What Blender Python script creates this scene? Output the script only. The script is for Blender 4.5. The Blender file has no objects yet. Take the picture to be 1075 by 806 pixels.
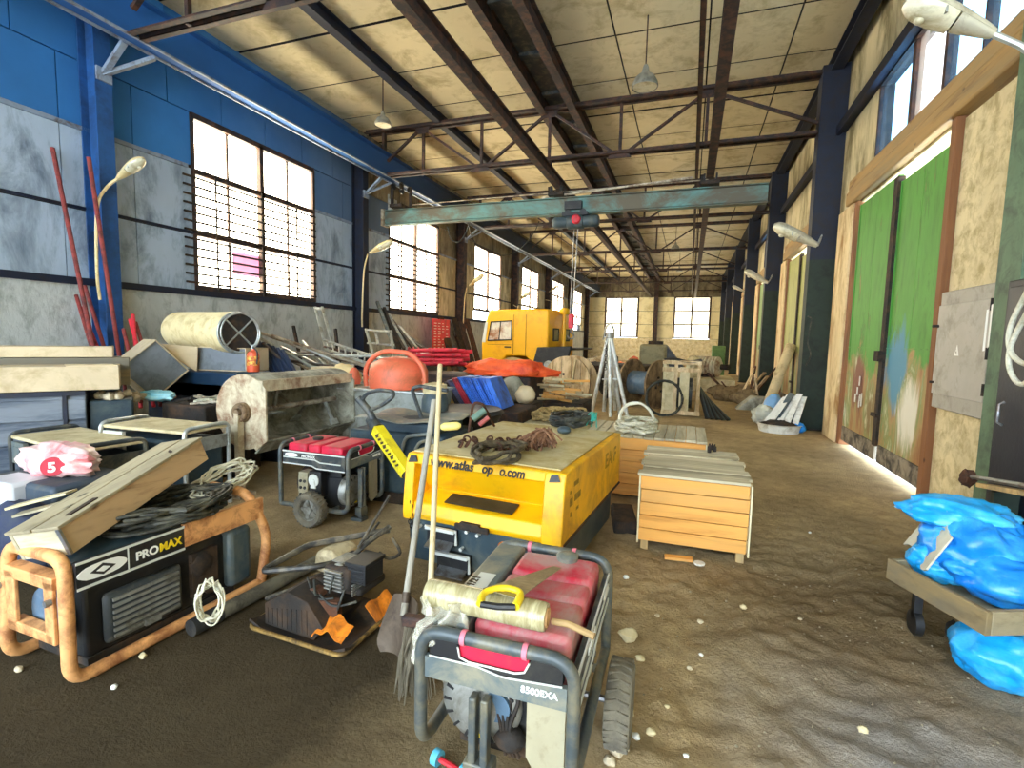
import bpy, math, random
from mathutils import Vector as V, Matrix, noise as mn
PI = math.pi
rng = random.Random(7)
C = bpy.context.scene.collection

# ---------------------------------------------------------------- camera geometry (1075 x 806)
F = 530.0; CX, CY = 537.5, 403.0; CAMH = 1.65
BX = V((0.94339004, 0.05111784, -0.32772275)); BY = V((0.33092236, -0.07807284, 0.94042279)); BZ = V((0.02248614, -0.99563628, -0.09056917))
def _ray(px, py):
    v = V((px - CX, py - CY, F)); return V((BX.dot(v), BY.dot(v), BZ.dot(v)))
def G(px, py, z=0.0):                 # point of the photograph at height z
    r = _ray(px, py); return V((0, 0, CAMH)) + r * ((z - CAMH) / r.z)
def D(px, py, Y):                     # ... at distance Y down the hall
    r = _ray(px, py); return V((0, 0, CAMH)) + r * (Y / r.y)
def WX(px, py, X):                    # ... on the plane x = X
    r = _ray(px, py); return V((0, 0, CAMH)) + r * (X / r.x)

# ---------------------------------------------------------------- mesh builder
def fillet(pts, rad, seg=5, closed=False):
    pts = [V(p) for p in pts]; n = len(pts); out = []
    for i, p in enumerate(pts):
        if not closed and i in (0, n - 1): out.append(p); continue
        a = pts[i - 1]; b = pts[(i + 1) % n]
        u = (a - p); w = (b - p)
        r = min(rad, u.length * .49, w.length * .49)
        u = u.normalized() * r; w = w.normalized() * r
        for k in range(seg + 1):
            t = k / seg
            out.append(p + u * (1 - t) ** 2 + w * t ** 2)
    return out
def spline(pts, seg=8, closed=False):
    pts = [V(p) for p in pts]; n = len(pts); out = []
    m = n if closed else n - 1
    for i in range(m):
        if closed: p0, p1, p2, p3 = pts[i - 1], pts[i], pts[(i + 1) % n], pts[(i + 2) % n]
        else: p0, p1, p2, p3 = pts[max(i - 1, 0)], pts[i], pts[i + 1], pts[min(i + 2, n - 1)]
        for k in range(seg):
            t = k / seg
            out.append(.5 * ((2 * p1) + (p2 - p0) * t + (2 * p0 - 5 * p1 + 4 * p2 - p3) * t * t + (3 * p1 - p0 - 3 * p2 + p3) * t ** 3))
    if not closed: out.append(pts[-1])
    return out
def basis(d):
    d = V(d).normalized(); h = V((0, 0, 1)) if abs(d.z) < .9 else V((1, 0, 0))
    x = h.cross(d).normalized(); return x, d.cross(x), d
class MB:
    def __init__(s): s.v = []; s.f = []; s.m = []; s.mi = 0
    def add(s, vs, fs):
        o = len(s.v); s.v += [V(p) for p in vs]
        s.f += [tuple(i + o for i in f) for f in fs]; s.m += [s.mi] * len(fs); return s
    def para(s, O, a, b, c):              # parallelepiped from a corner and three edges
        O, a, b, c = V(O), V(a), V(b), V(c)
        vs = [O, O + a, O + a + b, O + b, O + c, O + a + c, O + a + b + c, O + b + c]
        fs = [(0, 3, 2, 1), (4, 5, 6, 7), (0, 1, 5, 4), (1, 2, 6, 5), (2, 3, 7, 6), (3, 0, 4, 7)]
        if a.cross(b).dot(c) < 0: fs = [f[::-1] for f in fs]
        return s.add(vs, fs)
    def box(s, x0, x1, y0, y1, z0, z1): return s.para((x0, y0, z0), (x1 - x0, 0, 0), (0, y1 - y0, 0), (0, 0, z1 - z0))
    def cbox(s, c, sz, rz=0, rx=0, ry=0):
        M = Matrix.Rotation(rz, 3, 'Z') @ Matrix.Rotation(ry, 3, 'Y') @ Matrix.Rotation(rx, 3, 'X')
        a, b, d = M @ V((sz[0], 0, 0)), M @ V((0, sz[1], 0)), M @ V((0, 0, sz[2]))
        return s.para(V(c) - (a + b + d) / 2, a, b, d)
    def bar(s, p, q, w, h, up=None):       # square bar between two points
        p, q = V(p), V(q); d = q - p
        if up is None: x, y, _ = basis(d)
        else:
            x = d.cross(V(up)).normalized(); y = x.cross(d).normalized()
        return s.para(p - x * w / 2 - y * h / 2, x * w, y * h, d)
    def angle(s, p, q, w, t, up=(0, 0, 1)):  # L-section steel
        p, q = V(p), V(q); d = q - p; x = d.cross(V(up)).normalized(); y = x.cross(d).normalized()
        s.para(p, x * w, y * t, d); s.para(p, x * t, y * w, d); return s
    def ibeam(s, p, q, w, h, t=.015):
        p, q = V(p), V(q); d = q - p; x = d.cross(V((0, 0, 1))).normalized(); y = x.cross(d).normalized()
        s.para(p - x * w / 2 - y * h / 2, x * w, y * t, d); s.para(p - x * w / 2 + y * (h / 2 - t), x * w, y * t, d)
        s.para(p - x * t / 2 - y * (h / 2 - t), x * t, y * (h - 2 * t), d); return s
    def tube(s, pts, r, n=8, closed=False, caps=True):
        pts = [V(p) for p in pts]; m = len(pts)
        if m < 2: return s
        R = r if hasattr(r, '__len__') else [r] * m
        tang = []
        for i in range(m):
            a = pts[(i - 1) % m] if (closed or i) else pts[0]; b = pts[(i + 1) % m] if (closed or i < m - 1) else pts[-1]
            t = b - a; tang.append(t.normalized() if t.length > 1e-9 else V((0, 0, 1)))
        x, y, _ = basis(tang[0]); vs = []; pt = tang[0]
        for i in range(m):
            t = tang[i]
            q = pt.rotation_difference(t); x = q @ x; pt = t
            x = (x - t * x.dot(t)).normalized(); y = t.cross(x)
            for k in range(n):
                a = 2 * PI * k / n; vs.append(pts[i] + (x * math.cos(a) + y * math.sin(a)) * R[i])
        fs = []
        for i in range(m if closed else m - 1):
            j = (i + 1) % m
            for k in range(n):
                l = (k + 1) % n; fs.append((i * n + k, i * n + l, j * n + l, j * n + k))
        if caps and not closed:
            fs.append(tuple(reversed(range(n)))); fs.append(tuple((m - 1) * n + k for k in range(n)))
        return s.add(vs, fs)
    def rod(s, p, q, r, n=8): return s.tube([p, q], r, n)
    def lathe(s, prof, o=(0, 0, 0), d=(0, 0, 1), n=20, cap0=True, cap1=True):   # prof: (r, h) along d
        x, y, z = basis(d); o = V(o); vs = []; fs = []; m = len(prof)
        for r, h in prof:
            for k in range(n):
                a = 2 * PI * k / n; vs.append(o + z * h + (x * math.cos(a) + y * math.sin(a)) * r)
        for i in range(m - 1):
            for k in range(n):
                l = (k + 1) % n; fs.append((i * n + k, i * n + l, (i + 1) * n + l, (i + 1) * n + k))
        if cap0 and prof[0][0] > 1e-6: fs.append(tuple(reversed(range(n))))
        if cap1 and prof[-1][0] > 1e-6: fs.append(tuple((m - 1) * n + k for k in range(n)))
        return s.add(vs, fs)
    def cyl(s, o, d, r, h, n=20): return s.lathe([(r, 0), (r, h)], o, d, n)
    def ring(s, o, d, R, r, n=24, k=8):
        x, y, z = basis(d); o = V(o)
        return s.tube([o + (x * math.cos(2 * PI * i / n) + y * math.sin(2 * PI * i / n)) * R for i in range(n)], r, k, True)
    def prism(s, poly, O, ax, ay, dep):     # polygon in the plane (ax, ay) pushed by dep
        O, ax, ay, dep = V(O), V(ax), V(ay), V(dep); n = len(poly)
        a = [O + ax * p[0] + ay * p[1] for p in poly]; b = [p + dep for p in a]
        area = sum(poly[i][0] * poly[(i + 1) % n][1] - poly[(i + 1) % n][0] * poly[i][1] for i in range(n))
        fs = [tuple(range(n))[::-1], tuple(range(n, 2 * n))] + [(i, (i + 1) % n, n + (i + 1) % n, n + i) for i in range(n)]
        if area * ax.cross(ay).dot(dep) < 0: fs = [f[::-1] for f in fs]
        return s.add(a + b, fs)
    def blob(s, c, rad, amp=.15, freq=2.0, seed=0, nu=20, nv=12, flat=None, pinch=0):
        c = V(c); vs = []; fs = []
        for i in range(nv + 1):
            th = PI * i / nv
            for k in range(nu):
                ph = 2 * PI * k / nu
                u = V((math.sin(th) * math.cos(ph), math.sin(th) * math.sin(ph), math.cos(th)))
                d = 1 + amp * mn.noise(u * freq + V((seed * 7.1, seed * 3.3, seed))) + amp * .5 * mn.noise(u * freq * 2.7 + V((seed, 9, seed * 2)))
                if amp > .1: d += amp * .35 * abs(mn.noise(u * freq * 5 + V((3, seed, 1))))
                p = V((u.x * rad[0], u.y * rad[1], u.z * rad[2])) * d
                if flat is not None and p.z < -rad[2] * flat: p.z = -rad[2] * flat
                vs.append(c + p)
        for i in range(nv):
            for k in range(nu):
                l = (k + 1) % nu; fs.append((i * nu + k, (i + 1) * nu + k, (i + 1) * nu + l, i * nu + l))
        return s.add(vs, fs)
    def sheet(s, fn, nu, nv, th=.004):       # fn(u,v) -> point; closed thin solid
        P = [[V(fn(i / nu, j / nv)) for j in range(nv + 1)] for i in range(nu + 1)]
        vs = []; fs = []; W = nv + 1
        for sg in (0, 1):
            for i in range(nu + 1):
                for j in range(nv + 1):
                    a = P[min(i + 1, nu)][j] - P[max(i - 1, 0)][j]; b = P[i][min(j + 1, nv)] - P[i][max(j - 1, 0)]
                    nn = a.cross(b); nn = nn.normalized() if nn.length > 1e-9 else V((0, 0, 1))
                    vs.append(P[i][j] + nn * th * (.5 if sg else -.5))
        o = (nu + 1) * W
        for i in range(nu):
            for j in range(nv):
                q = (i * W + j, (i + 1) * W + j, (i + 1) * W + j + 1, i * W + j + 1)
                fs.append(tuple(o + k for k in q)); fs.append(q[::-1])
        for i in range(nu):
            a, b = i * W, (i + 1) * W; fs.append((a, b, o + b, o + a)); a += nv; b += nv; fs.append((b, a, o + a, o + b))
        for j in range(nv):
            a, b = j, j + 1; fs.append((b, a, o + a, o + b)); a += nu * W; b += nu * W; fs.append((a, b, o + b, o + a))
        return s.add(vs, fs)
    def wheel(s, c, ax, R, w, n=28):      # tyre
        c = V(c); a = V(ax).normalized()
        return s.lathe([(R * .62, -w * .38), (R * .72, -w * .48), (R * .9, -w * .5), (R * .98, -w * .36), (R, -w * .12), (R, w * .12), (R * .98, w * .36), (R * .9, w * .5), (R * .72, w * .48), (R * .62, w * .38), (R * .62, -w * .38)], c, a, n, False, False)

def build(name, mb, mats, parent=None, loc=None, bevel=0, sub=0, smooth=True, ang=40, w=False):
    me = bpy.data.meshes.new(name)
    off = V(parent_loc(parent)) if (w and parent) else (V(loc) if (w and loc is not None) else V((0, 0, 0)))
    me.from_pydata([tuple(p - off) for p in mb.v], [], mb.f)
    if not isinstance(mats, (list, tuple)): mats = [mats]
    for m in mats: me.materials.append(m)
    if len(mats) > 1: me.polygons.foreach_set('material_index', mb.m)
    if smooth:
        me.polygons.foreach_set('use_smooth', [True] * len(me.polygons))
        me.set_sharp_from_angle(angle=math.radians(ang))
    me.update()
    o = bpy.data.objects.new(name, me); C.objects.link(o)
    if parent: o.parent = parent
    if loc is not None: o.location = loc
    if bevel:
        b = o.modifiers.new('bevel', 'BEVEL'); b.width = bevel; b.segments = 2; b.limit_method = 'ANGLE'; b.angle_limit = math.radians(40)
    if sub:
        b = o.modifiers.new('sub', 'SUBSURF'); b.levels = sub; b.render_levels = sub
    return o
def parent_loc(p):
    l = V((0, 0, 0))
    while p: l = l + V(p.location); p = p.parent
    return l
def tag(o, label=None, cat=None, group=None, kind=None):
    if label: o['label'] = label
    if cat: o['category'] = cat
    if group: o['group'] = group
    if kind: o['kind'] = kind
    return o
def thing(name, label, cat, loc=(0, 0, 0), rz=0, group=None):
    o = bpy.data.objects.new(name, None); C.objects.link(o); o.empty_display_size = .1
    o.location = loc; o.rotation_euler = (0, 0, rz)
    return tag(o, label, cat, group)
def solo(name, mb, mats, label, cat, loc=None, group=None, w=True, **k):     # a thing that is one mesh, built in world space
    if loc is None:
        xs = [p.x for p in mb.v]; ys = [p.y for p in mb.v]; zs = [p.z for p in mb.v]
        loc = (sum(xs) / len(xs), sum(ys) / len(ys), min(zs))
    return tag(build(name, mb, mats, None, loc, w=w, **k), label, cat, group)
def struct(name, mb, mats, parent=None, **k):
    o = build(name, mb, mats, parent, **k)
    if not parent: o['kind'] = 'structure'
    return o
def dup(root, loc=None, rz=None, label=None):
    r = root.copy(); C.objects.link(r)
    if loc is not None: r.location = loc
    if rz is not None: r.rotation_euler = (0, 0, rz)
    if label: r['label'] = label
    for ch in list(root.children):
        c = ch.copy(); C.objects.link(c); c.parent = r
        for g in ch.children:
            d = g.copy(); C.objects.link(d); d.parent = c
    return r
FONT = {}
def text_mesh(txt, size, ext=.0015, bold=0):
    cu = bpy.data.curves.new('lettering', 'FONT'); cu.body = txt; cu.size = size; cu.extrude = ext; cu.align_x = 'LEFT'; cu.offset = bold * size * 2
    o = bpy.data.objects.new('lettering', cu); C.objects.link(o)
    bpy.context.view_layer.update()
    me = bpy.data.meshes.new_from_object(o.evaluated_get(bpy.context.evaluated_depsgraph_get()))
    vs = [v.co.copy() for v in me.vertices]; fs = [tuple(p.vertices) for p in me.polygons]
    bpy.data.objects.remove(o); bpy.data.curves.remove(cu); bpy.data.meshes.remove(me)
    return vs, fs
def lettering(name, txt, size, O, ax, ay, mat, parent, w=False, width=None, ext=.0015, bold=.008):
    vs, fs = text_mesh(txt, size, ext, bold); ax, ay = V(ax).normalized(), V(ay).normalized(); az = ax.cross(ay)
    k = 1.0
    if width: k = width / max(1e-6, max(v.x for v in vs) - min(v.x for v in vs))
    mb = MB(); mb.add([V(O) + ax * v.x * k + ay * v.y + az * v.z for v in vs], fs)
    return build(name, mb, mat, parent, w=w, smooth=False)

# ---------------------------------------------------------------- materials
def lin(c):
    if isinstance(c, str):
        c = [int(c[i:i + 2], 16) / 255 for i in (0, 2, 4)]
    return tuple((x / 12.92 if x <= .04045 else ((x + .055) / 1.055) ** 2.4) for x in c) + (1,)
def _nodes(name):
    m = bpy.data.materials.new(name); m.use_nodes = True; nt = m.node_tree
    return m, nt, nt.nodes['Principled BSDF'], nt.nodes, nt.links
def _noise(nd, lk, co, scale, detail=4, rough=.6, dist=0):
    n = nd.new('ShaderNodeTexNoise'); n.inputs['Scale'].default_value = scale; n.inputs['Detail'].default_value = detail
    n.inputs['Roughness'].default_value = rough; n.inputs['Distortion'].default_value = dist
    if co is not None: lk.new(co, n.inputs['Vector'])
    return n
def _ramp(nd, lk, src, stops):
    r = nd.new('ShaderNodeValToRGB'); e = r.color_ramp.elements
    while len(e) > 1: e.remove(e[-1])
    e[0].position, e[0].color = stops[0]
    for p, c in stops[1:]:
        x = e.new(p); x.color = c
    lk.new(src, r.inputs[0]); return r
def _mix(nd, lk, fac, a, b):
    m = nd.new('ShaderNodeMix'); m.data_type = 'RGBA'
    if hasattr(fac, 'is_linked'): lk.new(fac, m.inputs[0])
    else: m.inputs[0].default_value = fac
    for i, x in ((6, a), (7, b)):
        if hasattr(x, 'is_linked'): lk.new(x, m.inputs[i])
        else: m.inputs[i].default_value = x
    return m.outputs[2]
def sc(c, k): return tuple(min(1, x * k) for x in c[:3]) + (1,)
def mat(name, col, rough=.6, metal=0, var=.18, scale=6, dirt=None, damt=.4, dscale=4, bump=.1, bscale=30, stretch=None, spec=None):
    m, nt, bs, nd, lk = _nodes(name); c = lin(col)
    tc = nd.new('ShaderNodeTexCoord'); co = tc.outputs['Object']
    if stretch:
        mp = nd.new('ShaderNodeMapping'); mp.inputs['Scale'].default_value = stretch; lk.new(co, mp.inputs['Vector']); co = mp.outputs['Vector']
    n1 = _noise(nd, lk, co, scale)
    r = _ramp(nd, lk, n1.outputs['Fac'], [(.3, sc(c, 1 - var)), (.7, sc(c, 1 + var))])
    out = r.outputs['Color']
    if dirt:
        n2 = _noise(nd, lk, co, dscale, 6, .7, .4)
        lo = .75 - damt * .5
        f = _ramp(nd, lk, n2.outputs['Fac'], [(max(0, lo - .12), (0, 0, 0, 1)), (min(1, lo + .08), (1, 1, 1, 1))])
        out = _mix(nd, lk, f.outputs['Color'], out, lin(dirt))
    lk.new(out, bs.inputs['Base Color'])
    bs.inputs['Roughness'].default_value = rough; bs.inputs['Metallic'].default_value = metal
    if spec is not None: bs.inputs['Specular IOR Level'].default_value = spec
    if bump:
        n3 = _noise(nd, lk, co, bscale, 5, .65); b = nd.new('ShaderNodeBump'); b.inputs['Strength'].default_value = bump; b.inputs['Distance'].default_value = .02
        lk.new(n3.outputs['Fac'], b.inputs['Height']); lk.new(b.outputs['Normal'], bs.inputs['Normal'])
    return m
_wc = {}
def wood(c1='C79A55', c2='8A5E2C', axis='x', s=14, grey=None, ga=.4, knots=True, key=''):
    k = (c1, c2, axis, s, grey, ga)
    if k in _wc: return _wc[k]
    m, nt, bs, nd, lk = _nodes('wood'); tc = nd.new('ShaderNodeTexCoord')
    mp = nd.new('ShaderNodeMapping'); sv = {'x': (.08, 1, 1), 'y': (1, .08, 1), 'z': (1, 1, .08)}[axis]
    mp.inputs['Scale'].default_value = sv; lk.new(tc.outputs['Object'], mp.inputs['Vector'])
    n = _noise(nd, lk, mp.outputs['Vector'], s, 6, .65, .6)
    n0 = _noise(nd, lk, mp.outputs['Vector'], s * .22, 2, .5)
    r = _ramp(nd, lk, n.outputs['Fac'], [(.3, lin(c2)), (.48, lin(c1)), (.75, sc(lin(c1), 1.12))])
    out = _mix(nd, lk, _ramp(nd, lk, n0.outputs['Fac'], [(.35, (0, 0, 0, 1)), (.65, (.55, .55, .55, 1))]).outputs['Color'], r.outputs['Color'], sc(lin(c1), .72))
    if knots:
        vo = nd.new('ShaderNodeTexVoronoi'); vo.inputs['Scale'].default_value = 5.5
        mp2 = nd.new('ShaderNodeMapping'); mp2.inputs['Scale'].default_value = {'x': (.55, 1, 1), 'y': (1, .55, 1), 'z': (1, 1, .55)}[axis]
        lk.new(tc.outputs['Object'], mp2.inputs['Vector']); lk.new(mp2.outputs['Vector'], vo.inputs['Vector'])
        kf = _ramp(nd, lk, vo.outputs['Distance'], [(.05, (1, 1, 1, 1)), (.12, (0, 0, 0, 1))])
        out = _mix(nd, lk, kf.outputs['Color'], out, sc(lin(c2), .55))
    if grey:
        n2 = _noise(nd, lk, mp.outputs['Vector'], 3.5, 5, .7)
        lo = .75 - ga * .5
        out = _mix(nd, lk, _ramp(nd, lk, n2.outputs['Fac'], [(lo - .15, (0, 0, 0, 1)), (lo + .1, (1, 1, 1, 1))]).outputs['Color'], out, lin(grey))
    lk.new(out, bs.inputs['Base Color']); bs.inputs['Roughness'].default_value = .75
    b = nd.new('ShaderNodeBump'); b.inputs['Strength'].default_value = .25; b.inputs['Distance'].default_value = .01
    lk.new(n.outputs['Fac'], b.inputs['Height']); lk.new(b.outputs['Normal'], bs.inputs['Normal'])
    _wc[k] = m; return m
def glow(name, col, strength):
    m, nt, bs, nd, lk = _nodes(name)
    bs.inputs['Base Color'].default_value = (.8, .8, .8, 1); bs.inputs['Emission Color'].default_value = lin(col); bs.inputs['Emission Strength'].default_value = strength
    bs.inputs['Roughness'].default_value = .3; return m
def film(name, col, alpha=.5, rough=.25, tint=(1, 1, 1)):            # thin clear plastic or glass: part of the light passes straight through
    m, nt, bs, nd, lk = _nodes(name); bs.inputs['Base Color'].default_value = lin(col); bs.inputs['Roughness'].default_value = rough
    tr = nd.new('ShaderNodeBsdfTransparent'); tr.inputs['Color'].default_value = tuple(tint) + (1,); mx = nd.new('ShaderNodeMixShader'); mx.inputs[0].default_value = alpha
    lk.new(tr.outputs[0], mx.inputs[1]); lk.new(bs.outputs[0], mx.inputs[2]); lk.new(mx.outputs[0], nd['Material Output'].inputs['Surface'])
    tc = nd.new('ShaderNodeTexCoord'); n = _noise(nd, lk, tc.outputs['Object'], 25, 4); b = nd.new('ShaderNodeBump'); b.inputs['Strength'].default_value = .6
    lk.new(n.outputs['Fac'], b.inputs['Height']); lk.new(b.outputs['Normal'], bs.inputs['Normal'])
    return m
# ================================================================ materials
M = {}
M['plaster'] = mat('plaster', 'C2C6C0', .92, 0, .1, 1.5, '989C94', .34, 6, .4, 25, stretch=(1, 1, .5))
M['panel'] = mat('panel', 'A9B9C8', .85, 0, .14, .8, '6F7E8C', .32, 2.2, .2, 20, stretch=(1, 1, .45))
M['panel_flare'] = mat('panel_flare', '2F74B2', .8, 0, .1, .7, '24588E', .3, 1.5, .1, 20)
M['panel_brown'] = mat('panel_brown', '8F8468', .85, 0, .15, 1, '4F4636', .45, 1.6, .2, 20, stretch=(1, 1, .4))
M['panel_cream'] = mat('panel_cream', 'CFC29A', .85, 0, .14, 1, '7E7350', .38, 1.8, .2, 20, stretch=(1, 1, .4))
M['far'] = mat('far_panel', 'EADDAE', .85, 0, .08, .6, 'C4B47E', .3, 1.2, .05, 12)
M['far_brick'] = mat('far_brick', 'E6D9B2', .9, 0, .12, 5, 'C2AE7C', .35, 4, .2, 20)
M['ceil'] = mat('ceiling_slab', 'CDBF98', .9, 0, .1, .8, 'A2936C', .3, 1.6, .15, 14)
M['dark'] = mat('dark_joint', '141312', .95, 0, .1, 5, bump=0)
M['steel_brown'] = mat('painted_steel_brown', '2C2220', .7, .1, .25, 4, '5A3A28', .35, 6, .1)
M['steel_navy'] = mat('painted_steel_navy', '131C30', .65, .05, .2, 3, '1E1A1C', .3, 4, .08)
M['steel_flare'] = mat('steel_blue_flare', '205590', .65, .0, .15, 1.2, '17355C', .4, 1.2, .1)  # blue veiling flare put into the first column's colour
M['steel_green'] = mat('painted_steel_green', '1C2C20', .7, 0, .15, 3, '10180F', .35, 4, .08)
M['green_light'] = mat('grey_green_paint', '5A7458', .65, .05, .15, 3, '3C4A3C', .35, 4, .08)
M['flange_grey'] = mat('flange_grey', '8694A4', .8, .0, .15, 4, '5A4A40', .3, 5, .1)
M['girder'] = mat('crane_girder', '5E8E88', .6, .1, .2, 1.2, '5E5846', .5, 1.4, .15, 20, stretch=(.6, 1, 1))
M['wood_beam'] = wood('B08A50', '6A4420', 'y', 10, '8C7A58', .4)
M['wood_post'] = wood('D2AE74', '8A5A2C', 'z', 10, '7A6040', .25)
M['render_stone'] = mat('stone_render', 'DACBA0', .95, 0, .12, 2.5, 'B09E70', .38, 6, .6, 18)
M['post_cream'] = mat('cream_post', 'E4CFA0', .9, 0, .12, 3, 'A07A48', .36, 3, .3, 16, stretch=(1, 1, .3))
M['bright_ground'] = mat('snowy_yard', 'E8EEF4', .9, 0, .05, 1)
M['black_rubber'] = mat('black_rubber', '1B1C1C', .85, 0, .25, 10, '3A352C', .35, 5, .2, 60)
M['black'] = mat('black_plastic', '17181A', .5, 0, .2, 8, '34322C', .3, 5, .08)
M['charcoal'] = mat('charcoal_paint', '33393C', .5, .1, .2, 6, '6A6656', .3, 6, .08)
M['steel'] = mat('bare_steel', '8D9296', .4, .75, .2, 8, '5A4A3A', .35, 6, .08)
M['alu'] = mat('dull_alloy', '9C9C94', .45, .5, .2, 8, '5E5848', .35, 6, .1)
M['rust'] = mat('rusty_iron', '5E3A24', .85, .2, .35, 8, '2E221A', .4, 9, .3)
M['darkiron'] = mat('dark_iron', '2A2622', .8, .3, .3, 8, '4E3A28', .35, 6, .25)
M['white_paint'] = mat('white_paint', 'DADAD0', .5, 0, .08, 6, '9A9480', .25, 6, .05)
M['red'] = mat('red_paint', 'C01F2A', .5, 0, .15, 5, '6A3428', .25, 6, .06)

def flare_tint(name, c1, c2, y0, y1):  # lens flare tint baked into a base colour, fading down the hall
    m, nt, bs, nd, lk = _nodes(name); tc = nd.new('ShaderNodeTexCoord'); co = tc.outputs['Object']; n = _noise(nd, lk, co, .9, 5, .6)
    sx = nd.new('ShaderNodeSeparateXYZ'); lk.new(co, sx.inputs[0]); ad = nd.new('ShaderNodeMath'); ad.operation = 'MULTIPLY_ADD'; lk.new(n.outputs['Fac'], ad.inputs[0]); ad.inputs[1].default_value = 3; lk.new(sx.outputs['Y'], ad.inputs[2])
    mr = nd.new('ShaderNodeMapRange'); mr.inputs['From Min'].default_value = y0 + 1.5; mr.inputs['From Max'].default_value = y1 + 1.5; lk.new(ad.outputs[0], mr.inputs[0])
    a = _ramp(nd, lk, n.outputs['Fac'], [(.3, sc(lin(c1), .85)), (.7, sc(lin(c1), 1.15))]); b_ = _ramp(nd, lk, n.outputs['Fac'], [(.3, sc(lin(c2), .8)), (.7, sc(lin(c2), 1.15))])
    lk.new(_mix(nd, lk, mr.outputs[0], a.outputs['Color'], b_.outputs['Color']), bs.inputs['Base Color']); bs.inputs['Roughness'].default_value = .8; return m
M['panel_flare'] = flare_tint('panel_blue_flare', '2F74B2', '5A6C80', 6.5, 12)  # blue lens flare painted into the upper wall panels
M['runway_flare'] = flare_tint('runway_blue_flare', '1F5C9E', '1E2C40', 8, 15)  # the same flare painted into the runway beam
def pane_mat(name, col, st):
    m, nt, bs, nd, lk = _nodes(name); bs.inputs['Base Color'].default_value = (.9, .9, .9, 1); bs.inputs['Roughness'].default_value = .4
    tc = nd.new('ShaderNodeTexCoord'); n = _noise(nd, lk, tc.outputs['Object'], 1.2, 3)
    r = _ramp(nd, lk, n.outputs['Fac'], [(.3, sc(lin(col), .85)), (.7, lin(col))]); lk.new(r.outputs['Color'], bs.inputs['Emission Color'])
    bs.inputs['Emission Strength'].default_value = st; return m
WIN = 4.6
M['pane'] = pane_mat('frosted_daylight_pane', 'FFF1D2', WIN)
M['pane_far'] = pane_mat('frosted_daylight_pane_far', 'FFF2CC', WIN * .2)
M['pink_pane'] = pane_mat('pink_sheet_pane', 'FF7CB0', .22)
M['glass'] = film('clerestory_glass', 'DDE8F0', .1, .05, (.42, .62, .78))
M['glass_milky'] = film('milky_clerestory_glass', 'F4F0EA', .35, .2, (.85, .82, .8))

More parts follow.
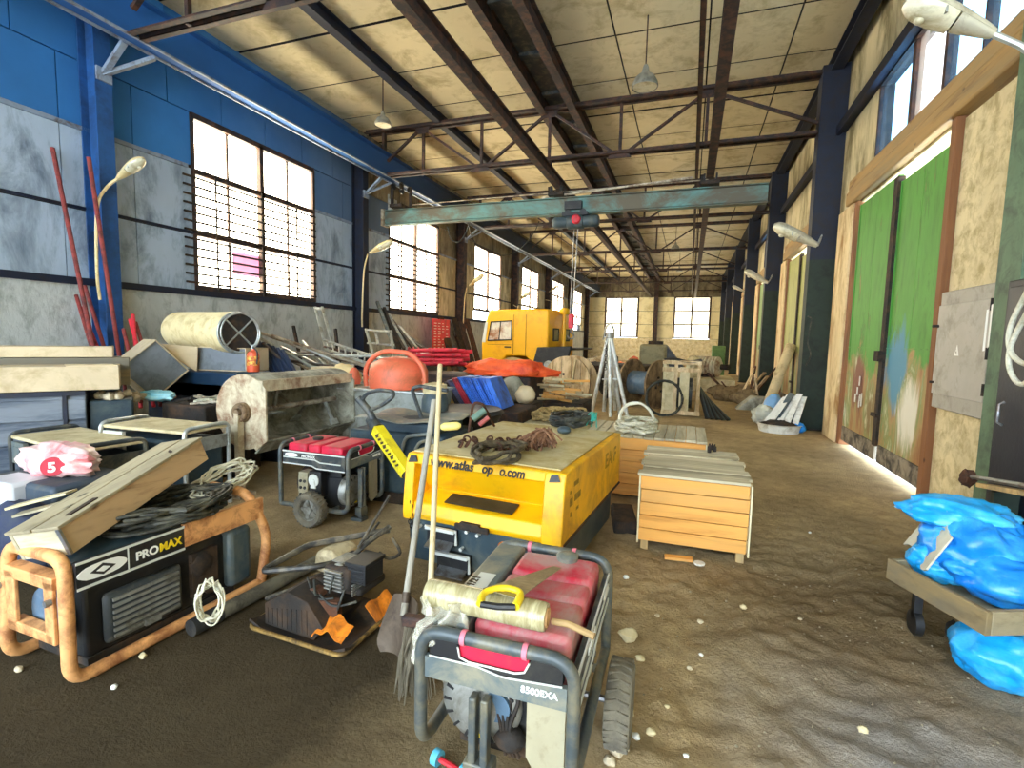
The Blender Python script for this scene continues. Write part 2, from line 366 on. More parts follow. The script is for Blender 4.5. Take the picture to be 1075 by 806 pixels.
# floor -----------------------------------------------------------
def floor_h(x, y):
    h = .012 * mn.noise(V((x * .9, y * .9, 1)))
    if x > -.9:
        k = min(1, (x + .9) / .5) * min(1, max(0, (7 - y) / 3))
        h += k * (.024 * mn.noise(V((x * 3, y * 3, 4))) + .022 * mn.noise(V((x * 9, y * 9, 7))) + .014 * abs(mn.noise(V((x * 20, y * 20, 3)))))
        d = x - (.36 + .05 * math.sin(y * 4) + .03 * mn.noise(V((0, y * 3, 2))))
        h += k * (.022 * math.exp(-(d / .07) ** 2) - .022 * math.exp(-((d - .13) / .07) ** 2)) * (.5 + mn.noise(V((x, y * 3.1, 5))))
        d2 = x - 1.0 + .25 * (y - 2.5)
        h += k * .02 * mn.noise(V((x * 7 + y * 3, y * 9 - x * 4, 11))) * math.exp(-(d2 / .6) ** 2)
    return h
def floor_mat():
    m, nt, bs, nd, lk = _nodes('packed_dirt'); tc = nd.new('ShaderNodeTexCoord'); co = tc.outputs['Object']
    a = _noise(nd, lk, co, .55, 5, .6); b = _noise(nd, lk, co, 6, 8, .7, .5); c = _noise(nd, lk, co, 45, 6, .75)
    base = _ramp(nd, lk, a.outputs['Fac'], [(.35, lin('A08C68')), (.5, lin('BEA67C')), (.68, lin('D2B988'))])
    det = _ramp(nd, lk, b.outputs['Fac'], [(.3, (.58, .56, .54, 1)), (.62, (1, 1, 1, 1)), (.8, (1.0, .97, .92, 1))])
    mul = nd.new('ShaderNodeMix'); mul.data_type = 'RGBA'; mul.blend_type = 'MULTIPLY'; mul.inputs[0].default_value = .8
    lk.new(base.outputs['Color'], mul.inputs[6]); lk.new(det.outputs['Color'], mul.inputs[7])
    spk = _ramp(nd, lk, c.outputs['Fac'], [(.3, (.66, .65, .64, 1)), (.56, (1, 1, 1, 1))])
    mu2 = nd.new('ShaderNodeMix'); mu2.data_type = 'RGBA'; mu2.blend_type = 'MULTIPLY'; mu2.inputs[0].default_value = .7
    lk.new(mul.outputs[2], mu2.inputs[6]); lk.new(spk.outputs['Color'], mu2.inputs[7])
    # light falloff painted into the ground under the machines, mixed with oil stain
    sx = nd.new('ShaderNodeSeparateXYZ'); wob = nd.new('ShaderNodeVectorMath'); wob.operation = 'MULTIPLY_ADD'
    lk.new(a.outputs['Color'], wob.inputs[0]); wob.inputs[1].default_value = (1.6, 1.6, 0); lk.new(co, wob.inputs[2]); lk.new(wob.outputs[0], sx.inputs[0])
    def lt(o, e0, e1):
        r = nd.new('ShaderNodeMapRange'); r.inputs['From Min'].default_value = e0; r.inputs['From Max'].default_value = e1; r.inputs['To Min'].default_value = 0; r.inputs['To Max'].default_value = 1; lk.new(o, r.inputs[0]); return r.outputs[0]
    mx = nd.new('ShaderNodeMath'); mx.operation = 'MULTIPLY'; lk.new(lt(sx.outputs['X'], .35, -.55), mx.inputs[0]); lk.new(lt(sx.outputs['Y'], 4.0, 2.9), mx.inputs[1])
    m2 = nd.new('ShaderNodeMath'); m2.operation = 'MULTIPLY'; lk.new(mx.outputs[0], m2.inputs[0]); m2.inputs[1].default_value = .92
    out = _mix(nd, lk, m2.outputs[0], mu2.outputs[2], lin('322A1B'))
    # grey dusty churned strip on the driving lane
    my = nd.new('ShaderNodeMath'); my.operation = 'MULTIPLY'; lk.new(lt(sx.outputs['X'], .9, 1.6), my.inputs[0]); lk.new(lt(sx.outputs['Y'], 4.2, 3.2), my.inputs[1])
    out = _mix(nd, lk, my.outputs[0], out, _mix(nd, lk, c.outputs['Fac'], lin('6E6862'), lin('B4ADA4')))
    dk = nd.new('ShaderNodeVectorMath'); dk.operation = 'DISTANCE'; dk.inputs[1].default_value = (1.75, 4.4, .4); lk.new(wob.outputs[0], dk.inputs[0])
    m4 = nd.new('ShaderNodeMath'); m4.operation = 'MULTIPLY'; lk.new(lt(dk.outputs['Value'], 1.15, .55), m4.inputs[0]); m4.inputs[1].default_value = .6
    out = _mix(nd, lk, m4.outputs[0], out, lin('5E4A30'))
    lk.new(out, bs.inputs['Base Color']); bs.inputs['Roughness'].default_value = .95; bs.inputs['Specular IOR Level'].default_value = .15
    bp = nd.new('ShaderNodeBump'); bp.inputs['Strength'].default_value = .8; bp.inputs['Distance'].default_value = .03
    ad = nd.new('ShaderNodeMath'); ad.operation = 'ADD'; lk.new(b.outputs['Fac'], ad.inputs[0]); lk.new(c.outputs['Fac'], ad.inputs[1])
    lk.new(ad.outputs[0], bp.inputs['Height']); lk.new(bp.outputs['Normal'], bs.inputs['Normal'])
    return m
fm = MB()
def fgrid(x0, x1, nx, y0, y1, ny):
    vs = []; fs = []
    for j in range(ny + 1):
        for i in range(nx + 1):
            x = x0 + (x1 - x0) * i / nx; y = y0 + (y1 - y0) * j / ny
            vs.append((x, y, floor_h(x, y)))
    for j in range(ny):
        for i in range(nx):
            a = j * (nx + 1) + i; fs.append((a, a + 1, a + nx + 2, a + nx + 1))
    fm.add(vs, fs)
fgrid(-1.0, 2.6, 150, .4, 7.4, 280); fgrid(-8.3, -1.0, 60, .4, 7.4, 60); fgrid(-8.3, 2.6, 80, 7.4, 43.5, 200); fgrid(-8.3, 2.6, 30, -7, .4, 20)
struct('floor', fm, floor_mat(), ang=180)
yd = MB(); yd.box(2.62, 60, -20, 60, -.3, -.01)
struct('trim_1', yd, M['bright_ground'])

# columns ---------------------------------------------------------
YB = [5.1 + 6.1 * i for i in range(7)]           # truss / column lines
ORD = ['first', 'second', 'third', 'fourth', 'fifth', 'sixth', 'seventh']
for i, y in enumerate(YB):
    t = thing('steel_column', '%s steel column from the camera on the window wall, blue from lens flare put into its colour' % ORD[i] if i < 1 else '%s dark steel column from the camera on the window wall' % ORD[i], 'column', (-8.12, y, 0), 0, 'columns on the window wall')
    b = MB(); b.ibeam((0, 0, 0), (0, 0, 5.6), .3, .34, .02) if 0 else None
    b.box(-.17, -.15, -.11, .11, 0, 6.6); b.box(.15, .17, -.11, .11, 0, 6.6); b.box(-.15, .15, -.012, .012, 0, 6.6)
    build('shaft', b, M['steel_flare'] if i < 1 else (M['steel_navy'] if i < 2 else M['steel_brown']), t)
    b = MB(); b.bar((.17, 0, 5.2), (.62, 0, 5.56), .08, .05); b.bar((.17, 0, 5.2), (.62, .42, 5.56), .08, .05); b.box(.14, .2, -.1, .1, 5.1, 5.28)
    build('runway_bracket', b, M['flange_grey'], t)
    b = MB(); b.box(-.17, .21, -.19, .19, 0, .03); build('base_plate', b, M['darkiron'], t)
for i, y in enumerate(YB):
    t = thing('steel_column', '%s dark steel column from the camera on the gate wall' % ORD[i], 'column', (2.28, y, 0), 0, 'columns on the gate wall')
    if i == 0:
        x0, x1 = .0, .3; t.location.y = y - .13
    else: x0, x1 = -.22, .3
    b = MB(); b.mi = 0
    for (z0, z1, k) in ((0, 3.25 if i else 6.75, 1),) + (((3.25, 6.75, 0),) if i else ()):
        b.mi = k
        b.box(x0, x0 + .02, -.16, .16, z0, z1); b.box(x1 - .02, x1, -.16, .16, z0, z1); b.box(x0 + .02, x1 - .02, -.012, .012, z0, z1); b.box(x0 + .02, x1 - .02, -.16, -.145, z0, z1)
    build('shaft', b, [M['steel_navy'], M['steel_green']] if i else [M['steel_navy'], M['green_light']], t)
    b = MB(); b.box(x0 - .03, x1, -.2, .2, 0, .03); build('base_plate', b, M['darkiron'], t)

# trusses ---------------------------------------------------------
TL = ['first steel roof truss, nearest the camera at the top left', 'second steel roof truss, the first one seen whole across the hall', 'third steel roof truss, just behind the teal crane girder', 'fourth steel roof truss from the camera', 'fifth steel roof truss from the camera', 'sixth steel roof truss from the camera', 'seventh steel roof truss, farthest down the hall']
for i, y in enumerate(YB):
    t = thing('roof_truss', TL[i], 'roof truss', (0, y, 5.5), 0, 'roof trusses')
    a = MB(); a.angle((-7.9, -.05, 1.13), (2.1, -.05, 1.13), .1, .014); a.angle((2.1, .05, 1.13), (-7.9, .05, 1.13), .1, .014)
    build('top_chord', a, M['steel_brown'], t)
    a = MB(); a.angle((-7.3, -.04, .07), (2.1, -.04, .07), .085, .012); a.angle((2.1, .04, .07), (-7.3, .04, .07), .085, .012)
    build('bottom_chord', a, M['steel_brown'], t)
    for x in (-6.3, -4.78, -3.15, -1.6, .1):
        a = MB(); a.bar((x, 0, .07), (x, 0, 1.1), .06, .06); build('post', a, M['steel_brown'], t)
    for p, q in (((-6.4, 1.1), (-7.3, .45)), ((-6.3, 1.1), (-4.85, .08)), ((-4.7, .08), (-3.2, 1.1)), ((-3.1, 1.1), (-1.68, .08)), ((-1.5, .08), (.05, 1.1)), ((.18, 1.1), (2.06, .3))):
        a = MB(); a.bar((p[0], 0, p[1]), (q[0], 0, q[1]), .07, .05); build('diagonal', a, M['steel_brown'], t)
    for x in (-4.78, -1.6):
        a = MB(); a.prism([(-.25, -.02), (.25, -.02), (.16, .12), (-.16, .12)], (x, -.06, 0), (1, 0, 0), (0, 0, 1), (0, .012, 0)); build('gusset', a, M['steel_brown'], t)
    for x in (-6.3, -3.15, .1):
        a = MB(); a.prism([(-.2, .15), (.2, .15), (.12, 0), (-.12, 0)], (x, -.06, .98), (1, 0, 0), (0, 0, 1), (0, .012, 0)); build('gusset', a, M['steel_brown'], t)

# ceiling: slabs with open joints, longitudinal beams ---------------
cb = MB()
y = -6.0; k = 0
xs = [-8.4, -5.9, -3.0, .05, 2.75]
while y < 43.4:
    for a, b_ in zip(xs, xs[1:]):
        z_ = 6.88 + .006 * ((k * 7) % 3); n_ = 2 if b_ - a > 2.6 else 1
        for q in range(n_):
            x0_ = a + (b_ - a) * q / n_ + .014; x1_ = a + (b_ - a) * (q + 1) / n_ - .014
            cb.mi = 1; cb.box(x0_, x1_, y + .025, y + 1.5, z_ + .004, 7.02); cb.mi = 0; cb.box(x0_, x1_, y + .025, y + 1.5, z_, z_ + .0035)
    y += 1.525; k += 1
cb.mi = 1; cb.box(-8.4, 2.75, -6, 43.5, 7.03, 7.1)
struct('ceiling', cb, [M['ceil'], M['dark']])
for x, w_, h_, mt_, lb in ((-5.87, .17, .22, 'steel_navy', 'dark blue painted steel roof beam running down the hall left of centre'), (-3.28, .16, .34, 'steel_brown', 'left one of the pair of deep roof beams down the middle of the ceiling'), (-2.62, .16, .34, 'steel_brown', 'right one of the pair of deep roof beams down the middle of the ceiling'), (2.28, .2, .24, 'steel_navy', 'dark roof edge beam running along the top of the gate wall')):
    b = MB(); b.ibeam((x, -5, 6.87 - h_ / 2 + .01), (x, 43.4, 6.87 - h_ / 2 + .01), w_, h_, .02)
    solo('roof_beam', b, M[mt_], lb, 'roof beam', (x, 10, 6.6))
b = MB(); b.box(-3.19, -2.71, -5, 43.4, 6.8, 6.86)
for kk in range(32): b.box(-3.19, -2.71, -4.6 + 1.525 * kk, -4.45 + 1.525 * kk, 6.74, 6.8)
solo('duct_strip', b, M['charcoal'], 'dark boarded strip between the two deep roof beams in the ceiling', 'ceiling strip', (-2.95, 10, 6.8))
# crane runways
for x, z0, w_, h_, mt_, lb in ((-7.4, 5.6, .26, .55, 'runway_flare', 'large crane runway beam along the tops of the windows, blue from lens flare put into its colour'), (-3.12, 5.2, .15, .24, 'steel_brown', 'thin dark crane rail hanging under the trusses left of the middle'), (.24, 5.2, .15, .3, 'steel_brown', 'dark crane rail hanging under the trusses on the right')):
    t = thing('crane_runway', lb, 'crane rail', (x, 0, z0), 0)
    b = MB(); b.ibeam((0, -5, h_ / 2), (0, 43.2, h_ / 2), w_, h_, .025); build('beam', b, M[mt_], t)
    if x < -7:
        b = MB(); b.box(-w_ / 2 - .005, -w_ / 2 + .03, -5, 43.2, -.03, -.002); b.box(w_ / 2 - .03, w_ / 2 + .01, -5, 43.2, -.03, -.002); build('bottom_flange', b, M['flange_grey'], t)
    for yy in YB:
        b = MB(); b.box(-.03, .03, yy - .06, yy + .06, h_, 5.56 - z0 if x > -7 else 6.62 - z0); build('hanger', b, M['steel_brown'], t)

b = MB(); b.angle((-.08, -5, 5.46), (-.08, 43.2, 5.46), .07, .012)
solo('tie_angle', b, M['steel_brown'], 'thin steel angle running beside the right crane rail under the trusses', 'steel angle', (-.08, 10, 5.4))
# left wall -------------------------------------------------------
XL = -8.3
WY = [8.2 + 6.1 * i for i in range(6)]          # window centres, left wall
lw = MB(); lw.mi = 4; lw.box(XL - .3, XL - .06, -7, 43.6, 0, 2.3); lw.box(XL - .3, XL - .06, -7, 43.6, 5.38, 7.1)
def lpanel(y0, y1, z0, z1, mi):
    lw.mi = mi; n = max(1, round((y1 - y0) / 1.0)); st = (y1 - y0) / n
    for i in range(n): lw.box(XL - .06, XL, y0 + st * i + .008, y0 + st * (i + 1) - .008, z0, z1)
edges = [-7] + [e for c in WY for e in (c - 1.52, c + 1.52)] + [43.5]
lw.mi = 0; lw.box(XL - .06, XL + .02, -7, 43.5, 0, 2.27)
for i in range(0, len(edges), 2):
    a, b_ = edges[i], edges[i + 1]
    lw.mi = 4; lw.box(XL - .3, XL - .06, a, b_, 2.3, 5.38)
    near = b_ < 12.9
    midm = 1 if near else (5 if b_ > 17 else 6)
    for z0, z1 in ((2.36, 3.33), (3.39, 4.45)): lpanel(a, b_, z0, z1, midm)
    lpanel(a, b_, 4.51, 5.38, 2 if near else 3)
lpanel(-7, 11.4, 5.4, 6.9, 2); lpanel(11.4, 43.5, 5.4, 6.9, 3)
struct('wall_left', lw, [M['plaster'], M['panel'], M['panel_flare'], M['panel_brown'], M['dark'], M['panel_cream'], M['panel_cream']])
lb_ = MB()
lb_.box(XL - .02, XL + .07, -7, 43.4, 2.27, 2.37)
for i in range(0, len(edges), 2): lb_.box(XL, XL + .03, edges[i], edges[i + 1], 3.34, 3.38)
struct('trim_2', lb_, M['steel_navy'])
lb_ = MB(); lb_.box(XL, XL + .03, -7, 6.6, 4.44, 4.5)
for i in range(2, len(edges), 2): lb_.box(XL, XL + .03, edges[i], edges[i + 1], 4.44, 4.5)
struct('trim_3', lb_, M['flange_grey'])
wn = [0]
def window_left(yc, bars, pink=False, low=2.38):
    wn[0] += 1
    r = thing('window_%d' % wn[0], None, None, (XL, yc, 0)); r['kind'] = 'structure'
    f = MB(); z0, z1 = low, 5.36
    f.box(-.12, .02, -1.53, -1.46, z0, z1); f.box(-.12, .02, 1.46, 1.53, z0, z1); f.box(-.12, .03, -.05, .05, z0, z1)
    for z in (z0, 3.33, 4.38, z1 - .05): f.box(-.12, .03, -1.5, 1.5, z - .01, z + .085)
    for yy in (-.75, .75): f.box(-.09, -.03, yy - .02, yy + .02, z0, z1)
    build('window_frame', f, M['steel_brown'], r)
    g = MB(); g.box(-.075, -.065, -1.47, 1.47, z0 + .03, z1 - .03); build('pane', g, M['pane'], r)
    if pink:
        g = MB(); g.box(-.062, -.058, -.68, -.05, 2.75, 3.2); build('stuck_sheet', g, M['pink_pane'], r)
    if bars:
        g = MB(); z = z0 + .12
        while z < 4.4: g.rod((.05, -1.72, z), (.05, 1.5, z), .02, 6); z += .15
        for yy in (-1.1, -.05, .9): g.rod((.06, yy, z0), (.06, yy, 4.42), .018, 6)
        build('window_bars', g, M['darkiron'], r)
for i, c in enumerate(WY): window_left(c, i < 2, i == 0, 2.38 if i < 2 else 2.75)

# far wall --------------------------------------------------------
YF = 43.5
fw = MB(); fw.mi = 0
wx = ((-6.93, -4.15), (-1.35, 1.45))
def fbox(x0, x1, z0, z1, mi): fw.mi = mi; fw.box(x0, x1, YF, YF + .2, z0, z1)
fbox(-8.5, 2.9, 0, 1.9, 1)
for x0, x1 in ((-8.5, -6.93), (-4.15, -1.35), (1.45, 2.9)):
    for z0, z1 in ((1.92, 3.0), (3.03, 4.1), (4.13, 5.25)): fbox(x0, x1, z0, z1, 0)
fbox(-8.5, 2.9, 5.27, 7.1, 2); fw.mi = 3; fw.box(-8.5, -6.95, YF + .05, YF + .3, 1.8, 5.4); fw.box(-4.13, -1.37, YF + .05, YF + .3, 1.8, 5.4); fw.box(1.47, 2.9, YF + .05, YF + .3, 1.8, 5.4)
struct('wall_far', fw, [M['far'], M['far_brick'], M['panel_brown'], M['dark']])
for x0, x1 in wx:
    wn[0] += 1
    r = thing('window_%d' % wn[0], None, None, ((x0 + x1) / 2, YF, 0)); r['kind'] = 'structure'; h = (x1 - x0) / 2
    f = MB()
    for x in (-h, -.07, h - .12): f.box(x, x + .14, -.04, .1, 1.92, 5.27)
    for z in (1.92, 3.0, 4.1, 5.17): f.box(-h, h, -.03, .1, z, z + .11)
    build('window_frame', f, M['steel_brown'], r)
    g = MB(); g.box(-h + .02, h - .02, .05, .07, 1.95, 5.22); build('pane', g, M['pane_far'], r)
t = thing('steel_column', 'dark steel column in the middle of the far wall between its two windows', 'column', (-2.75, YF - .2, 0))
b = MB(); b.box(-.17, .17, -.15, -.12, 0, 6.8); b.box(-.17, .17, .08, .11, 0, 6.8); b.box(-.03, .03, -.12, .08, 0, 6.8); build('shaft', b, M['steel_brown'], t)

# right wall with gates -------------------------------------------
XR = 2.5
GY = [8.2 + 6.1 * i for i in range(6)]
rw = MB()
def rbox(y0, y1, z0, z1, mi, x0=XR, x1=XR + .25): rw.mi = mi; rw.box(x0, x1, y0, y1, z0, z1)
def rpan(y0, y1, z0, z1, mi):
    n = max(1, round((y1 - y0) / .75)); st = (y1 - y0) / n
    rbox(y0, y1, z0, z1, 2, XR + .03, XR + .2)
    for i in range(n): rbox(y0 + st * i + .006, y0 + st * (i + 1) - .006, z0, z1, mi, XR, XR + .04)
rbox(-7, GY[0] - 1.6, 0, 3.95, 0)
rpan(-7, GY[0] - 2.7, 3.95, 5.55, 1)
for i, c in enumerate(GY):
    nx = GY[i + 1] - 1.6 if i < 5 else 43.5
    rbox(c + 1.62, nx, 0, 3.95, 0 if i == 0 else 1)
    y0, y1 = c - 2.7, c + 1.1
    if i in (1,): y1 = y0 + .02
    rbox(c - 1.6, c + 1.62, 3.95, 4.42, 1)
    rbox(c + 1.62, nx, 3.95, 4.42, 1)
    ny = GY[i + 1] - 2.7 if i < 5 else 43.5
    rpan(y1, ny, 4.42, 5.55, 1)
rpan(-7, 43.5, 5.55, 6.9, 1)
struct('wall_right', rw, [M['render_stone'], M['panel_cream'], M['dark']])
rt = MB(); rt.box(XR - .1, XR, -5, 43.4, 5.52, 5.6); rt.box(XR - .16, XR - .1, -5, 43.4, 5.48, 5.64)
struct('trim_4', rt, M['steel_navy'])
def clerestory(yc0, yc1):
    wn[0] += 1
    r = thing('window_%d' % wn[0], None, None, (XR, (yc0 + yc1) / 2, 0)); r['kind'] = 'structure'; h = (yc1 - yc0) / 2
    f = MB()
    for y in (-h, h - .06): f.box(.0, .1, y, y + .06, 4.42, 5.55)
    for y, w_ in ((h * .3, .1), (-h * .18, .08), (-h * .6, .035)): f.box(.0, .1, y, y + w_, 4.42, 5.55)
    f.box(.0, .1, -h, h, 4.40, 4.46); f.box(-.02, .1, -h, h, 5.5, 5.55)
    build('window_frame', f, M['steel_brown'], r)
    g = MB(); g.box(.04, .046, -h, -h * .18, 4.43, 5.53); g.box(.04, .046, h * .35, h, 4.43, 5.53); build('pane', g, M['glass'], r)
    g = MB(); g.box(.04, .046, -h * .16, h * .33, 4.43, 5.53); build('milky_pane', g, M['glass_milky'], r)
for i, c in enumerate(GY):
    if i != 1: clerestory(c - 2.7, c + 1.1)
def gate_mat(name, top, var=.2, blue=True):
    m, nt, bs, nd, lk = _nodes(name); tc = nd.new('ShaderNodeTexCoord'); co = tc.outputs['Object']
    mp = nd.new('ShaderNodeMapping'); mp.inputs['Scale'].default_value = (1, 1, .25); lk.new(co, mp.inputs['Vector'])
    n = _noise(nd, lk, mp.outputs['Vector'], 3.5, 6, .7, .5); n2 = _noise(nd, lk, co, 1.3, 5, .65, .3); n3 = _noise(nd, lk, co, 2.0, 4, .6)
    green = _ramp(nd, lk, n.outputs['Fac'], [(.28, sc(lin(top), .45)), (.42, lin(top)), (.56, sc(lin(top), 1.2)), (.62, sc(lin(top), .8)), (.72, lin('8E8246'))]).outputs['Color']
    rusty = _ramp(nd, lk, n.outputs['Fac'], [(.26, lin('6A3A20')), (.4, lin('94663C')), (.5, lin('A88A58')), (.58, lin('7E8A50')), (.68, lin('D2CCB0'))]).outputs['Color']
    sx = nd.new('ShaderNodeSeparateXYZ'); lk.new(co, sx.inputs[0])
    ad = nd.new('ShaderNodeMath'); ad.operation = 'MULTIPLY_ADD'; lk.new(n2.outputs['Fac'], ad.inputs[0]); ad.inputs[1].default_value = -1.6; lk.new(sx.outputs['Z'], ad.inputs[2])
    mr = nd.new('ShaderNodeMapRange'); mr.inputs['From Min'].default_value = .55; mr.inputs['From Max'].default_value = .75; lk.new(ad.outputs[0], mr.inputs[0])
    out = _mix(nd, lk, mr.outputs[0], rusty, green)
    for cen, pc_, rad in (blue or ()):
        md = nd.new('ShaderNodeVectorMath'); md.operation = 'DISTANCE'; md.inputs[1].default_value = (cen[0], cen[1], cen[2] * .6); mq = nd.new('ShaderNodeMapping'); mq.inputs['Scale'].default_value = (1, 1, .6); lk.new(co, mq.inputs['Vector']); lk.new(mq.outputs['Vector'], md.inputs[0])
        a2 = nd.new('ShaderNodeMath'); a2.operation = 'MULTIPLY_ADD'; lk.new(n.outputs['Fac'], a2.inputs[0]); a2.inputs[1].default_value = .8; lk.new(md.outputs['Value'], a2.inputs[2])
        m2 = nd.new('ShaderNodeMapRange'); m2.inputs['From Min'].default_value = rad; m2.inputs['From Max'].default_value = rad - .12; lk.new(a2.outputs[0], m2.inputs[0])
        out = _mix(nd, lk, m2.outputs[0], out, lin(pc_))
    lk.new(out, bs.inputs['Base Color']); bs.inputs['Roughness'].default_value = .6
    b = nd.new('ShaderNodeBump'); b.inputs['Strength'].default_value = .2; lk.new(n.outputs['Fac'], b.inputs['Height']); lk.new(b.outputs['Normal'], bs.inputs['Normal'])
    return m
gmA = gate_mat('peeling_green_paint', '4A8A30', blue=[((0, -.55, 1.4), '4E8AA6', .78), ((0, -1.0, .85), 'DAD6C4', .74), ((0, .95, 1.2), '7A4A36', .72), ((0, .3, .7), '7E6A40', .7)]); gmB = gate_mat('faded_green_paint', '9C9C58', blue=None); gmC = gate_mat('dull_green_paint', '7C9456', blue=None)
M['flap'] = mat('grey_rubber_flap', '8A7F6C', .9, 0, .2, 6, '3A342C', .4, 5, .2)
for i, c in enumerate(GY):
    r = thing('door_%d' % (i + 1), None, None, (XR - .03, c, 0)); r['kind'] = 'structure'
    gm = gmA if i == 0 else (gmB if i % 2 else gmC)
    post = MB(); post.box(-.06, .2, 1.68, 2.5, 0, 3.98); build('far_jamb', post, M['post_cream'], r, bevel=.01)
    post = MB(); post.box(-.03, .2, 1.52, 1.68, 0, 3.98); build('jamb_board', post, wood('8A5A34', '54301A', 'z', 10), r, bevel=.01)
    post = MB(); post.box(-.04, .2, -1.72, -1.6, 0, 3.98); build('near_jamb', post, wood('8A5A34', '54301A', 'z', 10), r, bevel=.01)
    b = MB(); b.box(-.1, .2, -2.85, 1.95, 3.98, 4.2); b.box(-.07, .2, -2.85, 1.95, 4.22, 4.4); build('lintel', b, M['wood_beam'], r, bevel=.02)
    for s_, y0, y1, zt in ((0, -1.58, -.18, 3.78), (1, -.08, 1.5, 3.9)):
        b = MB(); n = 2; st = (y1 - y0) / n
        for k in range(n):
            b.box(.02, .07, y0 + st * k + .004, y0 + st * (k + 1) - .004, .28, zt)
        b.box(.0, .02, y0, y1, 1.62, 1.635)
        b.box(.005, .02, y0, y0 + .03, .28, zt); b.box(.005, .02, y1 - .03, y1, .28, zt)
        lf = build('door_leaf', b, gm, r)
        f = MB(); f.box(.0, .03, y0, y1, .085 if i == 0 else .01, .32); 
        for k in range(7): f.cyl((.0, y0 + .1 + k * (y1 - y0 - .2) / 6, .29), (-1, 0, 0), .012, .008, 6)
        build('bottom_flap', f, M['flap'], lf)
        if i == 0 and s_ == 1:
            f = MB()
            for yy, zz, hh in ((.75, 1.05, .14), (.82, .9, .12), (.68, .82, .1), (.9, .78, .13), (.6, .75, .2), (.7, .72, .16)): f.box(-.004, .001, yy, yy + .05, zz, zz + hh)
            build('white_paint_daubs', f, M['white_paint'], lf)
    b = MB(); b.box(-.03, .05, -.2, -.06, .3, 3.85); b.cbox((-.05, -.13, 1.52), (.08, .16, .14)); b.cbox((-.04, -.13, .72), (.05, .2, .05)); build('locking_bar', b, M['darkiron'], r)
# ================================================================ machines in the foreground
M['tyre_dusty'] = mat('dusty_tyre', '7A7464', .95, 0, .2, 10, '5A564C', .4, 6, .25, 60)
M['gen_grey'] = mat('generator_grey', '5A6668', .5, .1, .15, 6, '8A8672', .4, 5, .06)
M['gen_frame'] = mat('generator_frame', '4A5254', .45, .2, .2, 7, '77725E', .38, 6, .06)
M['tank_red'] = mat('tank_red', 'C4233E', .5, 0, .12, 5, 'B08A84', .5, 3, .06)
M['tank_red2'] = mat('tank_red_clean', 'C8183A', .5, 0, .12, 5, '8A3A3A', .3, 4, .06)
M['stripe'] = mat('pale_stripe', 'C9CBC2', .6, 0, .1, 5, bump=0)
M['beige'] = mat('beige_metal', 'A49C80', .55, .05, .1, 5, '7E7458', .3, 5, .05)
M['pink_tape'] = mat('pink_tape', 'D87484', .6, 0, .1, 6, bump=0)
M['letter_white'] = mat('white_lettering', 'E8E8E0', .6, 0, .03, 5, bump=0)
M['letter_dark'] = mat('dark_lettering', '3A2A12', .6, 0, .1, 5, bump=0)
M['yellow'] = mat('machine_yellow', 'F0B400', .45, 0, .1, 2, 'C08A1C', .32, 3, .04)
M['dust_yellow'] = mat('dusty_yellow_top', 'BFB184', .85, 0, .14, 3, 'A08A4A', .4, 3, .1)
M['chassis'] = mat('chassis_grey', '34464E', .5, .1, .2, 4, '5A5F58', .35, 4, .06)
M['chassis_blue'] = mat('chassis_blue', '567086', .5, .1, .2, 3, '7C8890', .3, 5, .06)
M['brown_rope'] = mat('brown_rope', '7A5A3A', .95, 0, .3, 30, '4A3420', .4, 12, .5, 90)
M['cable_black'] = mat('cable_black', '22241F', .65, 0, .25, 12, '5A5848', .3, 8, .1)
M['cable_white'] = mat('cable_white', 'CFCBB4', .6, 0, .12, 10, '9A9474', .35, 8, .05)
M['teal_cord'] = mat('teal_cord', '2E9C8A', .7, 0, .1, 10, bump=0)
M['film'] = film('clear_stretch_film', 'DAD6C2', .3, .15)
M['film_roll'] = mat('wound_stretch_film', '9A9068', .22, 0, .16, 7, 'BDB58E', .4, 12, .03, 40, stretch=(4, 1, 1))
M['card'] = mat('cardboard', 'B48A5A', .9, 0, .12, 6)
M['orange'] = mat('worn_orange', 'E0A468', .6, .05, .14, 5, '9A6238', .36, 8, .12)
M['yel_plastic'] = mat('yellow_plastic', 'E8C81E', .45, 0, .08, 6, '8A7A2A', .25, 8, .03)
M['blade'] = mat('saw_blade', '9A9070', .45, .5, .2, 6, '6A5638', .4, 6, .04)
M['blue_sheet'] = mat('blue_polythene', '18A0E8', .32, 0, .16, 4, '5CC4F4', .34, 5, .25, 14)
M['blue_sheet2'] = mat('blue_polythene_deep', '1484E0', .32, 0, .16, 4, '46B0F0', .34, 5, .25, 14)
WX_ = wood('CFAE74', '9A7038', 'x', 12, '8C7E60', .3)
WY_ = wood('CFAE74', '9A7038', 'y', 12, '8C7E60', .3)
WZ_ = wood('CFAE74', '9A7038', 'z', 12, '8C7E60', .3)
PINE = wood('EAAA54', 'BE7A30', 'x', 12, 'C79A5A', .2)
GREYW_X = wood('C9BE9E', '9A8C68', 'x', 12, '8E866E', .35)
GREYW_Y = wood('C9BE9E', '9A8C68', 'y', 12, '8E866E', .35)

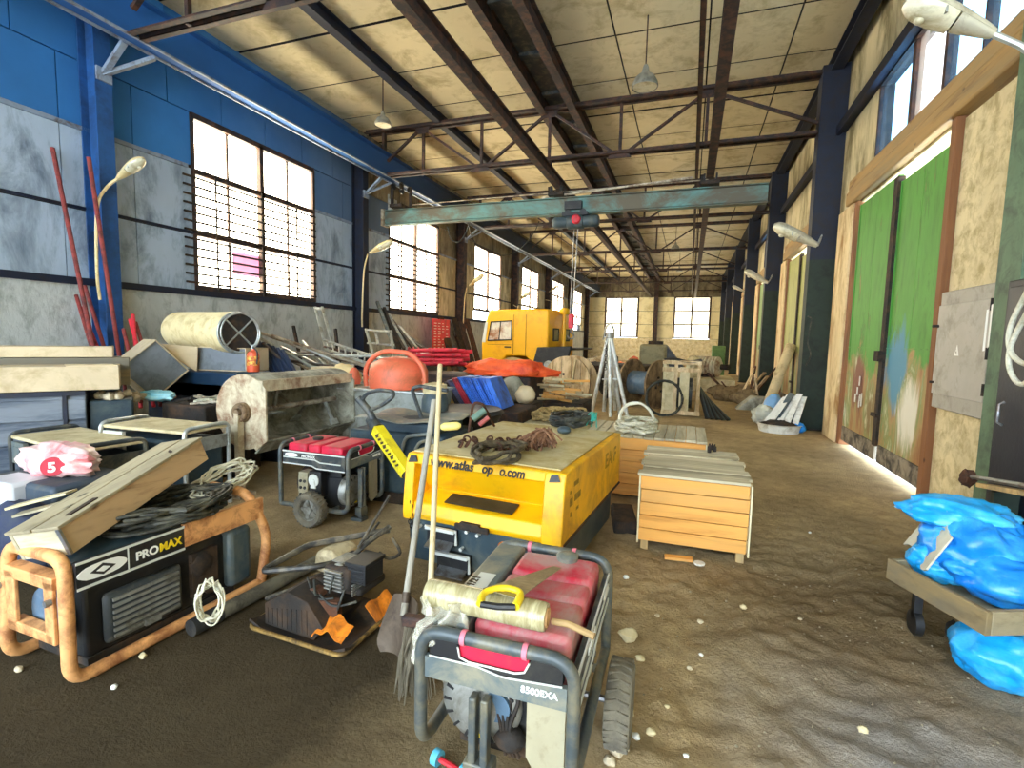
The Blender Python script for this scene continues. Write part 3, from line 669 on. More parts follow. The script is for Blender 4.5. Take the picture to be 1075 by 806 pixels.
def generator(label, loc, rz, L, W, H, zb, cover, redm, near, txt, wx=.8, WR=.165):
    r = thing('portable_generator', label, 'generator', loc, rz)
    b = MB(); R = .021
    b.tube(fillet([(L, 0, zb), (0, 0, zb), (0, 0, H), (0, W, H), (0, W, zb), (L, W, zb)], .085, 6), R, 10)
    b.tube(fillet([(L, 0, zb), (L, 0, H), (L, W, H), (L, W, zb)], .085, 6), R, 10)
    b.rod((L * .25, 0, zb), (L * .25, W, zb), R * .8); b.rod((L * .8, 0, zb), (L * .8, W, zb), R * .8)
    fr = build('tube_frame', b, M['gen_frame'], r)
    for x in (0, L):
        for f in (.3, .7): b = MB(); b.cyl((x, W * f - .008, H), (0, 1, 0), R + .004, .016, 12); build('tape_ring', b, M['pink_tape'], fr)
    for y, sg, nm in ((-.004, -1, 'side'), (W + .004, 1, 'side')):
        b = MB(); b.prism([(.03, H - .19), (L * .45, H - .19), (L * .52, H - .17), (L - .03, H - .17), (L - .03, H - .05), (.03, H - .05)], (0, y, 0), (1, 0, 0), (0, 0, 1), (0, -sg * .02, 0))
        p = build('side_panel', b, M['charcoal'], r, bevel=.004)
        b = MB()
        b.bar((.03, y + sg * .002, H - .055), (L - .03, y + sg * .002, H - .055), .006, .012, (0, 0, 1))
        for q0, q1 in (((.03, H - .185), (L * .45, H - .185)), ((L * .45, H - .185), (L * .52, H - .165)), ((L * .52, H - .165), (L - .03, H - .165)), ((L * .1, H - .13), (L * .4, H - .13)), ((L * .4, H - .13), (L * .47, H - .11)), ((L * .47, H - .11), (L - .04, H - .11))):
            b.bar((q0[0], y + sg * .002, q0[1]), (q1[0], y + sg * .002, q1[1]), .006, .01, (0, 0, 1))
        build('stripe', b, M['stripe'], p)
        if sg == near:
            x = L - .1 if sg > 0 else .1; ax = (-1, 0, 0) if sg > 0 else (1, 0, 0)
            b = MB(); b.prism([(.07 * math.cos(a), .018 * math.sin(a)) for a in [PI * k / 8 for k in range(16)]], (L - .13, y + sg * .003, H - .085), (1, 0, 0), (0, 0, 1), (0, sg * .003, 0)); build('oval_badge', b, M['letter_white'], p)
            lettering('lettering', 'PROMAX', .035, (L - .24 if sg > 0 else .2, y + sg * .004, H - .1), ax, (0, 0, 1), M['letter_white'], p)
    # front panel with a notch showing the tank
    x = -.006; k = .62
    b = MB(); b.prism([(.035, H - .13 * k), (.035, H - .02), (W * .26, H - .02), (W * .30, H - .1 * k), (W * .36, H - .115 * k), (W * .66, H - .115 * k), (W * .72, H - .1 * k), (W * .74, H - .02), (W - .035, H - .02), (W - .035, H - .13 * k), (W * .6, H - .13 * k), (W * .45, H - .15 * k), (W * .4, H - .15 * k)], (x, 0, 0), (0, 1, 0), (0, 0, 1), (.03, 0, 0))
    fp = build('front_panel', b, M['black'], r)
    b = MB(); b.prism([(.02, H - .25 * k), (W - .02, H - .25 * k), (W - .02, H - .135 * k), (W * .6, H - .135 * k), (W * .45, H - .155 * k), (W * .42, H - .155 * k), (.02, H - .135 * k)], (x - .004, 0, 0), (0, 1, 0), (0, 0, 1), (.02, 0, 0)); build('grey_band', b, M['gen_grey'], fp)
    b = MB(); b.tube([(x - .004, p, q) for p, q in ((.035, H - .13 * k), (W * .4, H - .15 * k), (W * .46, H - .15 * k), (W * .6, H - .128 * k), (W - .035, H - .128 * k))], .003, 6); build('outline', b, M['stripe'], fp)
    b = MB(); b.tube([(x - .004, p, q) for p, q in ((W * .27, H - .03), (W * .30, H - .1 * k), (W * .36, H - .115 * k), (W * .66, H - .115 * k), (W * .72, H - .1 * k), (W * .735, H - .03))], .0035, 6); build('notch_outline', b, M['stripe'], fp)
    b = MB(); b.box(.0, .016, W * .28, W * .73, H - .12 * k, H - .022); build('red_inset', b, M['tank_red2'], fp)
    lettering('model_number', txt, .03, (x - .006, W * .32, H - .2 * k), (0, -1, 0), (0, 0, 1), M['letter_white'], fp)
    # tank
    y0, y1 = (.035, W - (.15 if cover else .035))
    b = MB(); b.box(.08, L - .05, y0, y1, H - .17, H - .05)
    q = (.08, .08 + (L - .13) * .4, .08 + (L - .13) * .64, L - .05)
    tk = build('fuel_tank', b, redm, r, bevel=.012)
    for x0, x1 in zip(q, q[1:]):
        b = MB(); b.box(x0 + .006, x1 - .006, y0 - .004, y1 + .004, H - .1, H + .01); build('tank_rib', b, redm, tk, bevel=.022)
    b = MB(); b.lathe([(.045, 0), (.048, .02), (.035, .028)], (L * (.72 if not cover else .88), (y0 + y1) * (.5 if not cover else .42), H + .008), n=16); build('fuel_cap', b, M['black'] if not cover else M['gen_grey'], tk)
    if cover:
        b = MB(); b.box(.05, L - .03, W - .14, W - .015, H - .09, H + .012); cv = build('control_cover', b, M['gen_grey'], r, bevel=.01)
        b = MB(); b.box(L * .36, L * .55, W - .11, W - .045, H + .0125, H + .0145); build('paper_label', b, M['stripe'], cv)
        lettering('label_mark', '1/21', .045, (L * .39, W - .062, H + .015), (1, 0, 0), (0, -1, 0) if 0 else (0, 1, 0), M['letter_dark'], cv)
    # engine and alternator below
    b = MB(); b.box(.1, L * .55, W * .3, W * .8, zb - .0, zb + .26); b.box(.16, L * .5, W * .36, W * .76, zb + .2, H - .17)
    for k in range(6): b.box(.09, L * .56, W * .28, W * .3, zb + .05 + k * .03, zb + .062 + k * .03)
    en = build('engine', b, M['black'], r, bevel=.015)
    b = MB(); b.lathe([(.02, -.03), (.06, -.032), (.09, -.02), (.13, -.012), (.14, 0), (.14, .06)], (.08, W * .64, zb + .14), (1, 0, 0), 24)
    rc = build('recoil_cover', b, M['alu'], en)
    b = MB()
    for k in range(16):
        a = 2 * PI * k / 16; c = V((.066, W * .64 + .1 * math.cos(a), zb + .14 + .1 * math.sin(a))); b.bar(c, c + V((0, .028 * math.cos(a), .028 * math.sin(a))), .01, .008)
    build('cooling_slots', b, M['black'], rc)
    b = MB(); b.cyl((.07, W * .52, zb + .16), (-1, 0, 0), .05, .02, 16); build('air_filter_cap', b, M['chassis_blue'], en)
    b = MB()
    for k in range(4): b.tube(spline([(.06, W * (.36 + .03 * k), zb + .0), (.05, W * (.42 + .02 * k), zb + .1), (.07, W * (.38 + .05 * k), zb + .2), (.09, W * .5, zb + .28)], 5), .007, 6)
    b.blob((.06, W * .42, zb + .06), (.04, .05, .035), .2, 2, 3, 10, 8)
    build('fuel_line', b, M['darkiron'], en)
    b = MB(); b.cyl((L * .55, W * .52, zb + .16), (1, 0, 0), .14, L * .33, 24); build('alternator', b, M['darkiron'], r)
    b = MB(); b.prism([(.03, zb + .02), (W * .24, zb - .01), (W * .30, zb + .04), (W * .30, H - .17), (.03, H - .17)], (.03, 0, 0), (0, 1, 0), (0, 0, 1), (.015, 0, 0)); build('end_plate', b, M['beige'], r)
    b = MB(); b.prism([(-.02, 0), (.02, 0), (0, .034)], (.064, W * .62, zb + .03), (0, 1, 0), (0, 0, 1), (-.003, 0, 0)); build('warning_sticker', b, M['yel_plastic'], en)
    # outlet box on the near long side
    yn = (W - .02) if near > 0 else .02; sg = near
    b = MB(); b.box(L * .62, L * .76, min(yn, yn - sg * .12), max(yn, yn - sg * .12), zb + .05, H - .24)
    ob = build('outlet_box', b, M['beige'], r, bevel=.008)
    b = MB()
    for k in range(3):
        for j in range(2): b.cyl((L * (.66 + .06 * j), yn, zb + .1 + k * .06), (0, sg, 0), .014, .006, 10)
    build('socket', b, M['black'], ob)
    b = MB(); b.box(L * .42, L * .6, min(yn, yn - sg * .1), max(yn, yn - sg * .1), zb + .08, H - .22); bx = build('filter_box', b, M['black'], r, bevel=.012)
    b = MB(); b.cyl((L * .52, yn, zb + .24), (0, sg, 0), .055, .008, 16); b.prism([(-.03, -.05), (.03, -.05), (.012, .03), (-.012, .03)], (L * .52, yn + sg * .006, zb + .22), (1, 0, 0), (0, 0, 1), (0, sg * .006, 0)); build('round_badge', b, M['stripe'], bx)
    b = MB(); b.box(.1, L - .08, .1, W - .1, zb - .03, zb + .01); build('base_tray', b, M['darkiron'], r)
    # wheels and stand
    xw = L * wx
    for y in (-.085, W + .085):
        b = MB(); b.wheel((xw, y, WR), (0, 1, 0), WR, .10)
        for k in range(28):
            a = 2 * PI * k / 28
            for s in (-1, 1): b.bar((xw + (WR - .004) * math.cos(a), y + s * .004, WR + (WR - .004) * math.sin(a)), (xw + (WR - .003) * math.cos(a + .08), y + s * .044, WR + (WR - .003) * math.sin(a + .08)), .011, .011)
        wh = build('wheel', b, M['tyre_dusty'], r)
        k_ = WR / .195
        b = MB(); b.lathe([(.0, .03), (.04 * k_, .032), (.05 * k_, .012), (.1 * k_, .006), (.118 * k_, .034), (.124 * k_, .034), (.124 * k_, -.034), (.118 * k_, -.034), (.1 * k_, -.006), (.04 * k_, -.03), (0, -.03)], (xw, y, WR), (0, 1, 0), 20, False, False)
        for k in range(5):
            a = 2 * PI * k / 5; b.bar((xw + .04 * k_ * math.cos(a), y, WR + .04 * k_ * math.sin(a)), (xw + .112 * k_ * math.cos(a), y, WR + .112 * k_ * math.sin(a)), .05 * k_, .03)
        build('hub', b, M['alu'], wh)
    b = MB(); b.rod((xw, -.08, WR), (xw, W + .08, WR), .014); build('axle', b, M['steel'], r)
    b = MB(); b.box(-.012, .03, W * .53, W * .58, .03, H - .19); b.box(-.012, .03, W * .61, W * .66, .03, H - .19); b.box(-.016, .05, W * .5, W * .69, zb - .08, zb); b.box(-.02, .1, W * .5, W * .69, 0, .03); build('front_stand', b, M['gen_frame'], r, bevel=.006)
    return r
generator('generator with dusty red tank carrying a film roll and a saw, nearest in the foreground', (-.27, 1.40, 0), math.radians(91), .75, .51, .70, .29, True, M['tank_red'], -1, '8500EXA')
generator('portable generator with three-ribbed red tank standing between the mixer and the yellow compressor', (-2.67, 4.0, 0), math.radians(180), .72, .5, .67, .13, False, M['tank_red2'], 1, '8500EXA', .45, .15)

# --- orange framed generator, bottom left -------------------------
gx = thing('portable_generator', 'generator in an orange tube frame with a grey wooden box on top, bottom left', 'generator', (-2.60, 1.40, 0), math.radians(88))
L, W, H = 1.06, .5, .60; R = .030
b = MB()
b.tube(fillet([(L, 0, R), (0, 0, R), (.02, 0.03, H), (.02, W - .03, H), (0, W, R), (L, W, R)], .09, 7), R, 12)
b.tube(fillet([(L, 0, R), (L + .06, .0, H * .55), (L - .06, .03, H + .04), (L - .06, W - .03, H + .04), (L + .06, W, H * .55), (L, W, R)], .1, 7), R, 12)
build('tube_frame', b, M['orange'], gx)
b = MB(); b.box(-.02, .05, .06, W - .06, H - .14, H - .08); b.box(-.02, .04, .07, W - .07, .2, .25); b.box(-.02, .0, .06, .13, .2, H - .1); b.box(-.02, .0, W - .14, W - .06, .2, H - .1); build('end_bracket', b, M['orange'], gx, bevel=.006)
b = MB(); b.cyl((-.03, .05, H - .18), (-1, 0, 0), .016, .025, 6); b.cyl((-.03, W - .05, H - .18), (-1, 0, 0), .016, .025, 6); build('bolt', b, M['steel'], gx)
b = MB(); b.box(.04, L * .52, -.012, .012, H - .15, H - .02); sp = build('side_panel', b, M['black'], gx)
b = MB(); b.box(.04, L * .52, -.016, -.011, H - .03, H - .018); b.box(.04, L * .52, -.016, -.011, H - .152, H - .14); b.box(L * .245, L * .25, -.016, -.011, H - .14, H - .03); build('stripe', b, M['stripe'], sp)
lettering('lettering', 'PRO', .06, (L * .28, -.014, H - .11), (1, 0, 0), (0, 0, 1), M['letter_white'], sp, width=.11, bold=.014)
lettering('lettering', 'MAX', .06, (L * .28 + .118, -.014, H - .11), (1, 0, 0), (0, 0, 1), M['yel_plastic'], sp, width=.12, bold=.014)
b = MB(); b.prism([(.12 * math.cos(a) * (1 if abs(math.cos(a)) < .8 else .9), .036 * math.sin(a)) for a in [PI * k / 10 for k in range(20)]], (L * .14, -.0125, H - .085), (1, 0, 0), (0, 0, 1), (0, -.003, 0)); ob_ = build('oval_badge', b, M['letter_white'], sp)
b = MB(); b.prism([(-.055, 0), (0, -.028), (.055, 0), (0, .028)], (L * .14, -.0155, H - .085), (1, 0, 0), (0, 0, 1), (0, -.002, 0)); build('badge_diamond', b, M['black'], ob_)
b = MB(); b.prism([(-.03, 0), (0, -.014), (.03, 0), (0, .014)], (L * .14, -.0175, H - .085), (1, 0, 0), (0, 0, 1), (0, -.002, 0)); build('badge_core', b, M['letter_white'], ob_)
b = MB(); b.box(L * .52, L + .02, -.012, .012, H - .14, H - .01); build('orange_panel', b, M['orange'], gx)
b = MB(); b.box(.1, .92, .06, W - .06, .06, .42); en = build('engine', b, M['black'], gx, bevel=.02)
b = MB(); b.box(.17, .56, .02, .07, .1, .36); gr = build('muffler_grille', b, M['charcoal'], en, bevel=.025)
b = MB()
for k in range(7): b.box(.2, .53, .008, .022, .13 + k * .031, .145 + k * .031)
b.box(.34, .42, .0, .02, .115, .15); build('grille_bar', b, M['alu'], gr)
b = MB(); b.box(.62, .78, .03, .08, .12, .38); b.blob((.68, .04, .3), (.07, .03, .07), .3, 3, 4, 12, 8); b.cyl((.72, .04, .16), (0, -1, 0), .045, .03, 14); build('carburettor', b, M['darkiron'], en)
b = MB(); b.box(.84, 1.0, .0, W - .05, .08, .44); build('tank_end', b, M['chassis'], en, bevel=.03)
b = MB(); b.lathe([(.2, 0), (.2, .1), (.12, .13)], (.06, W * .5, .27), (-1, 0, 0), 24) if 0 else b.cyl((.1, W * .5, .28), (-1, 0, 0), .13, .05, 24); build('alternator_end', b, M['chassis_blue'], gx)
b = MB(); b.blob((.5, W * .5, .5), (.42, .2, .1), .12, 2, 9); build('fuel_tank', b, M['chassis'], gx)
b = MB(); b.box(.1, .9, .05, W - .05, .03, .07); build('base_tray', b, M['darkiron'], gx)

def coil(name, label, cat, c, R, r, turns, mt, seed=0, tilt=(0, 0, 1), spread=.12, th=.05, group=None, ecc=1.0, n=14):
    rr = random.Random(seed); x, y, z = basis(tilt); pts = []
    for k in range(turns * n):
        a = 2 * PI * k / n; q = R * (1 + spread * rr.uniform(-1, 1)) ; 
        pts.append(V(c) + (x * math.cos(a) * ecc + y * math.sin(a)) * q + z * (th * (.5 + .5 * math.sin(k * .37 + rr.random())) ))
    b = MB(); b.tube(spline(pts, 2), r, 6)
    return solo(name, b, mt, label, cat, tuple(V(c)), group)
# wooden box lying on the orange generator
P0 = D(60, 553, 1.42); Pn = D(212, 458, 2.34); Pw = D(17.6, 541, 1.50); Pd = D(89, 581, 1.44)
ex = (Pn - P0); Lb = ex.length; ex.normalize(); ey = (Pw - P0); ey -= ex * ey.dot(ex); Wb = ey.length; ey.normalize(); ez = ex.cross(ey)
if ez.dot(Pd - P0) < 0: ez = -ez
Wb = max(.22, min(.3, Wb)); Hb = .155
bxr = thing('wooden_box', 'long grey weathered wooden box lying tilted on the orange framed generator', 'box', tuple(P0 + ex * Lb / 2 + ez * Hb))
def wpart(name, mb, m, parent, **k): return build(name, mb, m, parent, w=True, **k)
for k in range(2):
    b = MB(); b.para(P0 + ey * (Wb / 2 * k + .003 * k), ex * Lb, ey * (Wb / 2 - .008), ez * .016); wpart('lid_plank', b, wood('A79A7A', '6E6448', 'y', 16, '8A8068', .35), bxr, bevel=.003)
b = MB(); b.para(P0 + ez * .018 + ey * .01 + ex * .01, ex * (Lb - .02), ey * .018, ez * (Hb - .018)); wpart('side_plank', b, wood('C9A87E', '8E6C48', 'y', 14, 'A8926E', .25), bxr, bevel=.003)
b = MB(); b.para(P0 + ez * .018 + ey * (Wb - .028) + ex * .01, ex * (Lb - .02), ey * .018, ez * (Hb - .018)); wpart('side_plank', b, GREYW_Y, bxr)
for q in (.012, Lb - .03):
    b = MB(); b.para(P0 + ez * .018 + ey * .028 + ex * q, ex * .018, ey * (Wb - .056), ez * (Hb - .018)); wpart('end_plank', b, GREYW_X, bxr)
b = MB(); b.para(P0 + ez * (Hb - .016) + ey * .03 + ex * .03, ex * (Lb - .06), ey * (Wb - .06), ez * .012); wpart('bottom_plank', b, GREYW_Y, bxr)
b = MB(); b.para(P0 + ex * .1 + ey * .035 - ez * .006, ex * .15, ey * .03, ez * .008); wpart('hinge_plate', b, M['darkiron'], bxr)
b = MB(); b.para(P0 + ex * .0 + ey * .0 + ez * .015 - ex * .002, ex * .012, ey * .02, ez * (Hb - .02)); wpart('corner_strip', b, M['steel'], bxr)
b = MB(); b.rod(P0 + ex * Lb * .78 + ey * .04, P0 + ex * Lb * .78 + ey * .055 - ez * .012, .008, 6); wpart('bent_nail', b, M['darkiron'], bxr)
for q, s_ in ((-2.72, 0), (-2.82, 3), (-2.78, 5)):
    pass
coil('cable_coil', 'heap of black electric cable piled on the orange framed generator under the wooden box', 'cable', (-2.77, 2.02, .60), .19, .011, 16, M['cable_black'], 3, (0, 0, 1), .3, .09, ecc=1.5)
coil('rope_coil', 'loose coil of pale rope on the back of the orange framed generator', 'rope', (-2.82, 2.42, .66), .12, .007, 9, M['cable_white'], 5, (.1, -.3, 1), .3, .06, ecc=1.6)
c_ = D(220, 630, 1.78)
coil('cable_loop', 'small oval loop of grey cable hanging at the side of the orange framed generator', 'cable', tuple(V(c_)), .09, .0045, 9, M['cable_white'], 8, (.75, -.6, .25), .3, .05, ecc=.55)
# thick pipe on the floor
b = MB(); a_, e_ = G(222, 648, .05), G(335, 588, .05); b.tube([a_, a_.lerp(e_, .3), e_], .042, 14)
t = thing('steel_pipe', 'thick dusty grey pipe lying on the floor beside the orange framed generator', 'pipe', (a_.x, a_.y, 0)); build('pipe', b, mat('dull_dark_pipe', '6A6656', .8, 0, .2, 6, '3E3A30', .4, 5, .2), t, w=True)
b = MB(); d_ = (e_ - a_).normalized(); b.tube([a_ - d_ * .12, a_ - d_ * .03, a_ + d_ * .05], .047, 12); build('grip', b, M['black_rubber'], t, w=True)

# --- plate compactor ------------------------------------------------
pc = thing('plate_compactor', 'black plate compactor with orange guard and long handle on the dark floor', 'compactor', (-1.88, 2.28, 0), math.radians(-3))
b = MB(); b.sheet(lambda u, v: ((u - .5) * .66, (v - .5) * .5, .012 + .09 * max(0, abs(u - .5) - .38) * 3 + .05 * max(0, abs(v - .5) - .4) * 4), 24, 14, .012); build('base_plate', b, M['darkiron'], pc)
b = MB(); b.tube(fillet([(-.33, .25, .07), (-.33, -.26, .03), (.32, -.26, .03), (.33, .26, .07)], .05), .012, 8); build('plate_rim', b, mat('worn_edge', '9A7A3E', .6, .4, .25, 8, '3A2E20', .4, 8), pc)
b = MB(); b.prism([(-.27, .03), (.08, .02), (.14, .1), (.04, .22), (-.1, .25), (-.27, .15)], (0, -.2, 0), (1, 0, 0), (0, 0, 1), (0, .34, 0))
for k in range(9): b.box(-.25 + .035 * k, -.243 + .035 * k, -.205, -.198, .04, .13 + .006 * k)
build('vibrator_housing', b, M['darkiron'], pc, bevel=.02)
b = MB(); b.box(-.1, .24, -.02, .22, .2, .25); b.box(.02, .2, -.06, .18, .24, .37); en = build('engine', b, M['darkiron'], pc, bevel=.02)
b = MB(); b.box(.17, .29, -.04, .12, .29, .4); b.box(.16, .3, -.05, .13, .385, .41)
for k in range(4): b.box(.18, .28, -.048, -.038, .3 + .022 * k, .308 + .022 * k)
build('muffler', b, M['black'], en, bevel=.012)
b = MB()
for k in range(6): b.box(.04, .16, -.08, -.06, .245 + .02 * k, .253 + .02 * k)
for k in range(5): b.box(.205, .215, -.05, .12, .22 + .014 * k, .226 + .014 * k)
build('cooling_fins', b, M['alu'], en)
rr_ = random.Random(3)
for k in range(5):
    p_ = V((rr_.uniform(-.1, .25), -.09, rr_.uniform(.2, .36))); q_ = V((rr_.uniform(-.1, .25), -.06, rr_.uniform(.12, .3)))
    b = MB(); b.tube(spline([p_, p_.lerp(q_, .5) + V((.02, -.05, -.03)), q_], 6), .007, 6); build('hose', b, M['cable_black'], en)
b = MB(); b.prism([(-.14, .27), (.04, .25), (.05, .36), (-.02, .4), (-.12, .39)], (0, .02, 0), (1, 0, 0), (0, 0, 1), (0, .22, 0)); build('fuel_tank', b, mat('dusty_cream', 'B9AA86', .7, 0, .15, 5, '6E5E40', .4, 5), en, bevel=.03)
b = MB(); b.cbox((.09, .06, .33), (.14, .14, .09)); b.cyl((.1, -.01, .33), (0, -1, 0), .05, .03, 14); build('air_filter', b, M['alu'], en, bevel=.02)
b = MB(); b.cyl((-.0, -.06, .2), (0, -1, 0), .05, .05, 14); b.cbox((.1, -.1, .16), (.12, .05, .09), .2); build('carburettor', b, M['rust'], en)
b = MB(); b.sheet(lambda u, v: (.08 + u * .2, -.22 + v * .1, .05 + .05 * math.sin(u * 3.1) + .04 * v + .012 * math.sin(u * 14)), 14, 6, .006); build('belt_guard', b, mat('bright_orange', 'E8861E', .5, 0, .12, 6, '8A4A16', .35, 7), pc)
b = MB(); b.sheet(lambda u, v: (.24 + u * .1, .02 + v * .2, .14 - .1 * u + .01 * math.sin(v * 9)), 8, 8, .006); build('rear_guard', b, mat('bright_orange', 'E8861E', .5, 0, .12, 6, '8A4A16', .35, 7), pc)
def pts(zs, Ys): return [D(p[0], p[1], Y) for p, Y in zip(zs, Ys)]
Hh = pts([(280, 628), (312, 606), (366, 588), (330, 595), (273, 600), (323, 572), (370, 564), (409, 556)], [2.2, 2.25, 2.35, 2.2, 2.08, 2.35, 2.5, 2.6])
b = MB(); b.tube(fillet([Hh[2], Hh[3], Hh[4], Hh[5], Hh[7]], .05), .018, 8); b.tube([Hh[7] + V((.0, .0, .02)), D(385, 570, 2.45), D(345, 607, 2.3), Hh[0]], .016, 8); b.tube(spline(pts([(412, 565), (420, 580), (408, 586), (398, 580)], [2.6, 2.55, 2.5, 2.5]), 5), .01, 8); b.tube([Hh[2], D(372, 600, 2.35)], .03, 8); b.rod(D(376, 575, 2.4), D(409, 520, 2.65), .009); b.rod(D(362, 596, 2.35), D(398, 548, 2.6), .008)
o = build('handle', b, mat('handle_dark', '2E2C28', .5, .2, .2, 8, '6A6250', .35, 8), pc); o.matrix_parent_inverse = Matrix.Identity(4)
inv = (Matrix.Translation(pc.location) @ Matrix.Rotation(math.radians(-3), 4, 'Z')).inverted()
for v_ in o.data.vertices: v_.co = inv @ v_.co

# --- yellow compressor ------------------------------------------------
ZR = math.radians(-5)
cp = thing('air_compressor', 'big yellow trailer air compressor with a dusty top carrying cables and ropes', 'compressor', (-1.80, 2.98, 0), ZR)
W, L, H = 1.15, 1.52, .85
b = MB(); prof = [(0.0, .40), (-.025, .44), (0, .52), (.2, .57), (.16, .60), (.06, .775), (.0, .785), (.03, .845), (.09, .85), (.5, .85), (.5, .40)]
b.prism(prof, (.07, 0, 0), (0, 1, 0), (0, 0, 1), (W - .2, 0, 0))
cheek = [(-.03, .40), (-.035, .46), (-.02, .60), (.0, .79), (.03, .845), (.1, .85), (L, .85), (L, .42)]
b.prism(cheek, (0, 0, 0), (0, 1, 0), (0, 0, 1), (.075, 0, 0)); b.prism(cheek, (W - .135, 0, 0), (0, 1, 0), (0, 0, 1), (.135, 0, 0))
b.box(.07, W - .13, .5, L, .4, .85)
cn = build('canopy', b, M['yellow'], cp, bevel=.008)
b = MB(); b.box(.03, W - .05, .06, L - .03, .85, .862); build('dusty_lid', b, M['dust_yellow'], cn, bevel=.004)
b = MB(); b.prism([(0, 0), (.42, 0), (.46, .09), (.04, .09)], (.24, .098, .678), (1, 0, 0), (0, -.5, .87), (0, -.006, -.004))
for k in range(5): b.box(.27, .7, .086, .1, .685 + k * .017, .69 + k * .017)
sl = MB(); sl.para((.3, .195, .572), (.5, 0, 0), (0, -.0, 0.004), (0, -.12, -.018)); build('air_slot', MB().para((.3, .02, .540), (.5, 0, 0), (0, .12, .027), (0, -.002, .006)), M['black'], cn)
for x, lab_ in ((.03, 0), (W - .1, 0)):
    b = MB(); b.prism([(0, 0), (.07, .01), (.05, .05), (.01, .045)], (x, -.002 + .0, .79), (1, 0, 0), (0, .35, .93), (0, -.01, .004)); build('corner_bracket', b, M['black'], cn)
b = MB(); b.box(.42, .66, -.045, -.02, .405, .44); b.box(.46, .6, -.05, -.02, .44, .455); build('latch', b, M['darkiron'], cn)
blk = mat('black_lettering', '1E1608', .6, 0, .1, 5, bump=0)
for tx, x_, w__ in (('www.atlas', .2, .33), ('op', .59, .075), ('o.com', .715, .17)): lettering('lettering', tx, .085, (x_, -.006, .79), (1, 0, 0), (0, .45, .89), blk, cn, width=w__, bold=.012)
mk = MB(); rr = random.Random(2)
for yy, zz, ln, hh in ((.18, .73, .1, .03), (.1, .70, .03, .02), (.2, .63, .13, .045), (.1, .62, .06, .05), (.24, .56, .05, .02), (.12, .55, .02, .03)): mk.box(W + .0005, W + .002, yy, yy + ln, zz, zz + hh)
build('worn_side_print', mk, mat('worn_print', '8A6A14', .6, 0, .4, 30, bump=0), cn)
lettering('side_lettering', 'EA F', .16, (W + .001, .98, .66), (0, 1, 0), (0, 0, 1), mat('faded_print', 'A87E10', .6, 0, .2, 10, bump=0), cn, width=.36)
b = MB(); b.prism([(.0, .42), (.03, .1), (L - .05, .1), (L, .42)], (.03, 0, 0), (0, 1, 0), (0, 0, 1), (W - .09, 0, 0)); ch = build('chassis', b, M['chassis'], cp, bevel=.006)
b = MB(); b.para((W - .062, .0, .42), (0, L, 0), (-.06, 0, -.31), (.008, 0, 0)); build('side_skirt', b, M['chassis_blue'], ch)
b = MB(); b.rod((W + .001, 0, .41), (W + .001, L, .415), .01, 6); build('seal_strip', b, M['steel_brown'], ch)
def lampbox(x0, x1, z0, z1, nm):
    b = MB(); b.box(x0, x1, -.03, .02, z0, z1); o = build('recess', b, M['black'], ch)
    b = MB(); b.tube([(x0 - .01, -.04, z1), (x1 + .01, -.04, z1), (x1 + .01, -.04, z0 + .02)], .01, 6); b.box(x0, x1, -.06, -.03, z1 - .012, z1 + .008); build('bracket', b, M['stripe'], o)
    b = MB(); b.para((x0 + .02, -.1, z0 - .01), (x1 - x0 - .03, 0, 0), (0, .07, .03), (0, 0, .01)); build('flap', b, M['steel'], o)
lampbox(.2, .42, .27, .38, 0); lampbox(.28, .52, .1, .22, 1)
for x, z in ((.5, .39), (.36, .265), (.46, .265), (.58, .38), (.13, .36)):
    b = MB(); b.cyl((x, -.0, z), (0, -1, 0), .012, .035, 8); build('bolt', b, M['stripe'], ch)
b = MB(); b.lathe([(.036, 0), (.04, .015), (.028, .04), (.0, .045)], (.76, -.0, .33), (0, -1, 0), 16); build('orange_marker_lamp', b, mat('orange_lens', 'E07A2A', .25, 0, .1, 10), ch)
b = MB(); b.box(.1, .3, .2, .5, 0, .1); b.box(W - .35, W - .15, .2, .5, 0, .1); b.box(.1, .3, L - .45, L - .2, 0, .1); b.box(W - .35, W - .15, L - .45, L - .2, 0, .1); build('support_block', b, M['darkiron'], cp)
b = MB()
for k in range(7): b.ring((.06, -.012 - .012 * (k % 2), .52 - k * .028), (0, 1, 0) if k % 2 else (1, 0, 0), .018, .004, 12, 5)
build('safety_chain', b, M['darkiron'], cp)
# things lying on the compressor
TOP = .866
def heap(name, label, cat, cx, cy, z, R, r, n, mt, seed, hgt=.06, ecc=(1, 1)):
    rr = random.Random(seed); b = MB()
    for k in range(n):
        a = rr.uniform(0, 6.28); ps = []
        for j in range(7):
            a += rr.uniform(.5, 1.2); q = R * math.sqrt(rr.random())
            ps.append((cx + q * math.cos(a) * ecc[0], cy + q * math.sin(a) * ecc[1], z + r + rr.random() * hgt))
        b.tube(spline(ps, 4), r, 6)
    return solo(name, b, mt, label, cat, (cx, cy, z))
p = G(494, 470, TOP); q = G(556, 468, TOP)
b = MB(); rr = random.Random(4)
for k in range(44):
    a = k * .62; c = p.lerp(q, .15 + .7 * ((k * 7) % 26) / 26); R_ = .10 + .06 * rr.random()
    b.ring(c + V((R_ * math.cos(a) * 1.3, R_ * math.sin(a) * .7, .012 + .03 * rr.random())), (rr.uniform(-1, 1), rr.uniform(-1, 1), .7), .026, .0075, 12, 6)
solo('chain', b, M['rust'], 'heap of rusty lifting chain on the front of the yellow compressor top', 'chain', (p.x, p.y, TOP))
coil('sling_rope', 'thick grey brown sling lying looped on the yellow compressor beside the rusty chain', 'rope', tuple(G(524, 478, TOP + .012)), .13, .013, 4, mat('dark_sling', '5E5138', .95, 0, .3, 30, '3A3222', .4, 12, .5, 90), 6, (0, 0, 1), .3, .05, ecc=1.9)
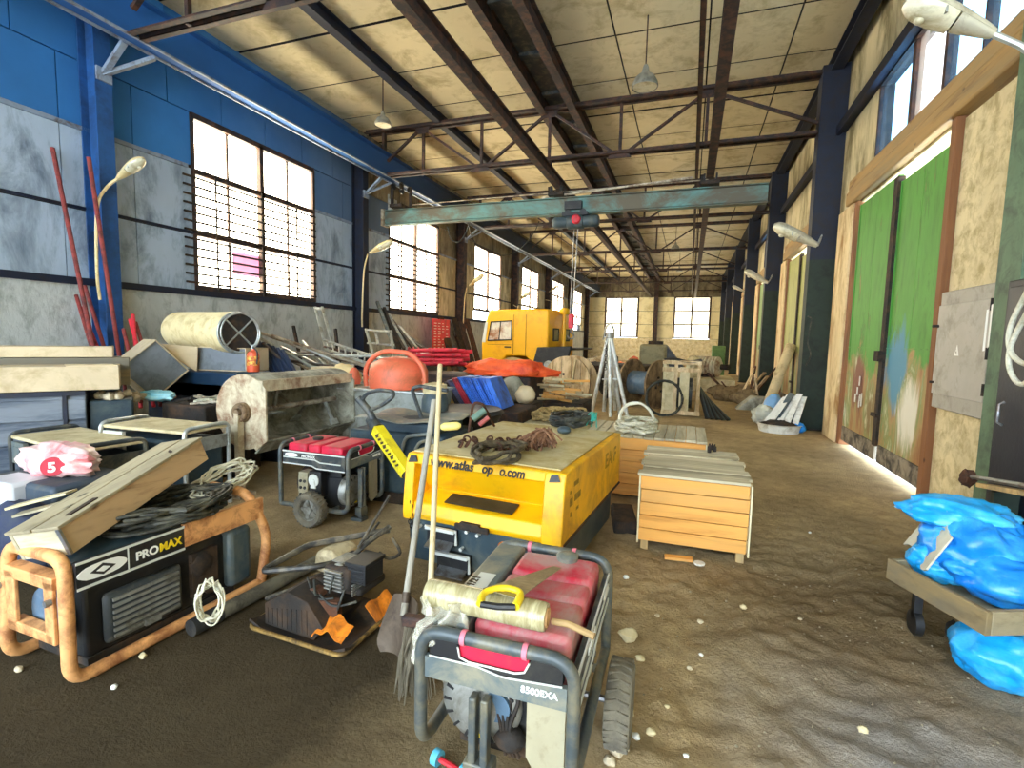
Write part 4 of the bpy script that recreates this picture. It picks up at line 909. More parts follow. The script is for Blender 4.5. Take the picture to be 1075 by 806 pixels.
b = MB(); rr = random.Random(8); p = G(566, 470, TOP)
for k in range(54):
    a = rr.uniform(-3.0, .3); l = rr.uniform(.04, .15); h = rr.uniform(.03, .15)
    e = p + V((math.cos(a) * l * 1.2, math.sin(a) * l, rr.uniform(.008, .07))); s = p + V((rr.uniform(-.05, .07), rr.uniform(.0, .09), h))
    b.tube(spline([s, s.lerp(e, .5) + V((rr.uniform(-.02, .02), 0, rr.uniform(.0, .04))), e], 4), rr.uniform(.005, .009), 5)
b.blob(p + V((.01, .06, .05)), (.07, .06, .05), .3, 2.5, 3, 14, 10)
solo('rope_bundle', b, mat('rust_rope', '8A6244', .95, 0, .3, 30, '5A3A28', .4, 14, .5, 80), 'frayed rust brown bundle of wire rope ends on the yellow compressor', 'rope', (p.x, p.y, TOP))
coil('cable_coil', 'flat coil of thick black cable at the back of the yellow compressor top', 'cable', tuple(G(600, 443, TOP + .015)), .17, .013, 9, M['cable_black'], 11, (0, 0, 1), .2, .07, ecc=1.5)
b = MB(); p = G(622, 441, TOP + .05)
for k in range(4): b.tube(spline([p + V((.01 * k, -.07, .0)), p + V((.015 * k, -.05, .07)), p + V((.02 * k - .03, .02, .06)), p + V((.05 * k - .08, -.12 - .02 * k, -.03))], 5), .005, 5)
solo('knotted_cord', b, M['teal_cord'], 'short green cord knotted round the black cable coil', 'cord')
b = MB(); p = G(592, 455, TOP); b.blob(p + V((0, 0, .03)), (.06, .05, .035), .08, 2, 2, flat=.8); solo('rubber_cap', b, M['chassis'], 'dark rounded rubber cap beside the black cable coil on the compressor', 'cap', (p.x, p.y, TOP))
t = thing('bent_wire_stand', 'bent steel bracket with a green grip standing at the left back of the compressor top', 'bracket', tuple(G(505, 452, TOP)))
b = MB(); b.tube(fillet([G(492, 453, TOP), D(497, 422, 3.8), D(507, 424, 3.85), G(519, 447, TOP)], .05), .012, 8); build('hoop', b, M['rust'], t, w=True)
b = MB(); b.tube([D(496, 440, 3.8), D(509, 430, 3.85)], .03, 10); build('grip', b, mat('green_grip', '5E7A6A', .6), t, w=True)
b = MB(); b.tube([D(503, 446, 3.82), D(513, 438, 3.86)], .02, 10); build('red_grip', b, mat('dull_red_grip', '9A4A44', .6), t, w=True)
p = G(474, 455, TOP); 
b = MB(); b.lathe([(.02, -.09), (.035, -.06), (.035, .05), (.015, .08)], tuple(p + V((-.05, .1, .04))), (1, .3, .1), 14); solo('yellow_bottle', b, mat('pale_yellow_plastic', 'E4D87A', .5), 'small pale yellow bottle lying at the left back corner of the compressor top', 'bottle')

# shovel and broom leaning on the compressor
t = thing('shovel', 'shovel with grey shaft and wide dark blade leaning against the yellow compressor', 'shovel', tuple(G(412, 690)))
a_, e_ = D(426, 628, 2.18), D(456, 420, 2.72)
b = MB(); b.tube([a_ + (a_ - e_).normalized() * .08, a_, e_], .018, 10); build('shaft', b, wood('9A9484', '6E6858', 'z', 12), t, w=True)
dn = (a_ - e_).normalized(); tip = G(410, 690, .01); cen = a_
rt_ = V((1, -.25, 0)).normalized()
def blade(u, v):
    p = cen.lerp(tip, v); wd = (.085 + .035 * math.sin(min(1, v * 1.4) * PI / 2)) * (1 if v < .8 else 1 - ((v - .8) / .2) ** 2 * .35)
    return p + rt_ * ((u - .5) * 2 * wd) + V((0, .035 * (1 - (2 * u - 1) ** 2), .0))
b = MB(); b.sheet(blade, 12, 12, .006); b.tube([a_ + dn * .1, a_ - dn * .03], [.012, .022], 10); build('blade', b, mat('worn_shovel_steel', '5E5040', .6, .4, .2, 6, '3A2C20', .4, 6), t, w=True)
t = thing('broom', 'broom with pale wooden stick and ragged grey bristles leaning against the yellow compressor', 'broom', tuple(G(432, 700)))
a_, e_ = D(450.5, 650, 1.95), D(462, 383, 2.74)
b = MB(); b.tube([a_, e_], .0145, 10); build('stick', b, wood('CDBB90', '9C845A', 'z', 12), t, w=True)
b = MB(); rr = random.Random(5); h0 = D(446, 655, 1.93)
for k in range(70):
    s = h0 + V((rr.uniform(-.09, .04), rr.uniform(-.02, .03), rr.uniform(-.02, .02))); e = V((s.x + rr.uniform(-.09, .02), s.y - .02 + rr.uniform(-.05, .05), rr.uniform(.0, .04)))
    b.tube([s, s.lerp(e, .6) + V((-.015, 0, 0)), e], [.006, .004, .002], 4)
build('bristles', b, mat('bristle', '6A6250', .95, 0, .3, 20), t, w=True)
b = MB(); b.bar(h0 + V((-.11, 0, 0)), h0 + V((.07, 0, 0.01)), .05, .05); build('broom_head', b, M['steel_brown'], t, w=True, bevel=.01)

# film roll, loose film and saw on the near generator
ZT = .70
a_, e_ = G(449, 621, ZT + .07), G(574, 648, ZT + .06)
t = thing('film_roll', 'roll of clear stretch film lying across the red tank of the near generator', 'film roll', tuple((a_ + e_) / 2 - V((0, 0, .045))))
dr = (e_ - a_).normalized(); b = MB(); b.lathe([(.02, .0), (.043, .002), (.046, .012), (.046, (e_ - a_).length - .012), (.043, (e_ - a_).length), (.03, (e_ - a_).length)], tuple(a_), tuple(dr), 28, True, False); build('wound_film', b, M['film_roll'], t, w=True)
b = MB(); l_ = (e_ - a_).length; b.lathe([(.03, l_ - .3), (.03, l_ + .006), (.024, l_ + .006), (.024, l_ - .3)], tuple(a_), tuple(dr), 20, True, False); build('card_core', b, M['card'], t, w=True)
A0 = a_ + dr * .0; A1 = a_ + dr * .17
def drape(u, v):
    p = A0.lerp(A1, u + .05 * math.sin(v * 7)); k = .03 * mn.noise(V((u * 7, v * 6, 1)))
    return p + V((.0 + k, -.052 - .03 * v + .7 * k, .0 - v * (.16 + .06 * math.sin(u * 9)))) + V((0, .02 * math.sin(u * 16 + 3 * v), .015 * math.sin(u * 11)))
b = MB(); b.sheet(drape, 28, 20, .0015); build('loose_film', b, M['film'], t, w=True)
sx_ = G(528, 622, ZT + .135); ed = (G(583, 594, ZT + .06) - sx_)
t = thing('hand_saw', 'hand saw with yellow handle lying on the red tank beside the film roll', 'saw', tuple(sx_ - V((0, 0, .03))))
u_ = V((ed.x, ed.y, ed.z)).normalized(); s_ = V((u_.y, -u_.x, 0)).normalized(); n_ = u_.cross(s_)
b = MB(); o_ = sx_ - V((0, 0, .005)); b.prism([(.0, -.075), (.0, .055), (ed.length * 1.02, .02), (ed.length * 1.02, -.012)], o_, u_, s_, n_ * .003); build('blade', b, M['blade'], t, w=True)
k_ = [G(504, 634, ZT + .12), G(507, 621, ZT + .13), G(528, 616, ZT + .135), G(549, 621, ZT + .13), G(541, 637, ZT + .115)]
b = MB(); b.tube(fillet(k_, .03, 6), [.013] * 2 + [.011] * (len(fillet(k_, .03, 6)) - 4) + [.014] * 2, 10); build('handle', b, M['yel_plastic'], t, w=True)
b = MB(); b.tube([k_[0], k_[0].lerp(k_[4], .5) + V((0, 0, -.004)), k_[4]], .011, 8); build('handle_base', b, M['black'], t, w=True)
b = MB(); p0, p1 = G(580, 652, ZT + .035), G(624, 668, ZT + .03); b.tube([p0, p0.lerp(p1, .4) + V((0, 0, .01)), p1], .011, 8); solo('bent_rod', b, wood('A88A5A', '6E5634', 'x', 12), 'short brown rod at the end of the film roll on the near generator', 'rod')
t = thing('spool', 'blue capped red rod lying on the floor in front of the near generator', 'rod', tuple(G(478, 806, .0)))
a_, e_ = G(459, 795, .03), G(487, 812, .03)
b = MB(); b.rod(a_, e_, .011); build('rod', b, M['red'], t, w=True)
for q in (a_, e_):
    b = MB(); b.cyl(q - (e_ - a_).normalized() * .014, (e_ - a_), .03, .028, 14); build('blue_cap', b, mat('light_blue_cap', '58B4D0', .4), t, w=True)

# --- crates right of the compressor ---------------------------------
def slat_crate(label, x0, x1, y0, y1, z0, z1, nf, nt, across, legs=True, rz=0):
    r = thing('wooden_crate', label, 'crate', ((x0 + x1) / 2, (y0 + y1) / 2, 0), rz, None); w_, d_ = (x1 - x0) / 2, (y1 - y0) / 2
    rr = random.Random(int(x0 * 100)); h = (z1 - z0 - .02) / nf
    for k in range(nf):
        j = rr.uniform(-.006, .006)
        for s in (-1, 1):
            b = MB(); b.box(-w_ + j, w_ + j, s * d_ - .012, s * d_ + .012, z0 + h * k + .003, z0 + h * (k + 1) - .003); build('front_plank' if s < 0 else 'back_plank', b, PINE, r, bevel=.003)
            b = MB(); b.box(s * w_ - .01, s * w_ + .01, -d_ + .014, d_ - .014, z0 + h * k + .003, z0 + h * (k + 1) - .003); build('side_plank', b, WY_, r, bevel=.003)
    for k in range(nt):
        b = MB(); j = rr.uniform(-.02, .02); dz = rr.uniform(0, .008)
        if across: st = 2 * (d_ + .02) / nt; b.box(-w_ - .015 + j, w_ + .015 + j, -d_ - .02 + st * k + .003, -d_ - .02 + st * (k + 1) - .003, z1 - .02, z1 + dz); m_ = GREYW_X
        else: st = 2 * (w_ + .02) / nt; b.box(-w_ - .02 + st * k + .003, -w_ - .02 + st * (k + 1) - .003, -d_ - .015 + j, d_ + .015 + j, z1 - .02, z1 + dz); m_ = GREYW_Y
        build('lid_plank', b, m_, r, bevel=.003)
    for sx in (-1, 1):
        for sy in (-1, 1):
            b = MB(); b.cbox((sx * (w_ - .04), sy * (d_ - .045), (z1 - .03) / 2), (.055, .055, z1 - .03)); build('corner_post', b, WZ_, r)
    for sx in (-1, 1):
        b = MB(); b.box(sx * (w_ + .012) - .006, sx * (w_ + .012) + .006, -d_ - .012, -d_ + .05, z0 - .02, z1 - .02); build('edge_batten', b, mat('pale_batten', 'D8CDA6', .8, 0, .1, 6), r)
    return r
c1 = slat_crate('pine plank crate with greyed lid standing in front, nearest of the two crates', -.31, .47, 4.02, 5.1, .08, .62, 5, 9, True)
c1.rotation_euler = (0, 0, math.radians(1))
slat_crate('pine plank crate behind the nearest one, with a pale hose coil on its lid', -1.0, .2, 5.32, 6.2, .03, .66, 5, 12, False)
for k, (px, py, hh) in enumerate(((744.5, 475, .085), (750, 474, .07), (747.5, 472, .06))):
    p = G(px, py, .63); b = MB(); b.lathe([(.016, 0), (.018, .004), (.018, hh * .65), (.008, hh * .78), (.008, hh), (0, hh)], tuple(p), n=12)
    solo('small_bottle', b, M['darkiron'], ('tallest small dark bottle on the back edge of the nearest crate lid', 'small dark bottle right of the tallest one on the nearest crate lid', 'shortest small dark bottle behind the other two on the nearest crate lid')[k], 'bottle', tuple(p), 'small dark bottles on the crate lid')
coil('hose_coil', 'loose pile of pale grey hose on the lid of the rear crate', 'hose', tuple(G(668, 450, .685)), .2, .014, 9, M['cable_white'], 21, (0, 0, 1), .22, .1, ecc=1.15)
coil('hose_loop', 'single standing loop of pale hose on the hose pile of the rear crate', 'hose', tuple(G(668, 440, .80)), .19, .015, 2, M['cable_white'], 22, (.1, -.8, .6), .05, .02, ecc=.95)
b = MB(); p = G(712, 589); b.cbox((p.x, p.y, .025), (.2, .06, .02), .1); solo('wood_offcut', b, PINE, 'pale board offcut on the floor under the front of the nearest crate', 'board')
b = MB(); b.lathe([(.04, 0), (.042, .006), (.04, .012)], tuple(G(734, 592, .006)), n=16); solo('tin_lid', b, M['white_paint'], 'small round pale lid on the floor under the front of the nearest crate', 'lid')
b = MB(); p = G(640, 560); b.cbox((-.48, 4.5, .06), (.2, .5, .12), .2); solo('dark_block', b, M['darkiron'], 'dark block on the floor between the compressor and the nearest crate', 'block', bevel=.02)

# --- blue polythene and trolley, right ---------------------------------
A = G(930, 603, .30); Cn = G(1034, 668, .28); dA = (A - Cn); dA.z = 0; LA = dA.length; dA.normalize(); dB = V((-dA.y, dA.x, 0)); dB = dB if dB.x > 0 else -dB
t = thing('flat_trolley', 'low wooden tray trolley heaped with blue polythene by the right edge', 'trolley', (Cn.x, Cn.y, 0))
Z0, Z1 = .28, .40
for nm, O, e in (('side_board', Cn, dA * LA), ('side_board', Cn + dB * .72, dA * LA)):
    b = MB(); b.para((O.x, O.y, Z0), e, dB * .03, (0, 0, Z1 - Z0)); build(nm, b, wood('8E7A52', '5E4A2C', 'y', 12, '6E6450', .4), t, w=True, bevel=.004)
for q in (0.0, LA - .03):
    b = MB(); b.para(Cn + dA * q + dB * .031 + V((0, 0, Z0 - Cn.z)), dA * .03, dB * .69, (0, 0, Z1 - Z0)); build('end_board', b, wood('9A8C6C', '6A5A3C', 'x', 12, '7E755C', .4), t, w=True, bevel=.004)
b = MB(); b.para(Cn + dA * .03 + dB * .03 + V((0, 0, Z0 - Cn.z)), dA * (LA - .06), dB * .69, (0, 0, .02)); build('tray_floor', b, GREYW_X, t, w=True)
for qa in (.1, LA - .12):
    for qb in (.1, .62):
        b = MB(); c = Cn + dA * qa + dB * qb; b.box(c.x - .02, c.x + .02, c.y - .02, c.y + .02, .1, Z0); b.cyl((c.x - .02, c.y, .07), (1, 0, 0), .07, .04, 18); build('caster', b, M['black'], t, w=True)
def bag(name, label, c, rad, seed, mt, amp=.3, flat=None, grp=None, loc=None):
    b = MB(); nu, nv = 56, 36; vs = []; fs = []; c = V(c)
    for i in range(nv + 1):
        th = PI * i / nv
        for k in range(nu):
            ph = 2 * PI * k / nu; u = V((math.sin(th) * math.cos(ph), math.sin(th) * math.sin(ph), math.cos(th)))
            n1 = mn.noise(u * 1.7 + V((seed * 5.1, seed, 0))); n2 = 1 - abs(mn.noise(u * 2.8 + V((seed, seed * 2.2, 4)))) * 2; n3 = 1 - abs(mn.noise(u * 6.5 + V((seed * 3.3, 1, seed)))) * 2
            d = 1 + amp * (.75 * n1 + .32 * (n2 - .5) + .13 * (n3 - .5)); p = V((u.x * rad[0], u.y * rad[1], u.z * rad[2])) * d
            if flat is not None and p.z < -rad[2] * flat: p.z = -rad[2] * flat
            vs.append(c + p)
    for i in range(nv):
        for k in range(nu): l = (k + 1) % nu; fs.append((i * nu + k, (i + 1) * nu + k, (i + 1) * nu + l, i * nu + l))
    b.add(vs, fs)
    return solo(name, b, mt, label, 'plastic sheet', (c[0], c[1], c[2] - rad[2]), grp, ang=70)
cT = Cn + dA * LA * .5 + dB * .34
q1 = D(992, 537, 3.55); q2 = D(1010, 575, 3.42); q3 = D(1048, 612, 3.25); q4 = D(985, 592, 3.45)
bag('polythene_bundle', 'uppermost crumpled blue polythene sheet draped over the heap on the tray trolley', (q1.x + .06, q1.y, q1.z), (.27, .17, .09), 3, M['blue_sheet'], .34)
bag('polythene_bundle', 'middle folded blue polythene bundle under the uppermost sheet on the tray trolley', (q2.x + .08, q2.y + .03, q2.z - .0), (.26, .2, .19), 6, M['blue_sheet2'], .34)
bag('polythene_bundle', 'lowest deep blue polythene bundle at the right front of the tray trolley', (q3.x + .1, q3.y + .06, .435), (.3, .18, .13), 9, M['blue_sheet2'], .3, .95)
bag('polythene_bundle', 'small blue polythene fold at the left front of the tray trolley', (q4.x + .02, q4.y + .02, .42), (.16, .14, .11), 12, M['blue_sheet'], .3, .95)
b = MB(); c = D(968, 580, 3.5); c = V((c.x + .02, c.y, 0)); b.sheet(lambda u, v: (c.x - .04 + .1 * u + .03 * math.sin(v * 5), c.y + .2 - .4 * v, .42 + .3 * u * (.6 + .4 * math.sin(v * 3)) + .02 * math.sin(v * 13)), 8, 12, .01); solo('pale_sack', b, mat('pale_sacking', 'C4BFA8', .9, 0, .15, 8), 'pale sacking showing under the blue polythene at the left end of the trolley', 'sack', (c.x, c.y, .4))
p = G(1050, 728); bag('polythene_bag', 'blue polythene bag lying on the floor below the tray trolley', (p.x + .05, p.y + .12, .13), (.21, .19, .14), 14, M['blue_sheet'], .28, .9)
p = G(1002, 680); b = MB(); b.blob((p.x + .02, p.y + .06, .06), (.04, .04, .06), .3, 3, 2, 12, 10); b.cyl((p.x, p.y + .05, .1), (0, -1, 0), .03, .04, 12); solo('iron_fitting', b, M['darkiron'], 'small dark iron fitting on the floor left of the blue bag', 'fitting')

# navy cabinet, electric box, clamp and hoses at the right edge --------------
t = thing('steel_cabinet', 'tall dark navy steel cabinet at the right edge beside the green column', 'cabinet', (2.42, 4.2, 0))
b = MB(); b.box(-.22, .06, -.75, .58, .03, 2.15); build('body', b, mat('navy_cabinet', '0A1422', .5, .1, .2, 3, '141E2A', .3, 4), t, bevel=.01)
b = MB(); b.box(-.235, -.222, -.7, .53, .1, 2.1); dr_ = build('cabinet_door', b, mat('navy_door', '0C1828', .45, .1, .2, 3, '18222E', .3, 4), t, bevel=.006)
b = MB(); b.tube([(-.25, .4, 1.1), (-.28, .4, 1.12), (-.28, .4, 1.25), (-.25, .4, 1.27)], .01, 6); build('handle', b, M['steel'], dr_)
b = MB(); b.box(-.22, .06, -.75, .58, 0, .03); build('plinth', b, M['black'], t)
for k, (z_, r_) in enumerate(((1.55, .16), (1.38, .12))):
    c = WX(1075, 372 + 22 * k, 2.12); b = MB(); b.tube(spline([c + V((0, .02, .45)), c + V((-.02, .14, .2)), c + V((-.02, .12, .03)), c + V((0, 0, -.06)), c + V((0, -.2, -.05 + .15 * k))], 8), .017, 8)
    solo('white_hose', b, M['cable_white'], ('upper white hose curving down in front of the navy cabinet', 'lower white hose bending in front of the navy cabinet')[k], 'hose', None, 'white hoses at the right edge')
t = thing('electrical_box', 'grey electrical box with a warning sign on its door, mounted beside the green gate', 'electrical box', (2.38, 5.6, 1.06))
b = MB(); b.box(-.06, .1, -.52, .55, .0, 1.13); build('case', b, mat('box_grey', 'A49E90', .6, 0, .08, 3, '7E7868', .3, 4), t, bevel=.01)
b = MB(); b.box(-.075, -.061, -.4, .54, .14, 1.0); dr_ = build('cabinet_door', b, mat('box_door_grey', 'ACA698', .6, 0, .08, 3, '8A8472', .25, 4), t, bevel=.006)
b = MB(); b.prism([(-.04, 0), (.04, 0), (0, .1)], (-.0755, .1, .52), (0, 1, 0), (0, 0, 1), (-.002, 0, 0)); wt = build('warning_triangle', b, M['letter_white'], dr_)
b = MB(); b.prism([(-.008, .01), (.006, .03), (-.004, .03), (.008, .065), (.0, .04), (.01, .04)], (-.078, .1, .52), (0, 1, 0), (0, 0, 1), (-.0015, 0, 0)); build('lightning_mark', b, mat('sign_yellow_dark', '5A4A10', .6), wt)
b = MB(); b.cyl((-.078, .5, .8), (-1, 0, 0), .014, .05, 8); b.cyl((-.078, .5, .25), (-1, 0, 0), .012, .03, 8); build('latch', b, M['darkiron'], dr_)
b = MB()
for z_ in (.2, .5, .9): b.rod((-.08, -.41, z_), (-.08, -.41, z_ + .1), .014, 8)
build('hinge', b, M['darkiron'], dr_)
b = MB(); b.sheet(lambda u, v: (-.085 - .015 * math.sin(u * 6), -.5 + .16 * u, .62 + .34 * v - .05 * u), 8, 8, .003); build('paper_tag', b, M['letter_white'], t)
b = MB(); b.box(.0, .06, -.62, -.54, -1.0, 1.4); build('conduit_rail', b, M['flange_grey'], t)
t = thing('bench_clamp', 'rusty clamp bar with a plank in front of the navy cabinet at the right edge', 'clamp', tuple(WX(1045, 512, 2.0)))
a_, e_ = WX(1018, 500, 2.02), WX(1090, 512, 1.9)
b = MB(); b.rod(a_, e_, .016); build('bar', b, M['steel'], t, w=True)
b = MB(); b.cyl(a_ - V((.03, 0, 0)), (1, 0, 0), .05, .05, 8); b.blob(a_ + V((0, .02, -.02)), (.05, .06, .06), .4, 3, 4, 12, 10); build('clamp_head', b, M['rust'], t, w=True)
b = MB(); a2, e2 = WX(1036, 510, 2.04), WX(1090, 520, 1.95); b.bar(a2, e2, .12, .03, (0, 0, 1)); build('plank', b, WX_, t, w=True)
b = MB(); b.box(2.0, 2.2, 4.2, 4.9, 0, e2.z - .02) if 0 else b.box(a2.x + .0, 2.18, a2.y - .1, a2.y - .06, 0.0, a2.z - .015); build('support', b, M['steel_green'], t, w=True)
# ================================================================ clutter behind
def cm(pts):
    pts = [V(p) for p in pts]; return sum(pts, V((0, 0, 0))) / len(pts)
def pbox(b, px0, py0, px1, py1, Y, dep):             # upright box whose front fills that part of the view at distance Y
    c = D((px0 + px1) / 2, (py0 + py1) / 2, Y); x0 = D(px0, (py0 + py1) / 2, Y).x; x1 = D(px1, (py0 + py1) / 2, Y).x
    z1 = D((px0 + px1) / 2, py0, Y).z; z0 = D((px0 + px1) / 2, py1, Y).z
    b.box(x0, x1, Y, Y + dep, z0, z1); return x0, x1, z0, z1
M['greywood_x'] = GREYW_X
M['red_pole'] = mat('red_oxide_pole', '8E3A34', .7, .1, .25, 8, '4A2A28', .35, 6, .1)
M['pale_card'] = mat('pale_cardboard', 'CBB896', .9, 0, .08, 4, 'AA9670', .3, 3, .1)
M['grey_card'] = mat('grey_board', '7C8288', .85, 0, .1, 4, '5C6468', .3, 3, .1)
M['cont'] = mat('grey_blue_paint', '757C84', .7, .05, .2, 4, '3A4656', .4, 3, .15, stretch=(.3, 1, 1.5))
M['dark_teal'] = mat('dark_teal_paint', '22343E', .6, .1, .2, 5, '3E4A48', .3, 4)
M['drum_cream'] = mat('cream_pipe_wrap', 'ECD9A4', .7, 0, .08, 4, 'CDB47A', .3, 5, .15)
M['galv'] = mat('galvanised', 'B2B6B0', .4, .55, .15, 8, '7E7868', .3, 6, .06)
M['pipe_pale'] = mat('pale_scaffold_pipe', 'B8AE98', .55, .3, .25, 6, '6E5A44', .4, 5, .1)
M['pipe_dark'] = mat('dark_scaffold_pipe', '4A443E', .6, .3, .25, 6, '6E4A34', .4, 5, .1)
M['mixer_grey'] = mat('cement_grey', 'A8A694', .9, 0, .2, 5, '6A6656', .45, 4, .5, 22)
M['mixer_tan'] = mat('cement_tan', 'C9BD9E', .9, 0, .18, 4, '8A6A50', .4, 4, .4, 22)
M['orange_red'] = mat('orange_red_paint', 'DE6A48', .55, 0, .12, 4, 'B0603E', .35, 4, .08)
M['prop_red'] = mat('prop_red', 'D22A38', .5, 0, .15, 6, '8A2A2A', .3, 5, .06)
M['tarp'] = mat('orange_tarpaulin', 'F2622A', .6, 0, .14, 5, 'D8401C', .35, 4, .3, 12)
M['truck_y'] = mat('truck_yellow', 'F5B400', .4, 0, .06, 2, 'E09A10', .3, 2, .03)
M['reel_wood'] = mat('reel_wood', 'DAC298', .85, 0, .16, 5, '9A7C50', .4, 4, .3, stretch=(1, 1, .3))
# red poles leaning beside the first column
for k, (p, q, r_, m_, lb) in enumerate((((55, 155), (97, 360), .028, 'red_pole', 'longest red brown pole leaning on the wall left of the first blue column'), ((93, 165), (124, 365), .028, 'red_pole', 'long red brown pole leaning across the first blue column'), ((80, 310), (93, 362), .025, 'red_pole', None), ((84, 322), (99, 362), .025, 'prop_red', None), ((89, 300), (106, 362), .025, 'red_pole', None), ((112, 335), (121, 368), .025, 'prop_red', None), ((118, 338), (127, 368), .025, 'red_pole', None), ((115, 330), (118, 366), .025, 'prop_red', None), ((105, 345), (110, 366), .025, 'red_pole', None))):
    a = WX(p[0], p[1], -7.88 if k == 1 else -8.22); e = WX(q[0], q[1], -7.75 - .03 * k)
    if a.z > .1: d_ = (e - a); e = a + d_ * ((a.z - .02) / max(.05, a.z - e.z)) if k < 2 else e + V((.1, 0, 0)) + (e - a).normalized() * .9
    e.z = max(e.z, .02)
    if k > 4: a = a + V((.5, 0, 0)); e = e + V((.45, -.05, 0))
    b = MB(); b.tube([a, e], r_, 8)
    solo('steel_pole', b, M[m_], lb or 'short red pole in the bundle leaning by the foot of the first blue column', 'pole', tuple(e), 'red poles by the first column')
# steel container with timbers and boxes on it, far left
SO = (-5.42, 3.49); SR = math.atan2(.823, .567)           # the stack stands at an angle, its left end nearest
SM = Matrix.Translation((SO[0], SO[1], 0)) @ Matrix.Rotation(SR, 4, 'Z')
t = thing('steel_container', 'grey blue plank sided container under the long boxes at the far left', 'container', (SO[0], SO[1], 0), SR)
b = MB(); b.box(-1.5, -.27, .03, .95, .05, 1.0)
for k in range(4): b.box(-1.5, -.44, .0, .03, .1 + .22 * k, .3 + .22 * k); b.box(-.41, -.27, .0, .03, .1 + .22 * k, .3 + .22 * k)
build('body', b, M['cont'], t, bevel=.01)
b = MB(); b.box(-.44, -.41, -.012, .03, .05, 1.0); b.box(-1.5, -.27, -.01, .96, 1.0, 1.04); build('edge_rail', b, M['steel_navy'], t)
b = MB(); b.box(-1.5, -.27, .05, .9, 0, .05); build('skid', b, M['darkiron'], t)
t = thing('long_box', 'long tan box with a loose lid flap, lowest of the stack at the far left', 'box', (SO[0], SO[1], 1.045), SR)
b = MB(); b.box(-1.5, 0, 0, .42, 0, .235); build('body', b, M['pale_card'], t, bevel=.006)
b = MB(); b.prism([(-.4, .0), (-.01, .0), (-.06, .3), (-.44, .3)], (0, 0, .2355), (1, 0, 0), (0, 1, 0), (0, 0, .008)); build('lid_flap', b, mat('light_card', 'E4D0A8', .9, 0, .08, 4), t)
t = thing('timber', 'weathered square timber lying behind the lowest tan box at the far left', 'timber', (SO[0], SO[1], 1.045), SR)
b = MB(); b.box(-1.5, .08, .46, .62, 0, .3); build('beam', b, wood('A88E66', '6E5634', 'x', 10, '6E6858', .4), t, bevel=.008)
t = thing('long_box', 'shallow long box topmost of the stack at the far left', 'box', (SO[0], SO[1], 1.35), SR)
b = MB(); b.box(-1.5, -.06, .45, .8, 0, .11); build('body', b, M['pale_card'], t, bevel=.005)
b = MB(); b.box(-1.5, .0, .64, .9, 0, 1.345); solo('plinth_box', MB().add([SM @ p for p in b.v], b.f), M['cont'], 'plain grey plinth behind the container carrying the topmost long box', 'plinth')
b = MB(); b.box(-.25, .1, .06, .6, 0, .93); solo('steel_case', MB().add([SM @ p for p in b.v], b.f), M['dark_teal'], 'dark teal steel case right of the grey blue container', 'case', None, bevel=.02)
rr = random.Random(12)
for k in range(16):
    p = SM @ V((rr.uniform(-.18, .05), rr.uniform(.1, .5), .93)); b = MB(); b.blob(p + V((0, 0, .025)), (rr.uniform(.04, .07), .045, rr.uniform(.03, .05)), .3, 2, k, 10, 8, .6)
    solo('rubble_lump', b, M['mixer_tan'], 'pale rubble lump on the dark teal case', 'rubble', tuple(p), 'rubble lumps on the dark case')
b = MB(); b.box(-5.55, -4.9, 4.0, 4.75, 0, .84); solo('workbench', b, M['darkiron'], 'dark low bench heaped with scrap behind the pale framed generator', 'bench', (-4.5, 4.4, 0), bevel=.02)
rr = random.Random(12)
for k in range(16):
    p = V((rr.uniform(-5.95, -5.63), rr.uniform(3.82, 4.2), .86)); b = MB(); b.blob(p + V((0, 0, .03)), (rr.uniform(.05, .09), .05, rr.uniform(.03, .06)), .3, 2, k, 10, 8, .6)
    solo('rubble_lump', b, M['mixer_tan'], 'pale rubble lump on the dark teal case', 'rubble', tuple(p), 'rubble lumps on the dark case')
b = MB(); p = D(165, 430, 4.1); b.blob((p.x, p.y, .9), (.25, .12, .06), .35, 2.2, 5, 26, 16); solo('blue_bag', b, mat('pale_blue_plastic', '6ECbe4'.upper(), .4, 0, .15, 6, 'B8ECF4', .4, 6, .2, 20), 'small pale blue plastic bag on the scrap bench below the cardboard boxes', 'bag', (p.x, p.y, .85))
for k in range(14):
    p = V((rr.uniform(-5.45, -5.0), rr.uniform(4.1, 4.6), .845)); a = rr.uniform(0, 3.1); l = rr.uniform(.1, .3); d_ = V((math.cos(a), math.sin(a), 0)) * l
    b = MB(); b.bar(p - d_ * .5 + V((0, 0, .01)), p + d_ * .5 + V((0, 0, rr.uniform(.01, .06))), .03, .02); solo('scrap_bar', b, M['pipe_pale'] if k % 2 else M['darkiron'], 'short scrap bar lying on the scrap bench', 'scrap', tuple(p), 'scrap bars on the bench')
coil('cable_coil', 'tangled white cable on the scrap bench beside the mixer disc', 'cable', tuple(V((-5.1, 4.3, .85))), .14, .006, 8, M['cable_white'], 31, (0, 0, 1), .3, .05, ecc=1.3)
